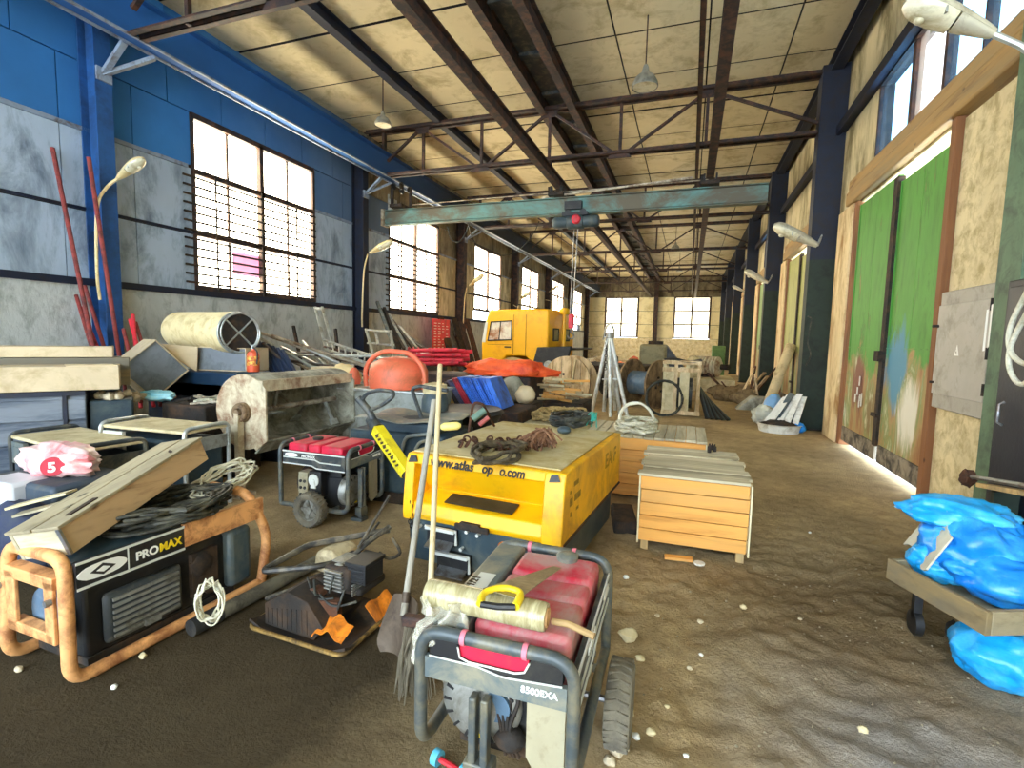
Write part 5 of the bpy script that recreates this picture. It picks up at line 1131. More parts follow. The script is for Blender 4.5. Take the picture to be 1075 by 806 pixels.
# cardboard boxes and the ribbed drum
def tilted_box(label, c, w_, h_, d_, roll, rz, m1, m2):
    t = thing('cardboard_box', label, 'box', c)
    Mx = Matrix.Rotation(rz, 3, 'Z') @ Matrix.Rotation(roll, 3, 'Y'); P = lambda x, y, z: V(c) + Mx @ V((x, y, z))
    b = MB(); th = .012
    def wall(x0, x1, y0, y1, z0, z1): b.para(P(x0, y0, z0), Mx @ V((x1 - x0, 0, 0)), Mx @ V((0, y1 - y0, 0)), Mx @ V((0, 0, z1 - z0)))
    wall(-w_ / 2, w_ / 2, 0, d_, -h_ / 2, -h_ / 2 + th); wall(-w_ / 2, w_ / 2, 0, d_, h_ / 2 - th, h_ / 2); wall(-w_ / 2, -w_ / 2 + th, 0, d_, -h_ / 2, h_ / 2); wall(w_ / 2 - th, w_ / 2, 0, d_, -h_ / 2, h_ / 2)
    build('carton', b, m1, t, w=True)
    b = MB(); wall(-w_ / 2 + th, w_ / 2 - th, .03, .04, -h_ / 2 + th, h_ / 2 - th); build('front_face', b, m2, t, w=True); return t
b = MB(); b.box(-7.2, -4.75, 5.0, 5.75, 0, .95); solo('wooden_stand', b, M['steel_navy'], 'dark navy stand carrying the cardboard boxes and the ribbed drum', 'stand', (-6, 5.3, 0), bevel=.01)
tilted_box('cardboard box standing on its corner left of the ribbed drum', tuple(D(163, 388, 4.55)), .54, .54, .5, math.radians(-42), math.radians(70), M['pale_card'], M['grey_card'])
t = tilted_box('wide cardboard box with grey front under the ribbed drum', tuple(D(231, 377, 5.15)), .80, .32, .45, 0, math.radians(8), M['pale_card'], M['grey_card'])
p1, p2, p3, p4 = D(208, 364, 5.06), D(207, 390, 5.06), D(187, 378, 4.9), D(170, 361, 4.9)
b = MB(); n_ = V((.3, -.8, 0)) * .012; b.add([p1, p2, p3, p4, p1 + n_, p2 + n_, p3 + n_, p4 + n_], [(0, 1, 2, 3), (7, 6, 5, 4), (0, 4, 5, 1), (1, 5, 6, 2), (2, 6, 7, 3), (3, 7, 4, 0)]); build('open_flap', b, M['pale_card'], t, w=True)
b = MB(); x0, x1, z0, z1 = pbox(b, 174, 390, 246, 418, 5.0, .4); solo('plastic_crate', b, mat('navy_plastic', '173652', .5, 0, .15, 4), 'navy plastic crate under the cardboard boxes left of the mixer', 'crate', (x0, 5, z0), bevel=.02)
a_, e_ = D(196, 347, 5.6), D(244, 349, 5.25); ax = (e_ - a_).normalized(); R_ = .27; l_ = (e_ - a_).length + .35
t = thing('ribbed_drum', 'cream ribbed drum lying on its side on the cardboard boxes', 'drum', tuple((a_ + e_) / 2 - V((0, 0, R_))))
prof = []; n = 26
for k in range(n):
    h = -.2 + l_ * k / n; prof += [(R_, h), (R_ + .008, h + l_ / n * .4), (R_ + .008, h + l_ / n * .6)]
b = MB(); b.lathe([(R_ * .75, -.24)] + prof + [(R_, l_ - .2)], tuple(a_), tuple(ax), 36, True, False); build('wrapped_body', b, M['drum_cream'], t, w=True)
c_ = a_ + ax * (l_ - .22)
b = MB(); b.cyl(c_, ax, R_ - .01, .03, 30); build('end_disc', b, M['darkiron'], t, w=True)
x_, y_, _ = basis(ax); b = MB()
for s in (1, -1): u = (x_ * .7 + y_ * .7 * s); b.bar(c_ + ax * .04 - u * R_, c_ + ax * .04 + u * R_, .03, .015)
build('cross_brace', b, M['galv'], t, w=True)
b = MB(); b.ring(c_ + ax * .03, ax, R_, .014, 36); b.ring(c_ + ax * .09, ax, R_ - .01, .012, 36); build('end_ring', b, M['galv'], t, w=True)
# fire extinguisher
p = D(266, 390, 5.0); b = MB(); b.box(p.x - .16, p.x + .16, p.y - .12, p.y + .16, 0, p.z - .002); solo('oil_can', b, M['dark_teal'], 'dark square can under the small orange red fire extinguisher', 'can', (p.x, p.y, 0), bevel=.02)
t = thing('fire_extinguisher', 'small orange red fire extinguisher standing right of the ribbed drum', 'fire extinguisher', tuple(p))
b = MB(); b.lathe([(.0, 0), (.07, 0), (.075, .02), (.075, .2), (.06, .25), (.025, .27), (.025, .29)], tuple(p), n=18); build('cylinder', b, mat('extinguisher_red', 'DC5A34', .4, 0, .1, 4), t, w=True)
b = MB(); b.rod(p + V((0, 0, .29)), p + V((0, 0, .33)), .02); b.bar(p + V((-.02, 0, .33)), p + V((.09, 0, .36)), .02, .012); build('valve', b, M['galv'], t, w=True)
b = MB(); b.tube(spline([p + V((.02, -.02, .31)), p + V((.1, -.03, .25)), p + V((.1, -.04, .1))], 6), .01, 6); build('hose', b, M['black'], t, w=True)
b = MB(); b.lathe([(.0765, .08), (.0765, .2)], tuple(p), n=18, cap0=False, cap1=False); build('paper_label', b, mat('label_yellow', 'E8C04A', .6, 0, .3, 40, 'C03A2A', .5, 30, bump=0), t, w=True)
# scaffold heap below the windows -------------------------------------
b = MB()
for x in (-7.6, -6.2, -4.9):
    for y in (6.0, 7.6): b.box(x - .05, x + .05, y - .05, y + .05, 0, .86)
for y in (6.0, 7.6): b.box(-7.7, -4.8, y - .05, y + .05, .86, .94)
for y in (6.2, 6.6, 7.0, 7.4): b.box(-7.7, -4.8, y - .06, y + .06, .94, .965)
solo('steel_rack', b, M['darkiron'], 'dark steel rack under the heap of scaffold pipes below the first window', 'rack', (-6.2, 6.8, 0))
def seg(name, label, cat, pa, pb, Ya, Yb, r_, mt, grp=None, sq=False):
    a, e = D(pa[0], pa[1], Ya), D(pb[0], pb[1], Yb); b = MB()
    if sq: b.bar(a, e, r_ * 2, r_ * 2)
    else: b.tube([a, e], r_, 8)
    return solo(name, b, mt, label, cat, tuple((a + e) / 2), grp)
rr = random.Random(33)
lines = [((262, 345), (352, 378), 5.8, 6.8), ((268, 352), (340, 392), 5.8, 6.4), ((276, 360), (318, 398), 5.7, 6.0), ((285, 352), (400, 390), 6.0, 7.2), ((290, 372), (392, 374), 6.4, 7.0), ((300, 378), (398, 392), 6.2, 7.0), ((310, 360), (372, 394), 6.6, 6.9), ((322, 366), (388, 396), 6.4, 6.8), ((330, 372), (410, 388), 6.6, 7.4), ((300, 392), (372, 384), 6.2, 6.6), ((318, 358), (352, 396), 7.0, 6.4), ((340, 364), (420, 382), 7.2, 7.6), ((282, 368), (330, 390), 6.2, 6.5), ((295, 364), (345, 388), 6.8, 6.6), ((270, 366), (300, 396), 5.8, 5.9), ((350, 372), (415, 394), 6.9, 7.2), ((360, 384), (420, 376), 6.9, 7.5), ((305, 370), (365, 372), 7.0, 7.3)]
for k, (p, q, Ya, Yb) in enumerate(lines):
    seg('scaffold_pipe', 'scaffold pipe lying in the tangled heap below the first window', 'pipe', p, q, Ya, Yb, .022, (M['pipe_pale'], M['galv'], M['pipe_dark'])[k % 3], 'scaffold pipes in the heap')
for k, (p, q) in enumerate((((308, 342), (320, 400)), ((352, 345), (358, 400)))):
    seg('dark_bar', 'dark steel bar standing in the scaffold heap against the plaster wall', 'bar', p, q, 8.3, 8.2, .025, M['darkiron'], 'dark bars in the scaffold heap', True)
for k in range(7):
    seg('navy_strip', 'navy flat strip hanging over the left end of the scaffold heap', 'strip', (266 + 5 * k, 356 + 2 * k), (284 + 5 * k, 398), 5.9, 5.7, .022, mat('navy_strip%d' % 0, '23324E', .6) if k == 0 else bpy.data.materials['navy_strip0'], 'navy strips on the scaffold heap', True)
# aluminium ladder on the heap
t = thing('ladder', 'pale metal ladder lying slanted over the scaffold heap', 'ladder', tuple(D(372, 368, 7.3)))
A0, A1, B0, B1 = D(340, 357, 7.4), D(402, 377, 6.9), D(341, 366, 7.2), D(400, 386, 6.7)
for a, e in ((A0, A1), (B0, B1)):
    b = MB(); b.bar(a, e, .05, .03); build('rail', b, M['galv'], t, w=True)
for k in range(9):
    f = (k + .5) / 9; b = MB(); b.rod(A0.lerp(A1, f), B0.lerp(B1, f), .013, 6); build('rung', b, M['galv'], t, w=True)
t = thing('trestle', 'pale folding trestle standing against the wall behind the scaffold heap', 'trestle', tuple(D(345, 385, 8.2)))
for p, q in (((331, 322), (343, 380)), ((338, 322), (352, 380))):
    a, e = D(*p, 8.4), D(*q, 8.0); e = e + (e - a) * ((e.z - .02) / (a.z - e.z)); e.y = max(e.y, 7.75); b = MB(); b.bar(a, e, .05, .03); build('leg', b, M['galv'], t, w=True)
b = MB(); b.bar(D(331, 324, 8.4), D(338, 324, 8.4), .05, .05); build('top_bar', b, M['galv'], t, w=True)
t = thing('angle_iron_rack', 'pale angle iron frame leaning beside the second column', 'frame', tuple(D(400, 374, 9.4)))
b = MB()
for p, q in (((384, 345), (395, 382)), ((410, 347), (414, 380)), ((384, 346), (411, 348)), ((394, 347), (397, 362)), ((386, 360), (413, 362)), ((392, 374), (430, 376))): b.bar(D(*p, 9.6), D(*q, 9.2), .05, .04)
build('frame_bars', b, M['galv'], t, w=True)
for k in range(11):
    p, q = (396 + 2.6 * k + (k % 3), 317 + 3.2 * k + (4 if k % 2 else 0)), (414 + 3.4 * k, 366 + (k % 3) * 2)
    seg('steel_profile', 'dark grey steel profile in the bundle leaning under the second window', 'profile', p, q, 11.8 + .05 * k, 10.6 + .08 * k, .035, M['darkiron'] if k % 4 else M['gen_grey'], 'steel profiles under the second window', True)
for k in range(5):
    b = MB(); x0 = 420 + 7 * k; pbox(b, x0, 370 + 3 * (k % 2), x0 + 30, 373 + 3 * (k % 2), 9.2 + .15 * k, .1); solo('flat_bar', b, M['galv'] if k % 2 else M['white_paint'], 'pale flat bar on the stack left of the red steel props', 'bar', None, 'flat bars beside the red props')
# red props
b = MB(); b.box(-6.0, -5.05, 8.9, 10.1, 0, 1.12); solo('steel_stack', b, M['charcoal'], 'dark grey stack under the pale flat bars', 'stack', (-5.5, 9.5, 0), bevel=.02)
b = MB(); b.box(-5.0, -3.7, 8.3, 9.4, 0, .95); solo('pallet_stack', b, M['steel_brown'], 'dark brown stack under the bundle of red steel props', 'stack', (-4.5, 8.8, 0), bevel=.02)
for k in range(12):
    y_ = 366 + (k % 4) * 4.6; x_ = 430 + (k // 4) * 5 + 1.5 * (k % 2); a, e = D(x_, y_ + 2, 8.4 + .12 * (k // 4)), D(x_ + 50 + 3 * (k % 3), y_ + 1 + (k % 3), 8.6 + .2 * (k // 4))
    t = thing('steel_prop', 'red adjustable steel prop in the bundle behind the orange red drum', 'prop', tuple((a + e) / 2), 0, 'red steel props in a bundle')
    b = MB(); b.tube([a, e], .035, 8); build('tube', b, M['prop_red'], t, w=True)
    d_ = (e - a).normalized(); b = MB(); b.cyl(a - d_ * .02, d_, .075, .015, 8); build('end_plate', b, M['prop_red'], t, w=True)
    b = MB(); b.tube([a.lerp(e, .4), a.lerp(e, .46)], .05, 8); build('collar', b, M['red'], t, w=True)
# mixer trough with its paddles ------------------------------------------
mx = thing('paddle_mixer', 'cement splashed horizontal paddle mixer with a big round end disc', 'mixer', (-4.2, 3.95, 0))
c0 = D(256, 440, 3.85); ax = V((.03, 1, 0)).normalized(); Lm = 1.35; fw_ = V((ax.y, -ax.x, 0)); up = V((0, 0, 1))     # fw_: the open side
Rm_ = .38; cz = .85; c0 = V((c0.x, c0.y, cz))
arc = [(Rm_ * math.cos(a), Rm_ * math.sin(a)) for a in [math.radians(x) for x in range(60, 301, 12)]]      # x along fw_ (front open), y up
disc = [(-Rm_ * .0 + Rm_ * math.cos(a), Rm_ * math.sin(a)) for a in [math.radians(x) for x in range(40, 292, 10)]] + [(Rm_ * .4, -Rm_ * 1.0), (Rm_ * .77, -Rm_ * .72)]
b = MB(); b.prism(disc, c0, fw_, up, ax * .02)
ed = build('end_disc', b, M['mixer_tan'], mx, w=True)
b = MB(); b.prism(disc, c0 + ax * (Lm - .02), fw_, up, ax * .02); build('far_disc', b, M['mixer_grey'], mx, w=True)
th = .018; poly = arc + [(x * (1 - th / Rm_), y * (1 - th / Rm_)) for x, y in reversed(arc)]
b = MB(); n = len(arc)
for k in range(n - 1):
    q = [arc[k], arc[k + 1], tuple(v * .95 for v in arc[k + 1]), tuple(v * .95 for v in arc[k])]; b.prism(q, c0 + ax * .02, fw_, up, ax * (Lm - .04))
build('trough', b, M['mixer_grey'], mx, w=True)
b = MB(); b.para(c0 + up * Rm_ * .86 + fw_ * Rm_ * .36 + ax * .0, ax * Lm, fw_ * .32 * Rm_, up * -.02); b.para(c0 + up * Rm_ * .84 + fw_ * Rm_ * .62, ax * Lm, fw_ * .02, up * -.1)
build('top_lip', b, M['mixer_tan'], mx, w=True)
b = MB(); b.prism([(Rm_ * .34, -Rm_ * 1.1), (Rm_ * .7, -Rm_ * .75), (Rm_ * .7, -Rm_ * .71), (Rm_ * .3, -Rm_ * 1.07)], c0 + ax * .02, fw_, up, ax * (Lm - .04)); build('discharge_lip', b, M['mixer_grey'], mx, w=True)
b = MB(); b.rod(c0 - ax * .05, c0 + ax * (Lm + .05), .03, 10); sh = build('shaft', b, M['pipe_pale'], mx, w=True)
for k in range(5):
    a = 1.3 * k; s = c0 + ax * (.12 + Lm * .19 * k); d_ = fw_ * math.cos(a) + up * math.sin(a)
    b = MB(); b.bar(s, s + d_ * Rm_ * .72, .035, .025); b.para(s + d_ * Rm_ * .66 - ax * .06, ax * .13, d_ * .07, d_.cross(ax) * .012); build('paddle', b, M['galv'], mx, w=True)
b = MB(); b.cyl(c0 - ax * .03, ax, .1, .03, 18); b.ring(c0 - ax * .05, ax, .07, .026, 16, 8); b.cyl(c0 - ax * .09, ax, .035, .09, 10)
for k in range(6): b.cyl(c0 - ax * .045 + (fw_ * math.cos(k * 1.047) + up * math.sin(k * 1.047)) * .085, ax, .014, .03, 6)
build('bearing', b, mat('bearing_brown', '8A7254', .85, .1, .3, 9, '5A4632', .4, 9, .3), mx, w=True)
b = MB(); q = c0 - ax * .06; b.bar((q.x, q.y, 0.03), (q.x, q.y, cz), .07, .05); b.box(q.x - .09, q.x + .1, q.y - .1, q.y + .1, 0, .04); build('stand_leg', b, M['mixer_tan'], mx, w=True)
q = c0 + ax * (Lm + .06); b = MB(); b.bar((q.x, q.y, 0.03), (q.x, q.y, cz), .07, .05); b.box(q.x - .09, q.x + .09, q.y - .1, q.y + .1, 0, .04); build('stand_leg', b, M['mixer_grey'], mx, w=True)
b = MB(); q = c0 - fw_ * .1 + V((0, 0, -.55)); b.bar((c0 - ax * .06 + V((0, 0, -cz + .2))), c0 + V((-.75, .35, -cz + .12)), .05, .05); build('tow_bar', b, M['darkiron'], mx, w=True)
# pale framed generator, plywood topped generator and bag behind the orange one ---------
def small_gen(label, c, rz, w_, d_, h_, topm, framem, bodym):
    t = thing('portable_generator', label, 'generator', c, rz)
    for x in (-w_ / 2, w_ / 2):
        b = MB(); b.tube(fillet([(x, -d_ / 2, .02), (x, -d_ / 2, h_), (x, d_ / 2, h_), (x, d_ / 2, .02)], .07, 5), .02, 8); b.rod((x, -d_ / 2, .12), (x, d_ / 2, .12), .018); b.box(x - .006, x + .006, -d_ / 2, d_ / 2, h_ - .22, h_ - .1); build('end_frame', b, framem, t)
    for y in (-d_ / 2, d_ / 2):
        b = MB(); b.rod((-w_ / 2, y, .05), (w_ / 2, y, .05), .018); build('rail', b, framem, t)
    b = MB(); b.box(-w_ / 2 + .03, w_ / 2 - .03, -d_ / 2 + .03, d_ / 2 - .03, .1, h_ - .12); bd = build('body', b, bodym, t, bevel=.03)
    b = MB()
    for k in range(4): b.box(-w_ / 2 + .1, w_ / 2 - .12, -d_ / 2 + .012, -d_ / 2 + .03, .2 + .07 * k, .23 + .07 * k)
    build('vent_bar', b, M['charcoal'], bd)
    b = MB(); b.box(-w_ / 2 + .03, -w_ / 2 + .26, -d_ / 2 - .004, -d_ / 2 + .03, h_ - .26, h_ - .07); b.box(-w_ / 2 + .06, -w_ / 2 + .2, -d_ / 2 - .012, -d_ / 2 - .003, h_ - .15, h_ - .11); build('control_panel', b, M['gen_grey'] if framem is M['charcoal'] else M['white_paint'], bd)
    b = MB(); b.box(-w_ / 2 + .04, w_ / 2 + .01, -d_ / 2 - .01, d_ / 2, h_ - .015 - .03, h_ - .015); build('top_board', b, topm, t, bevel=.01); return t
M['cream_board'] = mat('cream_board', 'D2C49A', .85, 0, .12, 3, 'A8966A', .35, 3, .1)
small_gen('generator in a pale tube frame with a cream board top, left of the mixer', (-4.56, 3.32, 0), math.radians(3), .98, .46, .80, M['cream_board'], M['galv'], M['dark_teal'])
small_gen('generator with a dark tube frame and tan board top behind the pink bag', (-5.0, 2.85, 0), math.radians(-8), 1.15, .5, .72, M['cream_board'], M['charcoal'], M['dark_teal'])
p = D(40, 502, 2.25)
t = thing('battery_case', 'dark blue grey case under the pink plastic bag at the left edge', 'case', (p.x, 2.42, 0))
b = MB(); b.box(-.42, .36, -.28, .24, 0, p.z); build('body', b, mat('slate_case', '3A4652', .6, 0, .15, 5, '5A5A52', .3, 4), t, bevel=.03)
b = MB(); b.box(-.4, .34, -.3, -.28, .3, .36); build('strap', b, M['black'], t)
bagm = mat('pink_white_plastic', 'F0D6D0', .45, 0, .08, 4, 'E0686E', .42, 2.5, .2, 18)
t = thing('plastic_bag', 'pink and white plastic shopping bag with a red printed 5, on the slate case', 'bag', (p.x, 2.36, p.z))
b = MB(); b.blob((p.x - .02, 2.40, p.z + .1), (.36, .16, .13), .3, 2, 5, 36, 24, .8); build('bag', b, bagm, t, w=True, ang=60)
nd_ = V((.82, -.56, .12)).normalized(); rt2 = nd_.cross(V((0, 0, 1))) * -1; up2 = nd_.cross(rt2); up2 = up2 if up2.z > 0 else -up2
q = D(55, 490, 2.24); b = MB(); b.lathe([(.055, -.05), (.068, -.012), (.064, 0)], tuple(q), tuple(nd_), 24); dk = build('red_disc', b, mat('bag_red', 'C22E42', .5, 0, .05, 5, bump=0), t, w=True)
lettering('printed_number', '5', .095, q + nd_ * .003 - rt2 * .028 - up2 * .035, rt2, up2, M['letter_white'], dk, w=True, bold=.02)
b = MB(); p = D(4, 520, 2.05); b.box(p.x - .3, p.x + .06, 2.05, 2.3, 0, p.z + .08); solo('white_canister', b, mat('white_canister', 'C9CCD0', .4, 0, .08, 5), 'pale canister at the very left edge below the plastic bag', 'canister', (p.x, 2.1, 0), bevel=.03)
b = MB(); pp = D(28, 560, 1.95); b.blob((pp.x - .12, 2.0, .26), (.3, .16, .26), .12, 1.6, 4, 24, 16, .95); solo('dark_sack', b, mat('dark_blue_sack', '27304A', .8, 0, .2, 5, '3A4048', .35, 5, .3, 16), 'dark blue sack slumped at the left edge behind the orange framed generator', 'sack', (pp.x, 2.0, 0))
for k, (p, q, m_, lb) in enumerate((((12, 532), (75, 516), 'cream_board', 'upper pale thin board lying behind the wooden box at the left'), ((18, 540), (70, 527), 'greywood_x', 'lower grey thin board lying behind the wooden box at the left'))):
    a, e = D(*p, 1.9), D(*q, 2.05); b = MB(); b.bar(a, e, .1, .014, (0, 0, 1)); solo('thin_board', b, M[m_], lb, 'board')
# grey tub, orange red drum hood and cone -------------------------------------
t = thing('steel_tub', 'grey steel tub under the orange red drum', 'tub', (-3.5, 5.45, 0))
b = MB(); b.prism([(-.62, .98), (.58, .98), (.5, .32), (-.46, .32)], (-3.47, 5.2, 0), (1, 0, 0), (0, 0, 1), (0, .75, 0)); build('tub_body', b, mat('tub_grey', '8C9088', .7, .1, .15, 4, '6A6A5E', .35, 4, .15), t, w=True, bevel=.01)
b = MB(); b.tube([(-4.1, 5.19, .98), (-2.88, 5.19, .98), (-2.88, 5.96, .98), (-4.1, 5.96, .98)], .018, 8, True); build('rim', b, M['galv'], t, w=True)
for x in (-3.85, -3.1):
    for y in (5.3, 5.85): b = MB(); b.bar((x, y, 0), (x, y, .36), .05, .05); build('leg', b, M['darkiron'], t, w=True)
p = D(414, 412, 5.5)
t = thing('drum_hood', 'dusty orange red drum with a tube arch standing on the grey tub', 'drum', (p.x, 5.6, .985))
b = MB(); b.lathe([(.36, 0), (.37, .04), (.37, .22), (.33, .31), (.22, .37), (.1, .39), (.0, .4)], (p.x, 5.6, .985), n=30); build('drum_shell', b, M['orange_red'], t, w=True)
b = MB(); b.tube(fillet([(p.x - .42, 5.5, .99), (p.x - .44, 5.5, 1.25), (p.x - .2, 5.5, 1.46), (p.x + .25, 5.5, 1.44), (p.x + .44, 5.5, 1.22), (p.x + .42, 5.5, .99)], .16, 7), .03, 10); b.rod((p.x - .43, 5.5, 1.1), (p.x - .3, 5.6, 1.1), .02); b.rod((p.x + .43, 5.5, 1.1), (p.x + .3, 5.6, 1.1), .02); build('arch_tube', b, M['orange_red'], t, w=True)
p = D(372, 404, 5.9); t = thing('traffic_cone', 'small orange cone shaped cap standing left of the orange red drum', 'cone', tuple(p))
b = MB(); b.lathe([(.1, 0), (.1, .1), (.06, .26), (.03, .3), (0, .3)], tuple(p - V((0, 0, .06))), n=16); build('cone', b, M['orange_red'], t, w=True)
b = MB(); b.lathe([(.13, -.08), (.13, -.06)], tuple(p), n=12); build('base', b, M['galv'], t, w=True)
b = MB(); p = D(362, 395, 6.1); b.blob((p.x, p.y, p.z), (.24, .2, .18), .2, 2, 3, 18, 12); solo('sand_sack', b, mat('sand_sack', 'CDB884', .9, 0, .12, 6), 'bulging sand coloured sack behind the orange cone cap', 'sack', tuple(p))
b = MB(); p = D(345, 392, 6.2); b.cbox(tuple(p), (.4, .3, .2), .2); solo('tan_box', b, M['pale_card'], 'tan box in the scrap left of the sand coloured sack', 'box', tuple(p))
b = MB(); b.box(-4.85, -3.98, 5.9, 6.6, 0, 1.0); solo('scrap_bin', b, M['mixer_grey'], 'cement grey bin under the sand coloured sack behind the mixer', 'bin', (-4.4, 6.2, 0), bevel=.02)
# breaker hammer
t = thing('breaker_hammer', 'yellow and black breaker hammer leaning between the red generator and the compressor', 'breaker', tuple(D(428, 497, 3.5)))
a_, e_ = D(397, 452, 3.75), D(428, 497, 3.55); ax = (e_ - a_).normalized(); pv = ax.cross(V((0, -1, 0))).normalized()
b = MB(); b.bar(a_ - ax * .02, e_, .10, .10); sl_ = build('yellow_body', b, mat('breaker_yellow', 'E6D21E', .5, 0, .08, 4, 'A8922A', .25, 6), t, w=True, bevel=.012)
mk = MB(); rr = random.Random(3)
for k in range(9):
    q = a_.lerp(e_, .12 + .085 * k) + V((-.02, -.0585, .0)); mk.bar(q, q + V((.04 + .02 * rr.random(), 0, .02)), .018 if k % 3 else .03, .003, (0, -1, 0))
build('worn_print', mk, M['letter_dark'], sl_, w=True)
b = MB(); b.tube([a_ - ax * .16, a_ - ax * .02], [.045, .06], 14); b.tube(fillet([D(376, 418, 3.8), D(388, 432, 3.8), D(396, 450, 3.78)], .05), .035, 10); build('cylinder_head', b, M['charcoal'], t, w=True)
b = MB(); b.tube(fillet([D(378, 424, 3.8), D(384, 413, 3.8), D(398, 409, 3.8), D(413, 411, 3.8), D(413, 416, 3.75), D(402, 425, 3.75), D(390, 430, 3.78)], .05), .018, 8); build('handle', b, M['charcoal'], t, w=True)
b = MB(); b.tube([e_, e_ + ax * .1], [.055, .03], 12); b.rod(e_ + ax * .05, V((e_.x + .06, e_.y - .02, .0)), .02); build('chisel', b, M['darkiron'], t, w=True)
# dark machine between them
t = thing('dark_engine', 'dark engine with tube hoops behind the breaker hammer', 'engine', (-2.75, 4.4, 0))
b = MB(); b.box(-3.15, -2.1, 4.15, 4.85, .12, .72); b.box(-2.95, -2.2, 4.2, 4.8, .7, .82); build('block', b, M['dark_teal'], t, w=True, bevel=.03)
b = MB(); b.tube(fillet([D(420, 478, 4.1), D(426, 458, 4.1), D(452, 455, 4.1), D(458, 476, 4.1)], .06), .018, 8); b.tube(fillet([D(436, 472, 4.1), D(440, 464, 4.1), D(465, 460, 4.2)], .06), .016, 8); build('hoop', b, M['gen_grey'], t, w=True)
b = MB(); b.tube(fillet([D(455, 470, 4.4), D(442, 437, 4.5), D(432, 408, 4.5), D(440, 405, 4.5), D(470, 410, 4.5)], .05), .02, 8); build('tall_hoop', b, M['charcoal'], t, w=True)
b = MB(); b.box(-3.1, -2.15, 4.2, 4.8, 0, .12); build('skid', b, M['darkiron'], t, w=True)
b = MB(); b.sheet(lambda u, v: (-3.1 + 1.0 * u, 4.16 + .6 * v, .83 + .02 * math.sin(u * 9) + .015 * math.sin(v * 8)), 10, 6, .008); build('dusty_cover', b, M['gen_grey'], t, w=True)
p = D(452, 440, 4.9); t = thing('oil_drum', 'slim dark cylinder with a cream cap behind the broom stick', 'cylinder', (p.x, 5.0, 0))
b = MB(); b.lathe([(.15, 0), (.15, .95), (.12, 1.02), (.05, 1.05)], (p.x, 5.0, 0), n=20); build('cylinder', b, M['chassis'], t, w=True)
b = MB(); b.lathe([(.14, 1.02), (.13, 1.12), (.04, 1.14)], (p.x, 5.0, 0), n=16); build('cap', b, M['cream_board'], t, w=True)
t = thing('black_tub', 'black bowl shaped tub behind the left back corner of the compressor', 'tub', tuple(D(482, 452, 5.0)))
p = D(482, 440, 5.1); b = MB(); b.lathe([(.2, p.z * -1 + .02), (.3, -.2), (.42, .06), (.44, .06), (.4, .1), (.3, .1), (.0, .08)], (p.x, 5.3, p.z), n=24); build('bowl', b, M['black'], t, w=True)
# blue, red and yellow boards standing in a row
t0 = D(500, 425, 6.5)
cols = [('2C6FD8', 'blue'), ('2F74E0', 'blue'), ('2A66CC', 'blue'), ('3478E4', 'blue'), ('C8304A', 'red'), ('56618A', 'slate'), ('2E2C30', 'black'), ('D8B870', 'cream')]
b = MB(); b.box(-3.6, -2.1, 6.3, 7.2, 0, .66); solo('low_pallet', b, M['steel_brown'], 'dark brown low stack carrying the row of blue boards', 'stack', (-2.9, 6.7, 0), bevel=.02)
btm = [(518, 429), (511, 428), (504, 427), (497, 426), (489, 425), (483, 424), (478, 424), (473, 423)]; tp_ = [(504, 397), (495, 397), (487, 396), (480, 396), (474, 397), (469, 399), (466, 401), (463, 402)]
names = ('nearest and widest blue board in the leaning row', 'second blue board from the right in the leaning row', 'third blue board from the right in the leaning row', 'fourth blue board, next to the red one in the leaning row', 'red board in the leaning row of blue boards', 'slate grey board left of the red one in the leaning row', 'black board left of the slate one in the leaning row', 'cream board at the left end of the leaning row')
for k, ((c_, nm), lb) in enumerate(zip(cols, names)):
    Y_ = 6.4 + .03 * k; e = D(btm[k][0], btm[k][1], Y_); a = D(tp_[k][0], tp_[k][1], Y_); w_ = (D(btm[k][0] + 9, btm[k][1] + .5, Y_) - e)
    b = MB(); b.para(e, w_ * (1.1 if k == 0 else .62), a - e, (0, .5 - .02 * k, .0)); b.para(e + w_ * .02 + V((0, -.02, 0)), w_ * .12, a - e, (0, .022, 0)); b.para(e + w_ * .4 + V((0, -.02, 0)), w_ * .08, a - e, (0, .022, 0)); solo('formwork_board', b, mat('board_' + nm + str(k), c_, .5, 0, .12, 4, '1A2A4A' if 'b' in nm else '5A3A2A', .3, 4), lb, 'board', tuple(e), 'boards in the leaning row', bevel=.004)
# tarpaulin heap, sack, wood offcuts, rope
b = MB(); x0, x1, z0, z1 = (-3.75, -2.65, 0, .96); b.box(x0, x1, 8.6, 9.5, z0, z1); solo('crate_stack', b, M['steel_brown'], 'dark stack under the orange tarpaulin in front of the truck', 'stack', (-3, 9, 0), bevel=.03)
c_ = D(530, 390, 8.7); b = MB()
b.blob((c_.x, c_.y + .25, 1.03), (.82, .5, .2), .3, 1.8, 7, 44, 22, .35); solo('tarpaulin', b, M['tarp'], 'orange tarpaulin draped in a heap in front of the yellow truck cab', 'tarpaulin', (c_.x, c_.y, 1.0), ang=60)
p = D(536, 408, 7.2); b = MB(); b.box(p.x - .3, p.x + .35, 7.15, 7.8, 0, .66); solo('low_box', b, M['darkiron'], 'dark box under the grey sack right of the blue boards', 'box', (p.x, 7.4, 0), bevel=.02)
b = MB(); b.blob((p.x - .06, 7.4, .85), (.22, .2, .2), .12, 1.5, 2, 22, 14, .95); solo('grey_sack', b, mat('grey_sack', '9A9684', .9, 0, .14, 5, '6A6656', .4, 4, .3, 14), 'round grey sack right of the blue boards', 'sack', (p.x, 7.4, .66))
b = MB(); b.blob((p.x + .2, 7.3, .79), (.16, .15, .14), .12, 1.5, 5, 18, 12, .95); solo('cream_sack', b, mat('cream_sack', 'D2BE98', .9, 0, .12, 5), 'small cream sack right of the round grey sack', 'sack', (p.x + .2, 7.3, .66))
rr = random.Random(9)
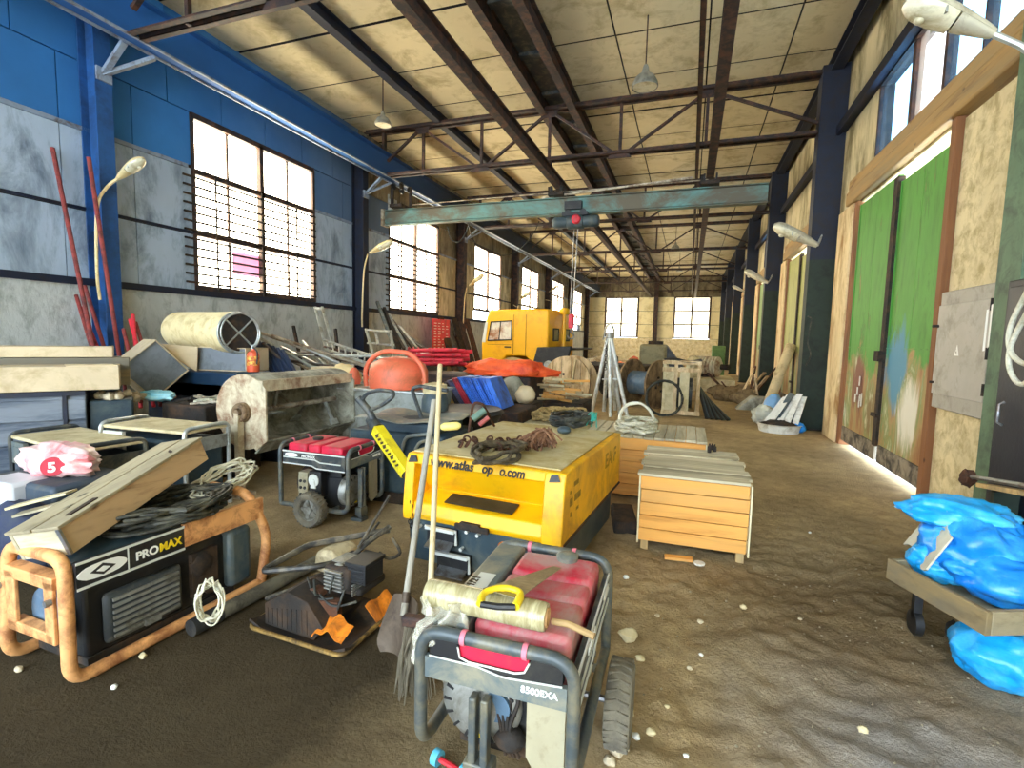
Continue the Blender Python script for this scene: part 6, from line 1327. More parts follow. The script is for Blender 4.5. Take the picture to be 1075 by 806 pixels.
b = MB(); b.box(-2.75, -1.75, 8.9, 9.8, 0, .5); solo('low_stand', b, M['darkiron'], 'dark low base under the pile of pale wood offcuts left of the cable reel', 'base', (-2.2, 9.3, 0), bevel=.02)
for k in range(36):
    q = V((rr.uniform(-2.5, -1.85), rr.uniform(8.95, 9.4), .52 + .034 * (k // 3) + .01)); a = rr.uniform(-.5, .5); l_ = rr.uniform(.25, .5); d_ = V((math.cos(a), math.sin(a), rr.uniform(-.06, .06))) * l_ / 2
    b = MB(); b.bar(q - d_, q + d_, .05, .04); solo('wood_offcut', b, (PINE, WX_, M['cream_board'])[k % 3], 'short wood offcut in the pile left of the upright cable reel', 'wood', tuple(q), 'wood offcuts in the pile')
heap('rope_heap', 'heap of straw coloured rope behind the compressor in front of the wood offcuts', 'rope', D(555, 425, 6.8).x + .42, 6.9, .5, .4, .018, 18, mat('straw_rope', 'B09660', .95, 0, .25, 30, '7E6A40', .4, 12, .4, 80), 4, .14)
b = MB(); p = D(555, 428, 6.8); b.box(p.x + .02, p.x + .8, 6.5, 7.3, 0, .5); solo('board_pallet', b, M['cream_board'], 'pale pallet under the heap of straw coloured rope', 'pallet', (p.x, 6.9, 0), bevel=.01)
# leaning sheets, red board
b = MB()
for k in range(5):
    a = WX(478 + 5 * k, 388, -7.4); z1 = 2.3 - .1 * (k % 2); y_ = 15.4 + .42 * k
    b = MB(); b.para((-7.35 + .05 * k, y_, 0.0), (0, .4, 0), (-.75, .0, z1), (.04, 0, .012)); solo('steel_sheet', b, (M['steel_brown'], M['charcoal'], M['darkiron'], M['steel_brown'], M['rust'])[k], 'dark steel sheet in the row leaning on the wall behind the truck cab', 'sheet', (-7.35, y_, 0), 'dark sheets leaning behind the truck')
t = thing('red_board', 'red board with white lines of lettering hanging under the second window', 'sign board', (-7.85, 15.2, 1.1))
b = MB(); b.box(-.02, .02, -.62, .62, -.1, 1.12); build('board', b, M['prop_red'], t, bevel=.01)
b = MB(); rr = random.Random(6)
for q_ in range(4):
    for k in range(12):
        y_ = -.52 + .28 * q_; z_ = .0 + .088 * k; l_ = .1 + .09 * rr.random()
        if rr.random() > .15: b.box(.021, .025, y_, y_ + l_, z_, z_ + .02)
build('white_lettering', b, M['letter_white'], t)
b = MB(); b.box(-7.9, -7.7, 14.6, 15.8, 0, 1.0); solo('wall_crate', b, WY_, 'pale wooden crate under the red board by the window wall', 'crate', (-7.8, 15.2, 0), bevel=.01)
# --- truck ---------------------------------------------------------------------
tk = thing('truck', 'yellow truck cab facing the windows, with a black rear mudguard', 'truck', (-4.75, 15.2, 0), math.radians(-7))
def side(b, poly, y0, y1): b.prism(poly, (0, y0, 0), (1, 0, 0), (0, 0, 1), (0, y1 - y0, 0))
cab = [(-1.2, .72), (-1.22, 1.5), (-1.05, 2.3), (-.95, 2.5), (.95, 2.52), (1.0, 2.45), (1.0, 1.0), (.9, .85), (.55, .85), (.3, 1.12), (-.35, 1.12), (-.6, .72)]
b = MB(); side(b, cab, -.9, 1.3); cb_ = build('cab', b, M['truck_y'], tk, bevel=.05)
b = MB(); side(b, [(-.98, 1.56), (-.88, 2.12), (-.18, 2.16), (-.18, 1.6)], -.915, -.895); build('side_window', b, mat('truck_glass', 'E8DFC8', .1, 0, .12, 2, 'B07A58', .38, 2, bump=0), cb_)
b = MB(); b.tube([(-.98, -.92, 1.56), (-.88, -.92, 2.12), (-.18, -.92, 2.16), (-.18, -.92, 1.6)], .025, 6, True); b.rod((-.6, -.92, 1.6), (-.55, -.92, 2.14), .015); build('window_seal', b, M['black_rubber'], cb_)
b = MB(); side(b, [(-1.2, 1.5), (-1.08, 2.12), (-1.0, 2.12), (-1.08, 1.5)], -.91, -.88); build('windscreen_edge', b, mat('windscreen', 'DCD8C8', .1, 0, .1, 3), cb_)
b = MB(); b.box(-.13, -.115, -.912, -.89, .95, 2.35); b.box(.28, .295, -.912, -.89, 1.1, 2.35); b.box(-1.0, -.13, -.912, -.89, 1.44, 1.455); build('door_seam', b, mat('yellow_shadow_seam', 'B07C08', .6), cb_)
b = MB(); b.box(-.4, -.2, -.935, -.9, 1.36, 1.4); build('door_handle', b, M['black'], cb_)
for y_ in (-.55, .4):
    b = MB(); b.box(1.0, 1.02, y_, y_ + .4, 1.6, 1.95); wn_ = build('rear_window', b, mat('rear_glass', '8A8468', .15, 0, .2, 3) if y_ < 0 else bpy.data.materials['rear_glass'], cb_)
    b = MB(); b.tube([(1.02, y_, 1.6), (1.02, y_ + .4, 1.6), (1.02, y_ + .4, 1.95), (1.02, y_, 1.95)], .025, 6, True); build('window_seal', b, M['black_rubber'], wn_)
b = MB(); b.rod((1.18, -.1, .9), (1.18, -.1, 2.4), .06, 12); b.lathe([(.13, 0), (.15, .04), (.15, .16), (.1, .2)], (1.18, -.1, 2.38), n=16); build('air_intake', b, M['truck_y'], tk)
b = MB(); side(b, [(.42, .3), (.72, 1.4), (1.75, 1.46), (1.5, .3)], -1.05, -.93); b.box(.75, 1.7, -.93, 1.2, 1.34, 1.4); mg = build('mudguard', b, M['black'], tk, bevel=.02)
b = MB(); b.cyl((1.1, -1.05, .9), (0, -1, 0), .13, .05, 20); build('round_lamp', b, M['galv'], mg)
b = MB(); ring_ = [(math.cos(a), math.sin(a)) for a in [PI * k / 12 for k in range(13)]]; b.prism([(-.1 + .58 * x, .5 + .58 * y) for x, y in ring_] + [(-.1 - .5 * x, .5 + .5 * y) for x, y in [(-q[0], q[1]) for q in ring_][::-1]][::1], (0, -.98, 0), (1, 0, 0), (0, 0, 1), (0, .2, 0)); build('wheel_arch', b, mat('arch_tan', 'B89A62', .7), tk)
for x in (-.1, 3.0):
    for y in (-.8, 1.1):
        b = MB(); b.wheel((x, y, .5), (0, 1, 0), .5, .3, 28); wh = build('wheel', b, M['black_rubber'], tk); b = MB(); b.lathe([(.0, -.1), (.12, -.1), (.3, -.02), (.31, .1), (0, .1)], (x, y, .5), (0, 1, 0), 20, False, False); build('hub', b, M['charcoal'], wh)
b = MB(); b.box(-1.0, 3.6, -.3, -.1, .6, .85); b.box(-1.0, 3.6, .4, .6, .6, .85); b.box(-1.25, -1.1, -.9, 1.3, .4, .75); build('chassis', b, M['darkiron'], tk)
b = MB(); b.box(1.7, 3.7, -.95, 1.3, .85, .95); build('load_bed', b, M['darkiron'], tk)
# --- cable reels -------------------------------------------------------------------
def reel(label, c, R, w_, ang, m1, m2, solid=True):
    t = thing('cable_reel', label, 'cable reel', (c[0], c[1], 0)); ax = V((math.sin(ang), -math.cos(ang), 0)); o = V((c[0], c[1], R))
    for s in (1, -1):
        b = MB(); b.lathe([(.06, 0), (R, 0), (R, .05), (.06, .05), (.06, 0)], tuple(o + ax * (w_ / 2 if s > 0 else -w_ / 2 - .05)), tuple(ax), 40, False, False); fl = build('flange', b, m1, t, w=True)
        x, y, _ = basis(ax); b = MB()
        for k in range(5): h = (-.8 + .4 * k) * R; hw = math.sqrt(max(0, R * R - h * h)) * .98; q = o + ax * (s * (w_ / 2 + .053)) ; b.bar(q + x * (h + R * .19) - y * hw * .97, q + x * (h + R * .19) + y * hw * .97, .012, .006)
        build('plank_gap', b, M['darkiron'], fl, w=True)
    b = MB(); b.cyl(o - ax * w_ / 2, ax, R * .5, w_, 28); build('core', b, m2, t, w=True)
    b = MB()
    for k in range(4): x, y, _ = basis(ax); a = k * PI / 2 + .4; b.cyl(o + (x * math.cos(a) + y * math.sin(a)) * R * .3 + ax * (w_ / 2 + .05), ax, .03, .03, 8)
    build('bolt', b, M['darkiron'], t, w=True); return t
cR = D(598, 400, 12.4); reel('upright pale wooden cable reel beside the tripod', (cR.x, 12.5), .62, .5, math.radians(-8), M['reel_wood'], M['darkiron'])
t = thing('loose_board', 'pale plank nailed upright across the front of the wooden cable reel', 'plank', (cR.x, 12.15, 0)); b = MB(); b.bar((cR.x + .12, 12.16, .62), (cR.x + .2, 12.15, 1.16), .16, .03); build('board', b, M['cream_board'], t, w=True)
cR2 = D(674, 410, 12.2); reel('dark wooden cable reel right of the tripod', (cR2.x, 13.0), .6, .7, math.radians(62), mat('dark_reel', '8A7250', .85, 0, .2, 5, '4A3A28', .4, 4, .3), M['chassis_blue'])
cR3 = D(682, 415, 12.0); b = MB()
# tall crate frame with a reel inside
t = thing('open_crate', 'tall open crate of pale boards holding black cable, right of the dark reel', 'crate', (-.08, 11.9, 0)); x0, x1 = D(697, 410, 11.6).x, D(733, 410, 11.6).x
for k in range(4):
    b = MB(); xx = x0 + (x1 - x0) * k / 3; b.box(xx - .035, xx + .035, 11.58, 11.62, 0.05, 1.22); build('upright', b, M['reel_wood'] if k % 2 else M['cream_board'], t, w=True)
for k, z_ in enumerate((.06, 1.0, 1.16)):
    b = MB(); b.box(x0 - .05, x1 + .05, 11.55, 11.58, z_, z_ + .09); build('cross_board', b, M['reel_wood'], t, w=True)
for xx in (x0 + .12, x0 + .42):
    b = MB(); b.box(xx - .1, xx + .1, 11.63, 11.65, .1, 1.1); build('panel_board', b, M['cream_board'], t, w=True)
for xx in (x0, x1):
    b = MB(); b.box(xx - .04, xx + .04, 12.3, 12.36, 0, 1.22); b.box(xx - .02, xx + .02, 11.62, 12.3, 1.1, 1.18); b.box(xx - .02, xx + .02, 11.62, 12.3, .05, .12); build('side_frame', b, M['cream_board'], t, w=True)
b = MB(); b.cyl((x0 + .12, 12.02, .5), (1, 0, 0), .34, x1 - x0 - .24, 24); build('wound_cable', b, M['cable_black'], t, w=True)
b = MB(); b.sheet(lambda u, v: (x0 - .05 + (x1 - x0 + .1) * u, 11.55 + .85 * v, 1.23 + .03 * math.sin(u * 7) + .02 * math.sin(v * 9)), 10, 8, .02); build('dark_cover', b, M['black_rubber'], t, w=True)
p = D(713, 428, 11.3)
coil('cable_loop', 'black cable loop leaning on the front of the tall crate', 'cable', (p.x - .32, 11.42, .42), .38, .025, 3, M['cable_black'], 41, (.1, -1, .2), .04, .04)
rr = random.Random(17)
for k in range(14):
    a = V((.28 + .02 * k, 11.75 + .03 * (k % 4), .0)); e = D(733 + .7 * k, 404 + 1.1 * k, 12.0)
    b = MB(); b.tube([V((e.x, 12.0 + .02 * k, max(.3, e.z))), V((.42 + .035 * k, 11.5 + .04 * (k % 3), .03))], .03, 8); solo('black_tube', b, M['chassis'] if k % 3 else M['black'], 'black tube in the fan leaning on the right side of the tall crate', 'tube', (.4, 11.6, 0), 'black tubes fanned beside the crate')
# steel tripod
M['leg_pale'] = mat('pale_zinc', 'CDD0CA', .45, .3, .1, 6, 'A09C8C', .3, 5, .05)
apex = D(640, 352, 11.2); t = thing('tripod', 'tall galvanised tripod of pipes standing beside the upright cable reel', 'tripod', (apex.x, apex.y, 0))
for k, (px, py, Y) in enumerate(((621, 432, 11.3), (634, 428, 11.7), (641, 436, 10.9), (651, 430, 11.5), (659, 440, 10.8), (646, 426, 12.0))):
    q = D(px, py, Y); b = MB(); b.tube([apex + V((.03 * (k - 2.5) / 2.5, 0, 0)), V((q.x, Y, .0))], .042, 10); build('leg', b, M['leg_pale'], t, w=True)
b = MB(); b.cyl(apex - V((0, 0, .06)), (0, 0, 1), .09, .12, 14); b.tube(fillet([apex + V((-.14, 0, -.1)), apex + V((-.08, 0, .2)), apex + V((.02, 0, .28)), apex + V((.1, 0, .1)), apex + V((.08, 0, -.06))], .06), .02, 8); build('head', b, M['alu'], t, w=True)
b = MB()
for k in range(10): b.ring(apex + V((-.06, -.02, -.1 - .07 * k)), (0, 1, 0) if k % 2 else (1, 0, 0), .03, .008, 10, 5)
build('hanging_chain', b, M['darkiron'], t, w=True)
b = MB(); b.bar(D(632, 398, 11.2), D(650, 398, 11.2), .03, .03); build('spreader', b, M['galv'], t, w=True)
# far background
p = D(690, 372, 17.0); t = thing('square_tank', 'olive grey square tank raised behind the dark reels', 'tank', (p.x, 17.2, 0)); b = MB(); b.box(p.x - .55, p.x + .3, 16.8, 17.9, .85, 1.55); build('tank', b, mat('olive_tank', '8E8664', .7, 0, .1, 3, '6A6448', .3, 3), t, w=True, bevel=.08)
b = MB(); b.prism([(.3, .85), (.9, .75), (.3, 1.5)], (p.x, 16.9, 0), (1, 0, 0), (0, 0, 1), (0, .8, 0)); build('chute', b, M['black'], t, w=True)
b = MB(); b.box(p.x - .3, p.x + .15, 17.0, 17.5, 1.55, 1.66); build('lid', b, M['darkiron'], t, w=True)
for x in (-.5, .25):
    for y in (16.9, 17.7): b = MB(); b.bar((p.x + x, y, 0), (p.x + x, y, .86), .08, .08); build('leg', b, M['darkiron'], t, w=True)
b = MB(); b.box(-1.0, 1.5, 18.2, 20.8, 0, .42); solo('low_platform', b, M['cream_board'], 'low pale platform in front of the old motor near the far wall', 'platform', (.3, 19.5, 0), bevel=.02)
p = D(745, 382, 19.5); t = thing('old_motor', 'old finned electric motor lying on the pale platform near the far wall', 'motor', (p.x - .2, 19.5, .43)); 
prof = [];
for k in range(9): prof += [(.3, -.5 + .12 * k), (.36, -.48 + .12 * k), (.36, -.43 + .12 * k), (.3, -.41 + .12 * k)]
b = MB(); b.lathe([(.12, -.6)] + prof + [(.2, .62)], (p.x - .2, 19.5, .8), (.9, -.4, 0), 24); build('finned_body', b, M['mixer_tan'], t, w=True)
b = MB(); b.cyl((p.x + .35, 19.25, .8), (.9, -.4, 0), .1, .3, 14); build('shaft', b, M['darkiron'], t, w=True)
b = MB(); b.box(p.x - .6, p.x + .2, 19.2, 19.8, .425, .52); build('foot', b, M['darkiron'], t, w=True)
b = MB(); p = D(728, 385, 18.8); b.lathe([(.22, 0), (.26, .1), (.26, .5), (.2, .65), (.08, .72)], (p.x, 18.8, .43), n=18); solo('pale_canister', b, M['cream_board'], 'pale rounded canister beside the old finned motor', 'canister', (p.x, 18.8, .43))
p = D(754, 373, 27.); t = thing('green_cabinet', 'small green machine cabinet near the far right corner', 'cabinet', (p.x, 27, 0)); b = MB(); b.box(p.x - .3, p.x + .3, 26.7, 27.4, .0, 1.5); build('body', b, mat('far_green', '5A7A3A', .6, 0, .15, 3, '3A4A2A', .3, 3), t, w=True, bevel=.03)
b = MB(); b.box(p.x - .25, p.x + .25, 26.68, 26.7, .2, 1.3); build('door', b, mat('far_green_door', '4C6C34', .6), t, w=True)
rr = random.Random(44); fm_ = [M['mixer_tan'], M['darkiron'], M['orange_red'], M['cream_board'], M['rust'], WX_]
for k in range(34):
    Y = 22.5 + 3.0 * (k // 6) + rr.uniform(-.4, .4); x = -6.3 + 1.3 * (k % 6) + rr.uniform(-.15, .15); s = rr.uniform(.25, .45); b = MB()
    kind = k % 3
    if kind == 0: b.cbox((x, Y, s * .5), (s * 1.6, s, s), rr.uniform(-.4, .4))
    elif kind == 1: b.lathe([(s * .5, 0), (s * .55, s * .2), (s * .5, s * 1.2), (s * .2, s * 1.5)], (x, Y, 0), n=14)
    else: b.prism([(-s, 0), (s, 0), (s * .7, s), (0, s * 1.3), (-s * .8, s * .7)], (x, Y, 0), (1, 0, 0), (0, 0, 1), (0, s, 0))
    solo(('scrap_crate', 'scrap can', 'scrap_casting')[kind].replace(' ', '_'), b, fm_[k % 6], ('dusty crate among the scrap on the floor near the far wall', 'dusty can among the scrap on the floor near the far wall', 'rough casting among the scrap on the floor near the far wall')[kind], 'scrap', (x, Y, 0), ('far crates', 'far cans', 'far castings')[kind], bevel=.02)
# right hand heap, leaning pipe, tub and bags by the gates --------------------------
a_, e_ = D(804, 420, 13.2), D(814, 359, 14.2); b = MB(); e_.x = min(e_.x, 2.2)
t = thing('concrete_pipe', 'pale concrete pipe leaning on the second gate', 'pipe', (a_.x, 13.2, 0)); b.tube([V((a_.x, 13.2, .03)), V((2.35, 14.0, 1.62))], .12, 18); build('pipe', b, mat('concrete', 'CDB98E', .9, 0, .12, 5, '9A8660', .3, 4, .3), t, w=True)
rr = random.Random(51); M['rubble'] = mat('rubble_brown', '8E7A58', .95, 0, .25, 5, '5E4C34', .42, 5, .5, 18)
hp = [((1.1, 15.6), 'slab'), ((1.5, 15.0), 'slab'), ((1.3, 16.4), 'plank'), ((1.7, 16.0), 'plank'), ((1.9, 16.6), 'plank'), ((1.35, 15.2), 'plank'), ((1.65, 15.6), 'plank'), ((1.85, 15.2), 'plank'), ((1.0, 16.6), 'slab'), ((1.6, 17.0), 'slab'), ((1.2, 17.2), 'plank'), ((1.8, 17.3), 'plank')]
for k, ((x, y), kd) in enumerate(hp):
    b = MB()
    if kd == 'slab': b.blob((x, y, .16), (.34, .3, .22), .45, 1.6, k, 14, 9, .75); solo('rubble_slab', b, M['rubble'], 'rough rubble slab in the heap by the second gate', 'rubble', (x, y, 0), 'rubble slabs by the second gate')
    else: d_ = V((rr.uniform(-.5, .5), rr.uniform(-.3, .3), rr.uniform(.2, .7))); b.bar(V((x, y, .08)), V((x, y, .12)) + d_ * 1.3, .18, .04); solo('broken_plank', b, M['reel_wood'] if k % 2 else M['rust'], 'broken plank sticking out of the rubble heap by the second gate', 'plank', (x, y, 0), 'broken planks by the second gate')
b = MB(); b.prism([(-.45, 0), (.35, 0), (.5, .32), (-.1, .34)], (1.62, 13.6, 0), (1, 0, 0), (0, 0, 1), (0, .5, 0)); solo('stone_slab', b, M['mixer_grey'], 'grey stone slab lying in front of the leaning concrete pipe', 'slab', (1.6, 13.8, 0), bevel=.03)
t = thing('round_tub', 'low round white tub by the foot of the dark column at the second gate', 'tub', (1.68, 10.62, 0))
b = MB(); b.lathe([(.0, .02), (.32, .02), (.34, 0), (.38, .14), (.4, .15), (.37, .16), (.34, .05), (0, .04)], (1.68, 10.62, 0), n=36); build('tub', b, M['white_paint'], t, w=True)
b = MB(); b.blob((1.68, 10.62, .13), (.32, .3, .08), .3, 2.5, 3, 22, 12); solo('rag_heap', b, M['darkiron'], 'dark rags in the low white tub', 'rags', (1.68, 10.62, .05))
for k in range(8):
    o = V((1.42 + .065 * k, 10.82 - .03 * k - .05 * (k % 2), .12)); d_ = V((.34 - .03 * k, .12 - .06 * (k % 3), .52 + .05 * (k % 3)))
    b = MB(); b.para(o, d_, V((.085, -.07, -.02 + .02 * (k % 2))), V((.012, .018, 0))); solo('broken_sheet', b, M['white_paint'] if k % 4 != 2 else M['chassis'], ('broken white plastic sheet leaning out of the low white tub' if k % 4 != 2 else 'dark plastic sheet among the white ones in the low tub'), 'sheet', tuple(o), 'white sheets in the tub' if k % 4 != 2 else 'dark sheets in the tub')
b = MB(); b.blob((1.5, 11.4, .19), (.22, .2, .2), .35, 2.2, 8, 28, 18, .9); solo('grey_film_bag', b, mat('pale_grey_plastic', 'C2C4B4', .5, 0, .12, 5), 'pale grey plastic bag behind the low white tub', 'bag', (1.5, 11.6, 0))
b = MB(); b.blob((1.75, 11.9, .3), (.2, .2, .3), .15, 1.8, 4, 20, 14, .95); solo('blue_bag', b, mat('soft_blue_plastic', '7AA6CE', .5, 0, .12, 5), 'soft blue bag behind the pale grey plastic bag', 'bag', (1.75, 12, 0))
b = MB(); b.blob((2.0, 10.55, .1), (.12, .1, .1), .15, 1.8, 6, 14, 10, .9); solo('blue_rag', b, M['blue_sheet2'], 'small blue rag on the floor right of the low white tub', 'rag', (2.0, 10.55, 0))
b = MB(); b.tube(spline([WX(848, 332, 2.0), WX(852, 335, 2.02), WX(850, 345, 2.0), WX(848, 360, 2.0), WX(851, 372, 2.02), WX(846, 384, 2.0)], 5), .012, 6); solo('black_cable', b, M['cable_black'], 'thin black cable hanging on the gate left of the second column', 'cable')
# lamps ------------------------------------------------------------------------------
M['pendant_grey'] = mat('pendant_grey', '8C8A7C', .45, .1, .1, 5, '5E5C50', .35, 5, .05)
M['lamp_shell'] = mat('lamp_shell', 'C9C4AC', .45, .1, .1, 5, '9A927A', .35, 5, .05)
M['lamp_shell_l'] = mat('lamp_shell_cream', 'E4CF98', .45, 0, .1, 5, 'A8905A', .3, 5, .05)
M['lens'] = mat('lamp_lens', 'D8D2B4', .2, 0, .08, 6, 'A89E7C', .3, 5, .05)
def street_lamp(label, head, direc, size, arm, shell, grp):
    d_ = V(direc).normalized(); s = d_.cross(V((0, 0, 1))).normalized(); u = s.cross(d_); h = V(head); t = thing('wall_lamp', label, 'lamp', tuple(V(arm[-1])), 0, grp); k = size
    def wd(uu): return k * (.21 * math.sqrt(max(0, 1 - ((uu - .62) / .385) ** 2)) if uu > .62 else .055 + .155 * (uu / .62) ** .8)
    def half(u0, u1, hh, zoff=0, n=16):
        P = []
        for i in range(n + 1):
            uu = u0 + (u1 - u0) * i / n; w_ = max(wd(uu), .004); t_ = hh * min(1, (w_ / (.21 * k)) + .15)
            P.append([h - d_ * k * (1 - uu) + s * (math.cos(PI * j / 12) * w_) + u * (math.sin(PI * j / 12) * t_ + zoff) for j in range(13)])
        vs = [p for row in P for p in row]; fs = []
        for i in range(n):
            for j in range(12): fs.append((i * 13 + j, i * 13 + j + 1, i * 13 + j + 14, i * 13 + j + 13))
            fs.append((i * 13 + 12, i * 13, i * 13 + 13, i * 13 + 25))
        fs.append(tuple(range(13))); fs.append(tuple(range(n * 13, n * 13 + 13))[::-1])
        return MB().add(vs, fs)
    build('shell', half(0, 1, k * .13), shell, t, w=True)
    build('lens', half(.43, .985, -k * .12, -.002), M['lens'], t, w=True)
    build('housing', half(.0, .41, -k * .10, -.002), shell, t, w=True)
    b = MB(); q_ = h - d_ * k * .42; b.bar(q_ - s * wd(.58) - u * k * .03, q_ + s * wd(.58) - u * k * .03, k * .02, k * .1); build('seam_band', b, M['galv'], t, w=True)
    b = MB(); b.blob(h - d_ * k * .26 - u * k * .115, (k * .06, k * .06, k * .05), 0, 1, 0, 14, 10); build('bulb_bump', b, M['lens'], t, w=True)
    b = MB(); b.tube(spline(arm, 8), .026 * max(.8, k), 8); build('arm', b, M['lamp_shell_l'] if shell is M['lamp_shell_l'] else M['galv'], t, w=True)
for i, (hd, bs_) in enumerate((((151, 166), (103, 292)), ((412, 253), (373, 330)), ((508, 288), (482, 342)), ((557, 306), (541, 345)), ((585, 300), (577, 340)))):
    Y = YB[i]; h = D(hd[0], hd[1], Y + (.1 if i == 0 else .1)); b0 = WX(bs_[0], bs_[1], -7.93) if i < 3 else V((-7.93, Y, 2.6))
    q = D(hd[0] - (28 if i == 0 else 26 if i == 1 else 18), hd[1] + (22 if i == 0 else 14), Y)
    street_lamp('%s street lamp from the camera, on a curved arm at the window wall columns' % ORD[i], h, (h - q).normalized(), .5 if i == 0 else .68, [q, V((max(q.x - .12, -7.88), Y - .08, q.z - .14)), V((-7.86, Y - .22, (q.z + b0.z) / 2 + .25)), V((-7.9, Y - .24, b0.z + .1)), V((-7.93, Y - .2, b0.z - .3))], M['lamp_shell_l'], 'street lamps on the window wall')
for i, (hd, ar, bs_) in enumerate((((949, 2, 4.2), (1043, 36, 4.2), (1095, 58, 4.2)), ((812, 236, 11.0), (858, 258, 11.0), (866, 236, 11.1)), ((782, 284, 17.2), (806, 297, 17.0), (812, 285, 17.2)), ((769, 300, 23.4), (781, 306, 23.3), (785, 302, 23.4)))):
    h = D(*hd); q = D(*ar); e = D(*bs_)
    street_lamp('%s street lamp from the camera, on an arm at the gate wall' % ORD[i], h, (h - q), (q - h).length * (1 if i else 1.0), [q, q.lerp(e, .5) + V((0, 0, -.04 if i else 0)), e] + ([V((2.4, e.y, e.z - .05))] if i == 0 else []), M['lamp_shell'], 'street lamps on the gate wall')
def pendant(label, p, R, ztop):
    t = thing('pendant_lamp', label, 'lamp', tuple(p), 0, 'pendant lamps'); p = V(p)
    b = MB(); b.lathe([(.97 * R, 0), (R, .02), (R * .95, R * .35), (R * .7, R * .8), (R * .3, R * 1.1), (R * .22, R * 1.5), (R * .12, R * 1.7)], tuple(p), n=28, cap0=False); b.lathe([(.94 * R, .01), (R * .9, R * .35), (R * .6, R * .8)], tuple(p), n=28, cap0=False, cap1=False); build('shade', b, M['pendant_grey'], t, w=True)
    b = MB(); b.lathe([(.92 * R, .012), (.9 * R, .02)], tuple(p), n=24); build('glass', b, M['lens'], t, w=True)
    b = MB(); b.rod(p + V((0, 0, R * 1.7)), (p.x, p.y, ztop), .012, 6); build('rod', b, M['steel_brown'], t, w=True)
for i, (px, py, z, R) in enumerate(((402, 132, 5.85, .17), (677, 92, 5.75, .21), (589, 266, 5.75, .18), (709, 262, 5.75, .2), (713, 285, 5.75, .19), (621, 284, 5.75, .18))):
    pendant(('dome pendant lamp left of the middle, hanging over the first window', 'largest dome pendant lamp, hanging from a rod near the ceiling middle', 'far dome pendant lamp just behind the hoist', 'far dome pendant lamp behind the right half of the crane girder', 'smaller dome pendant lamp under the far right trusses', 'smallest dome pendant lamp under the far left trusses')[i], tuple(G(px, py, z)), R, 6.86)
# --- crane ------------------------------------------------------------------------------
cr = thing('bridge_crane', 'weathered teal suspended crane girder spanning the hall', 'crane', (-3.2, 12.0, 4.58))
b = MB(); b.ibeam((-7.9, 12.0, 4.775), (1.38, 12.0, 4.775), .2, .4, .02); b.box(-7.9, 1.38, 11.985, 12.015, 4.6, 4.95); b.box(-7.9, 1.38, 11.93, 12.07, 4.62, 4.93); build('girder', b, M['girder'], cr, w=True)
b = MB(); b.box(-7.95, -7.87, 11.86, 12.14, 4.56, 5.0); build('end_plate', b, M['mixer_tan'], cr, w=True)
for x in (-7.4, -3.12, .24):
    zt = 5.6 if x < -7 else 5.2
    b = MB(); b.box(x - .18, x + .18, 11.7, 12.3, 4.98, 5.06); b.bar((x - .16, 11.8, 5.02), (x - .16, 11.8, zt), .05, .08); b.bar((x + .16, 12.2, 5.02), (x + .16, 12.2, zt), .05, .08)
    cg = build('end_carriage', b, M['darkiron'], cr, w=True)
    for y in (11.8, 12.2):
        for xo in (-.14, .1): b = MB(); b.cyl((x + xo, y, zt - .07), (1, 0, 0), .09, .04, 16); build('wheel', b, M['black'], cg, w=True)
b = MB(); b.box(-7.75, -7.6, 11.9, 12.1, 4.98, 5.25); b.bar((-7.8, 12, 4.98), (-7.8, 12, 5.4), .03, .03); build('control_box', b, M['galv'], cr, w=True)
b = MB(); b.bar((-3.5, 11.9, 4.99), (-.1, 11.6, 5.1), .04, .04); b.rod((-7.0, 11.9, 5.05), (.2, 11.9, 5.12), .015); build('brace_rod', b, M['pipe_pale'], cr, w=True)
h = thing('electric_hoist', 'dark electric hoist with a red centre hanging under the crane girder', 'hoist', (-2.67, 12, 4.3))
b = MB(); b.box(-.3, .3, -.2, .2, .22, .3); b.cyl((-.18, -.14, .3), (0, 1, 0), .08, .06, 14); b.cyl((.18, -.14, .3), (0, 1, 0), .08, .06, 14); b.cbox((-.05, -.05, .46), (.4, .3, .18)); build('trolley', b, M['black'], h)
b = MB(); b.lathe([(.1, -.55), (.14, -.5), (.14, -.2), (.17, -.18), (.17, .18), (.14, .2), (.14, .5), (.1, .55)], (0, -.05, .1), (1, 0, 0), 20); build('drum_motor', b, M['chassis'], h)
b = MB(); b.lathe([(.1, .13), (.11, .2), (.08, .24), (0, .25)], (0, -.05, .12), (.25, -1, 0), 18); build('red_cover', b, M['prop_red'], h)
b = MB(); b.rod((-.03, -.05, .0), (-.06, -.05, -2.15), .012); b.rod((.06, -.05, .0), (.0, -.05, -2.15), .012); build('wire_rope', b, M['steel'], h)
hk = thing('hook_block', 'red hook block hanging on the hoist ropes', 'hook', (-2.70, 11.95, 1.8))
b = MB(); b.cbox((0, 0, .28), (.13, .1, .34)); build('block', b, M['prop_red'], hk, bevel=.03)
b = MB(); b.tube(spline([(0, 0, .12), (0, 0, .02), (.07, 0, -.04), (.05, 0, -.12), (-.03, 0, -.13), (-.08, 0, -.06)], 6), [.02] * 31, 8); build('hook', b, M['steel'], hk)
b = MB(); b.tube(spline([D(470, 238, 12.2), D(473, 250, 12.2), D(481, 254, 12.2), D(488, 246, 12.2), D(492, 236, 12.2)], 6), .015, 6); solo('festoon_cable', b, M['cable_black'], 'drooping cable loop under the left part of the crane girder', 'cable')
b = MB(); b.tube(spline([D(492, 236, 12.4), D(500, 256, 13), D(525, 268, 14), D(545, 262, 14.5), D(560, 245, 14.5), D(566, 232, 14.5)], 6), .015, 6); solo('festoon_cable', b, M['cable_black'], 'long cable swag between the crane girder and the runway beam', 'cable')
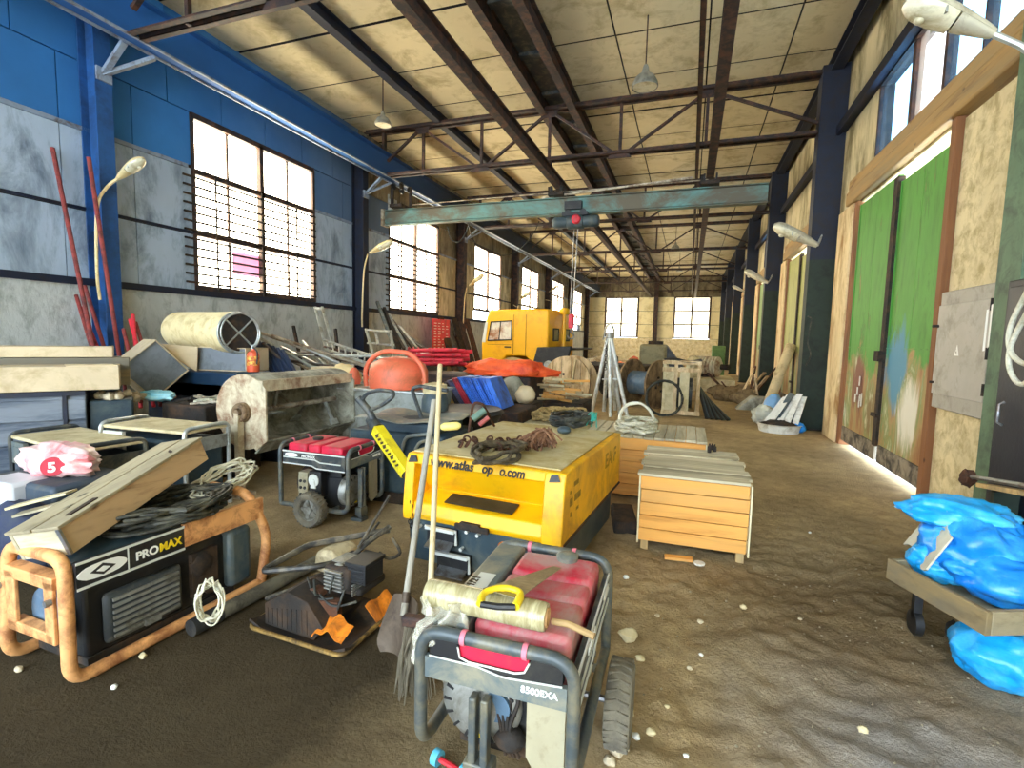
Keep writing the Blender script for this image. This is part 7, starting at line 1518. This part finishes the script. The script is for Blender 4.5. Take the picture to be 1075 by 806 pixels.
# small stones on the floor -----------------------------------------------------------------
rr = random.Random(70)
spots = [(659, 755, .03), (648, 790, .04), (668, 775, .018), (683, 770, .02), (640, 800, .025), (657, 608, .02), (672, 693, .022), (724, 702, .014), (736, 690, .012), (660, 675, .05), (690, 650, .015), (720, 795, .012), (700, 745, .012), (840, 650, .012), (850, 560, .012), (905, 770, .02), (20, 704, .02), (120, 722, .015), (150, 690, .02), (427, 690, .012), (620, 640, .03), (780, 640, .02), (735, 655, .018)]
for k, (px, py, r_) in enumerate(spots):
    p = G(px, py); z = floor_h(p.x, p.y); b = MB(); b.blob((p.x, p.y, z + r_ * .5), (r_, r_ * .8, r_ * .7), .35, 1.5, k, 10, 8); solo('stone', b, (M['cream_board'], M['mixer_tan'], M['white_paint'])[k % 3], 'small pale stone lying loose on the dirt floor', 'stone', (p.x, p.y, z), 'loose stones on the floor')
b = MB()
for k in range(420):
    x = rr.uniform(-.2, 2.2); y = rr.uniform(1.4, 5.5); r_ = rr.uniform(.003, .009); z = floor_h(x, y); o = V((x, y, z))
    vs = [o + V((r_ * rr.uniform(.7, 1.3) * math.cos(a), r_ * rr.uniform(.7, 1.3) * math.sin(a), 0)) for a in (0, 1.57, 3.14, 4.71)] + [o + V((0, 0, r_ * rr.uniform(.6, 1.2)))]
    b.add(vs, [(0, 1, 4), (1, 2, 4), (2, 3, 4), (3, 0, 4), (3, 2, 1, 0)])
tag(build('gravel', b, mat('grit', '8E846C', .95, 0, .3, 20, bump=0)), 'loose grit and crumbs scattered over the driving lane', 'gravel', kind='stuff')
SKY = 2.3; SUN = 4; EXPO = 2.6
# ================================================================ camera, sky, light
cam = bpy.data.cameras.new('camera'); cam.sensor_width = 36; cam.sensor_fit = 'HORIZONTAL'; cam.lens = F / 1075 * 36; cam.clip_start = .05
co = bpy.data.objects.new('camera', cam); C.objects.link(co)
Rm = Matrix(((BX.x, -BX.y, -BX.z), (BY.x, -BY.y, -BY.z), (BZ.x, -BZ.y, -BZ.z)))
co.matrix_world = Matrix.Translation((0, 0, CAMH)) @ Rm.to_4x4()
bpy.context.scene.camera = co
w = bpy.data.worlds.new('sky'); bpy.context.scene.world = w; w.use_nodes = True
bg = w.node_tree.nodes['Background']; bg.inputs['Color'].default_value = lin('D2E2F2'); bg.inputs['Strength'].default_value = SKY
sl_ = bpy.data.lights.new('sun', 'SUN'); sl_.energy = SUN; sl_.angle = math.radians(2); sl_.color = (1, .94, .84)
so_ = bpy.data.objects.new('sun', sl_); C.objects.link(so_); so_.rotation_euler = (math.radians(-28), 0, 0); so_.rotation_euler = V((.1, .5, -.86)).to_track_quat('-Z', 'Y').to_euler()
vs_ = bpy.context.scene.view_settings; vs_.view_transform = 'Standard'; vs_.look = 'None'; vs_.gamma = 1; vs_.use_curve_mapping = False; vs_.exposure = EXPO
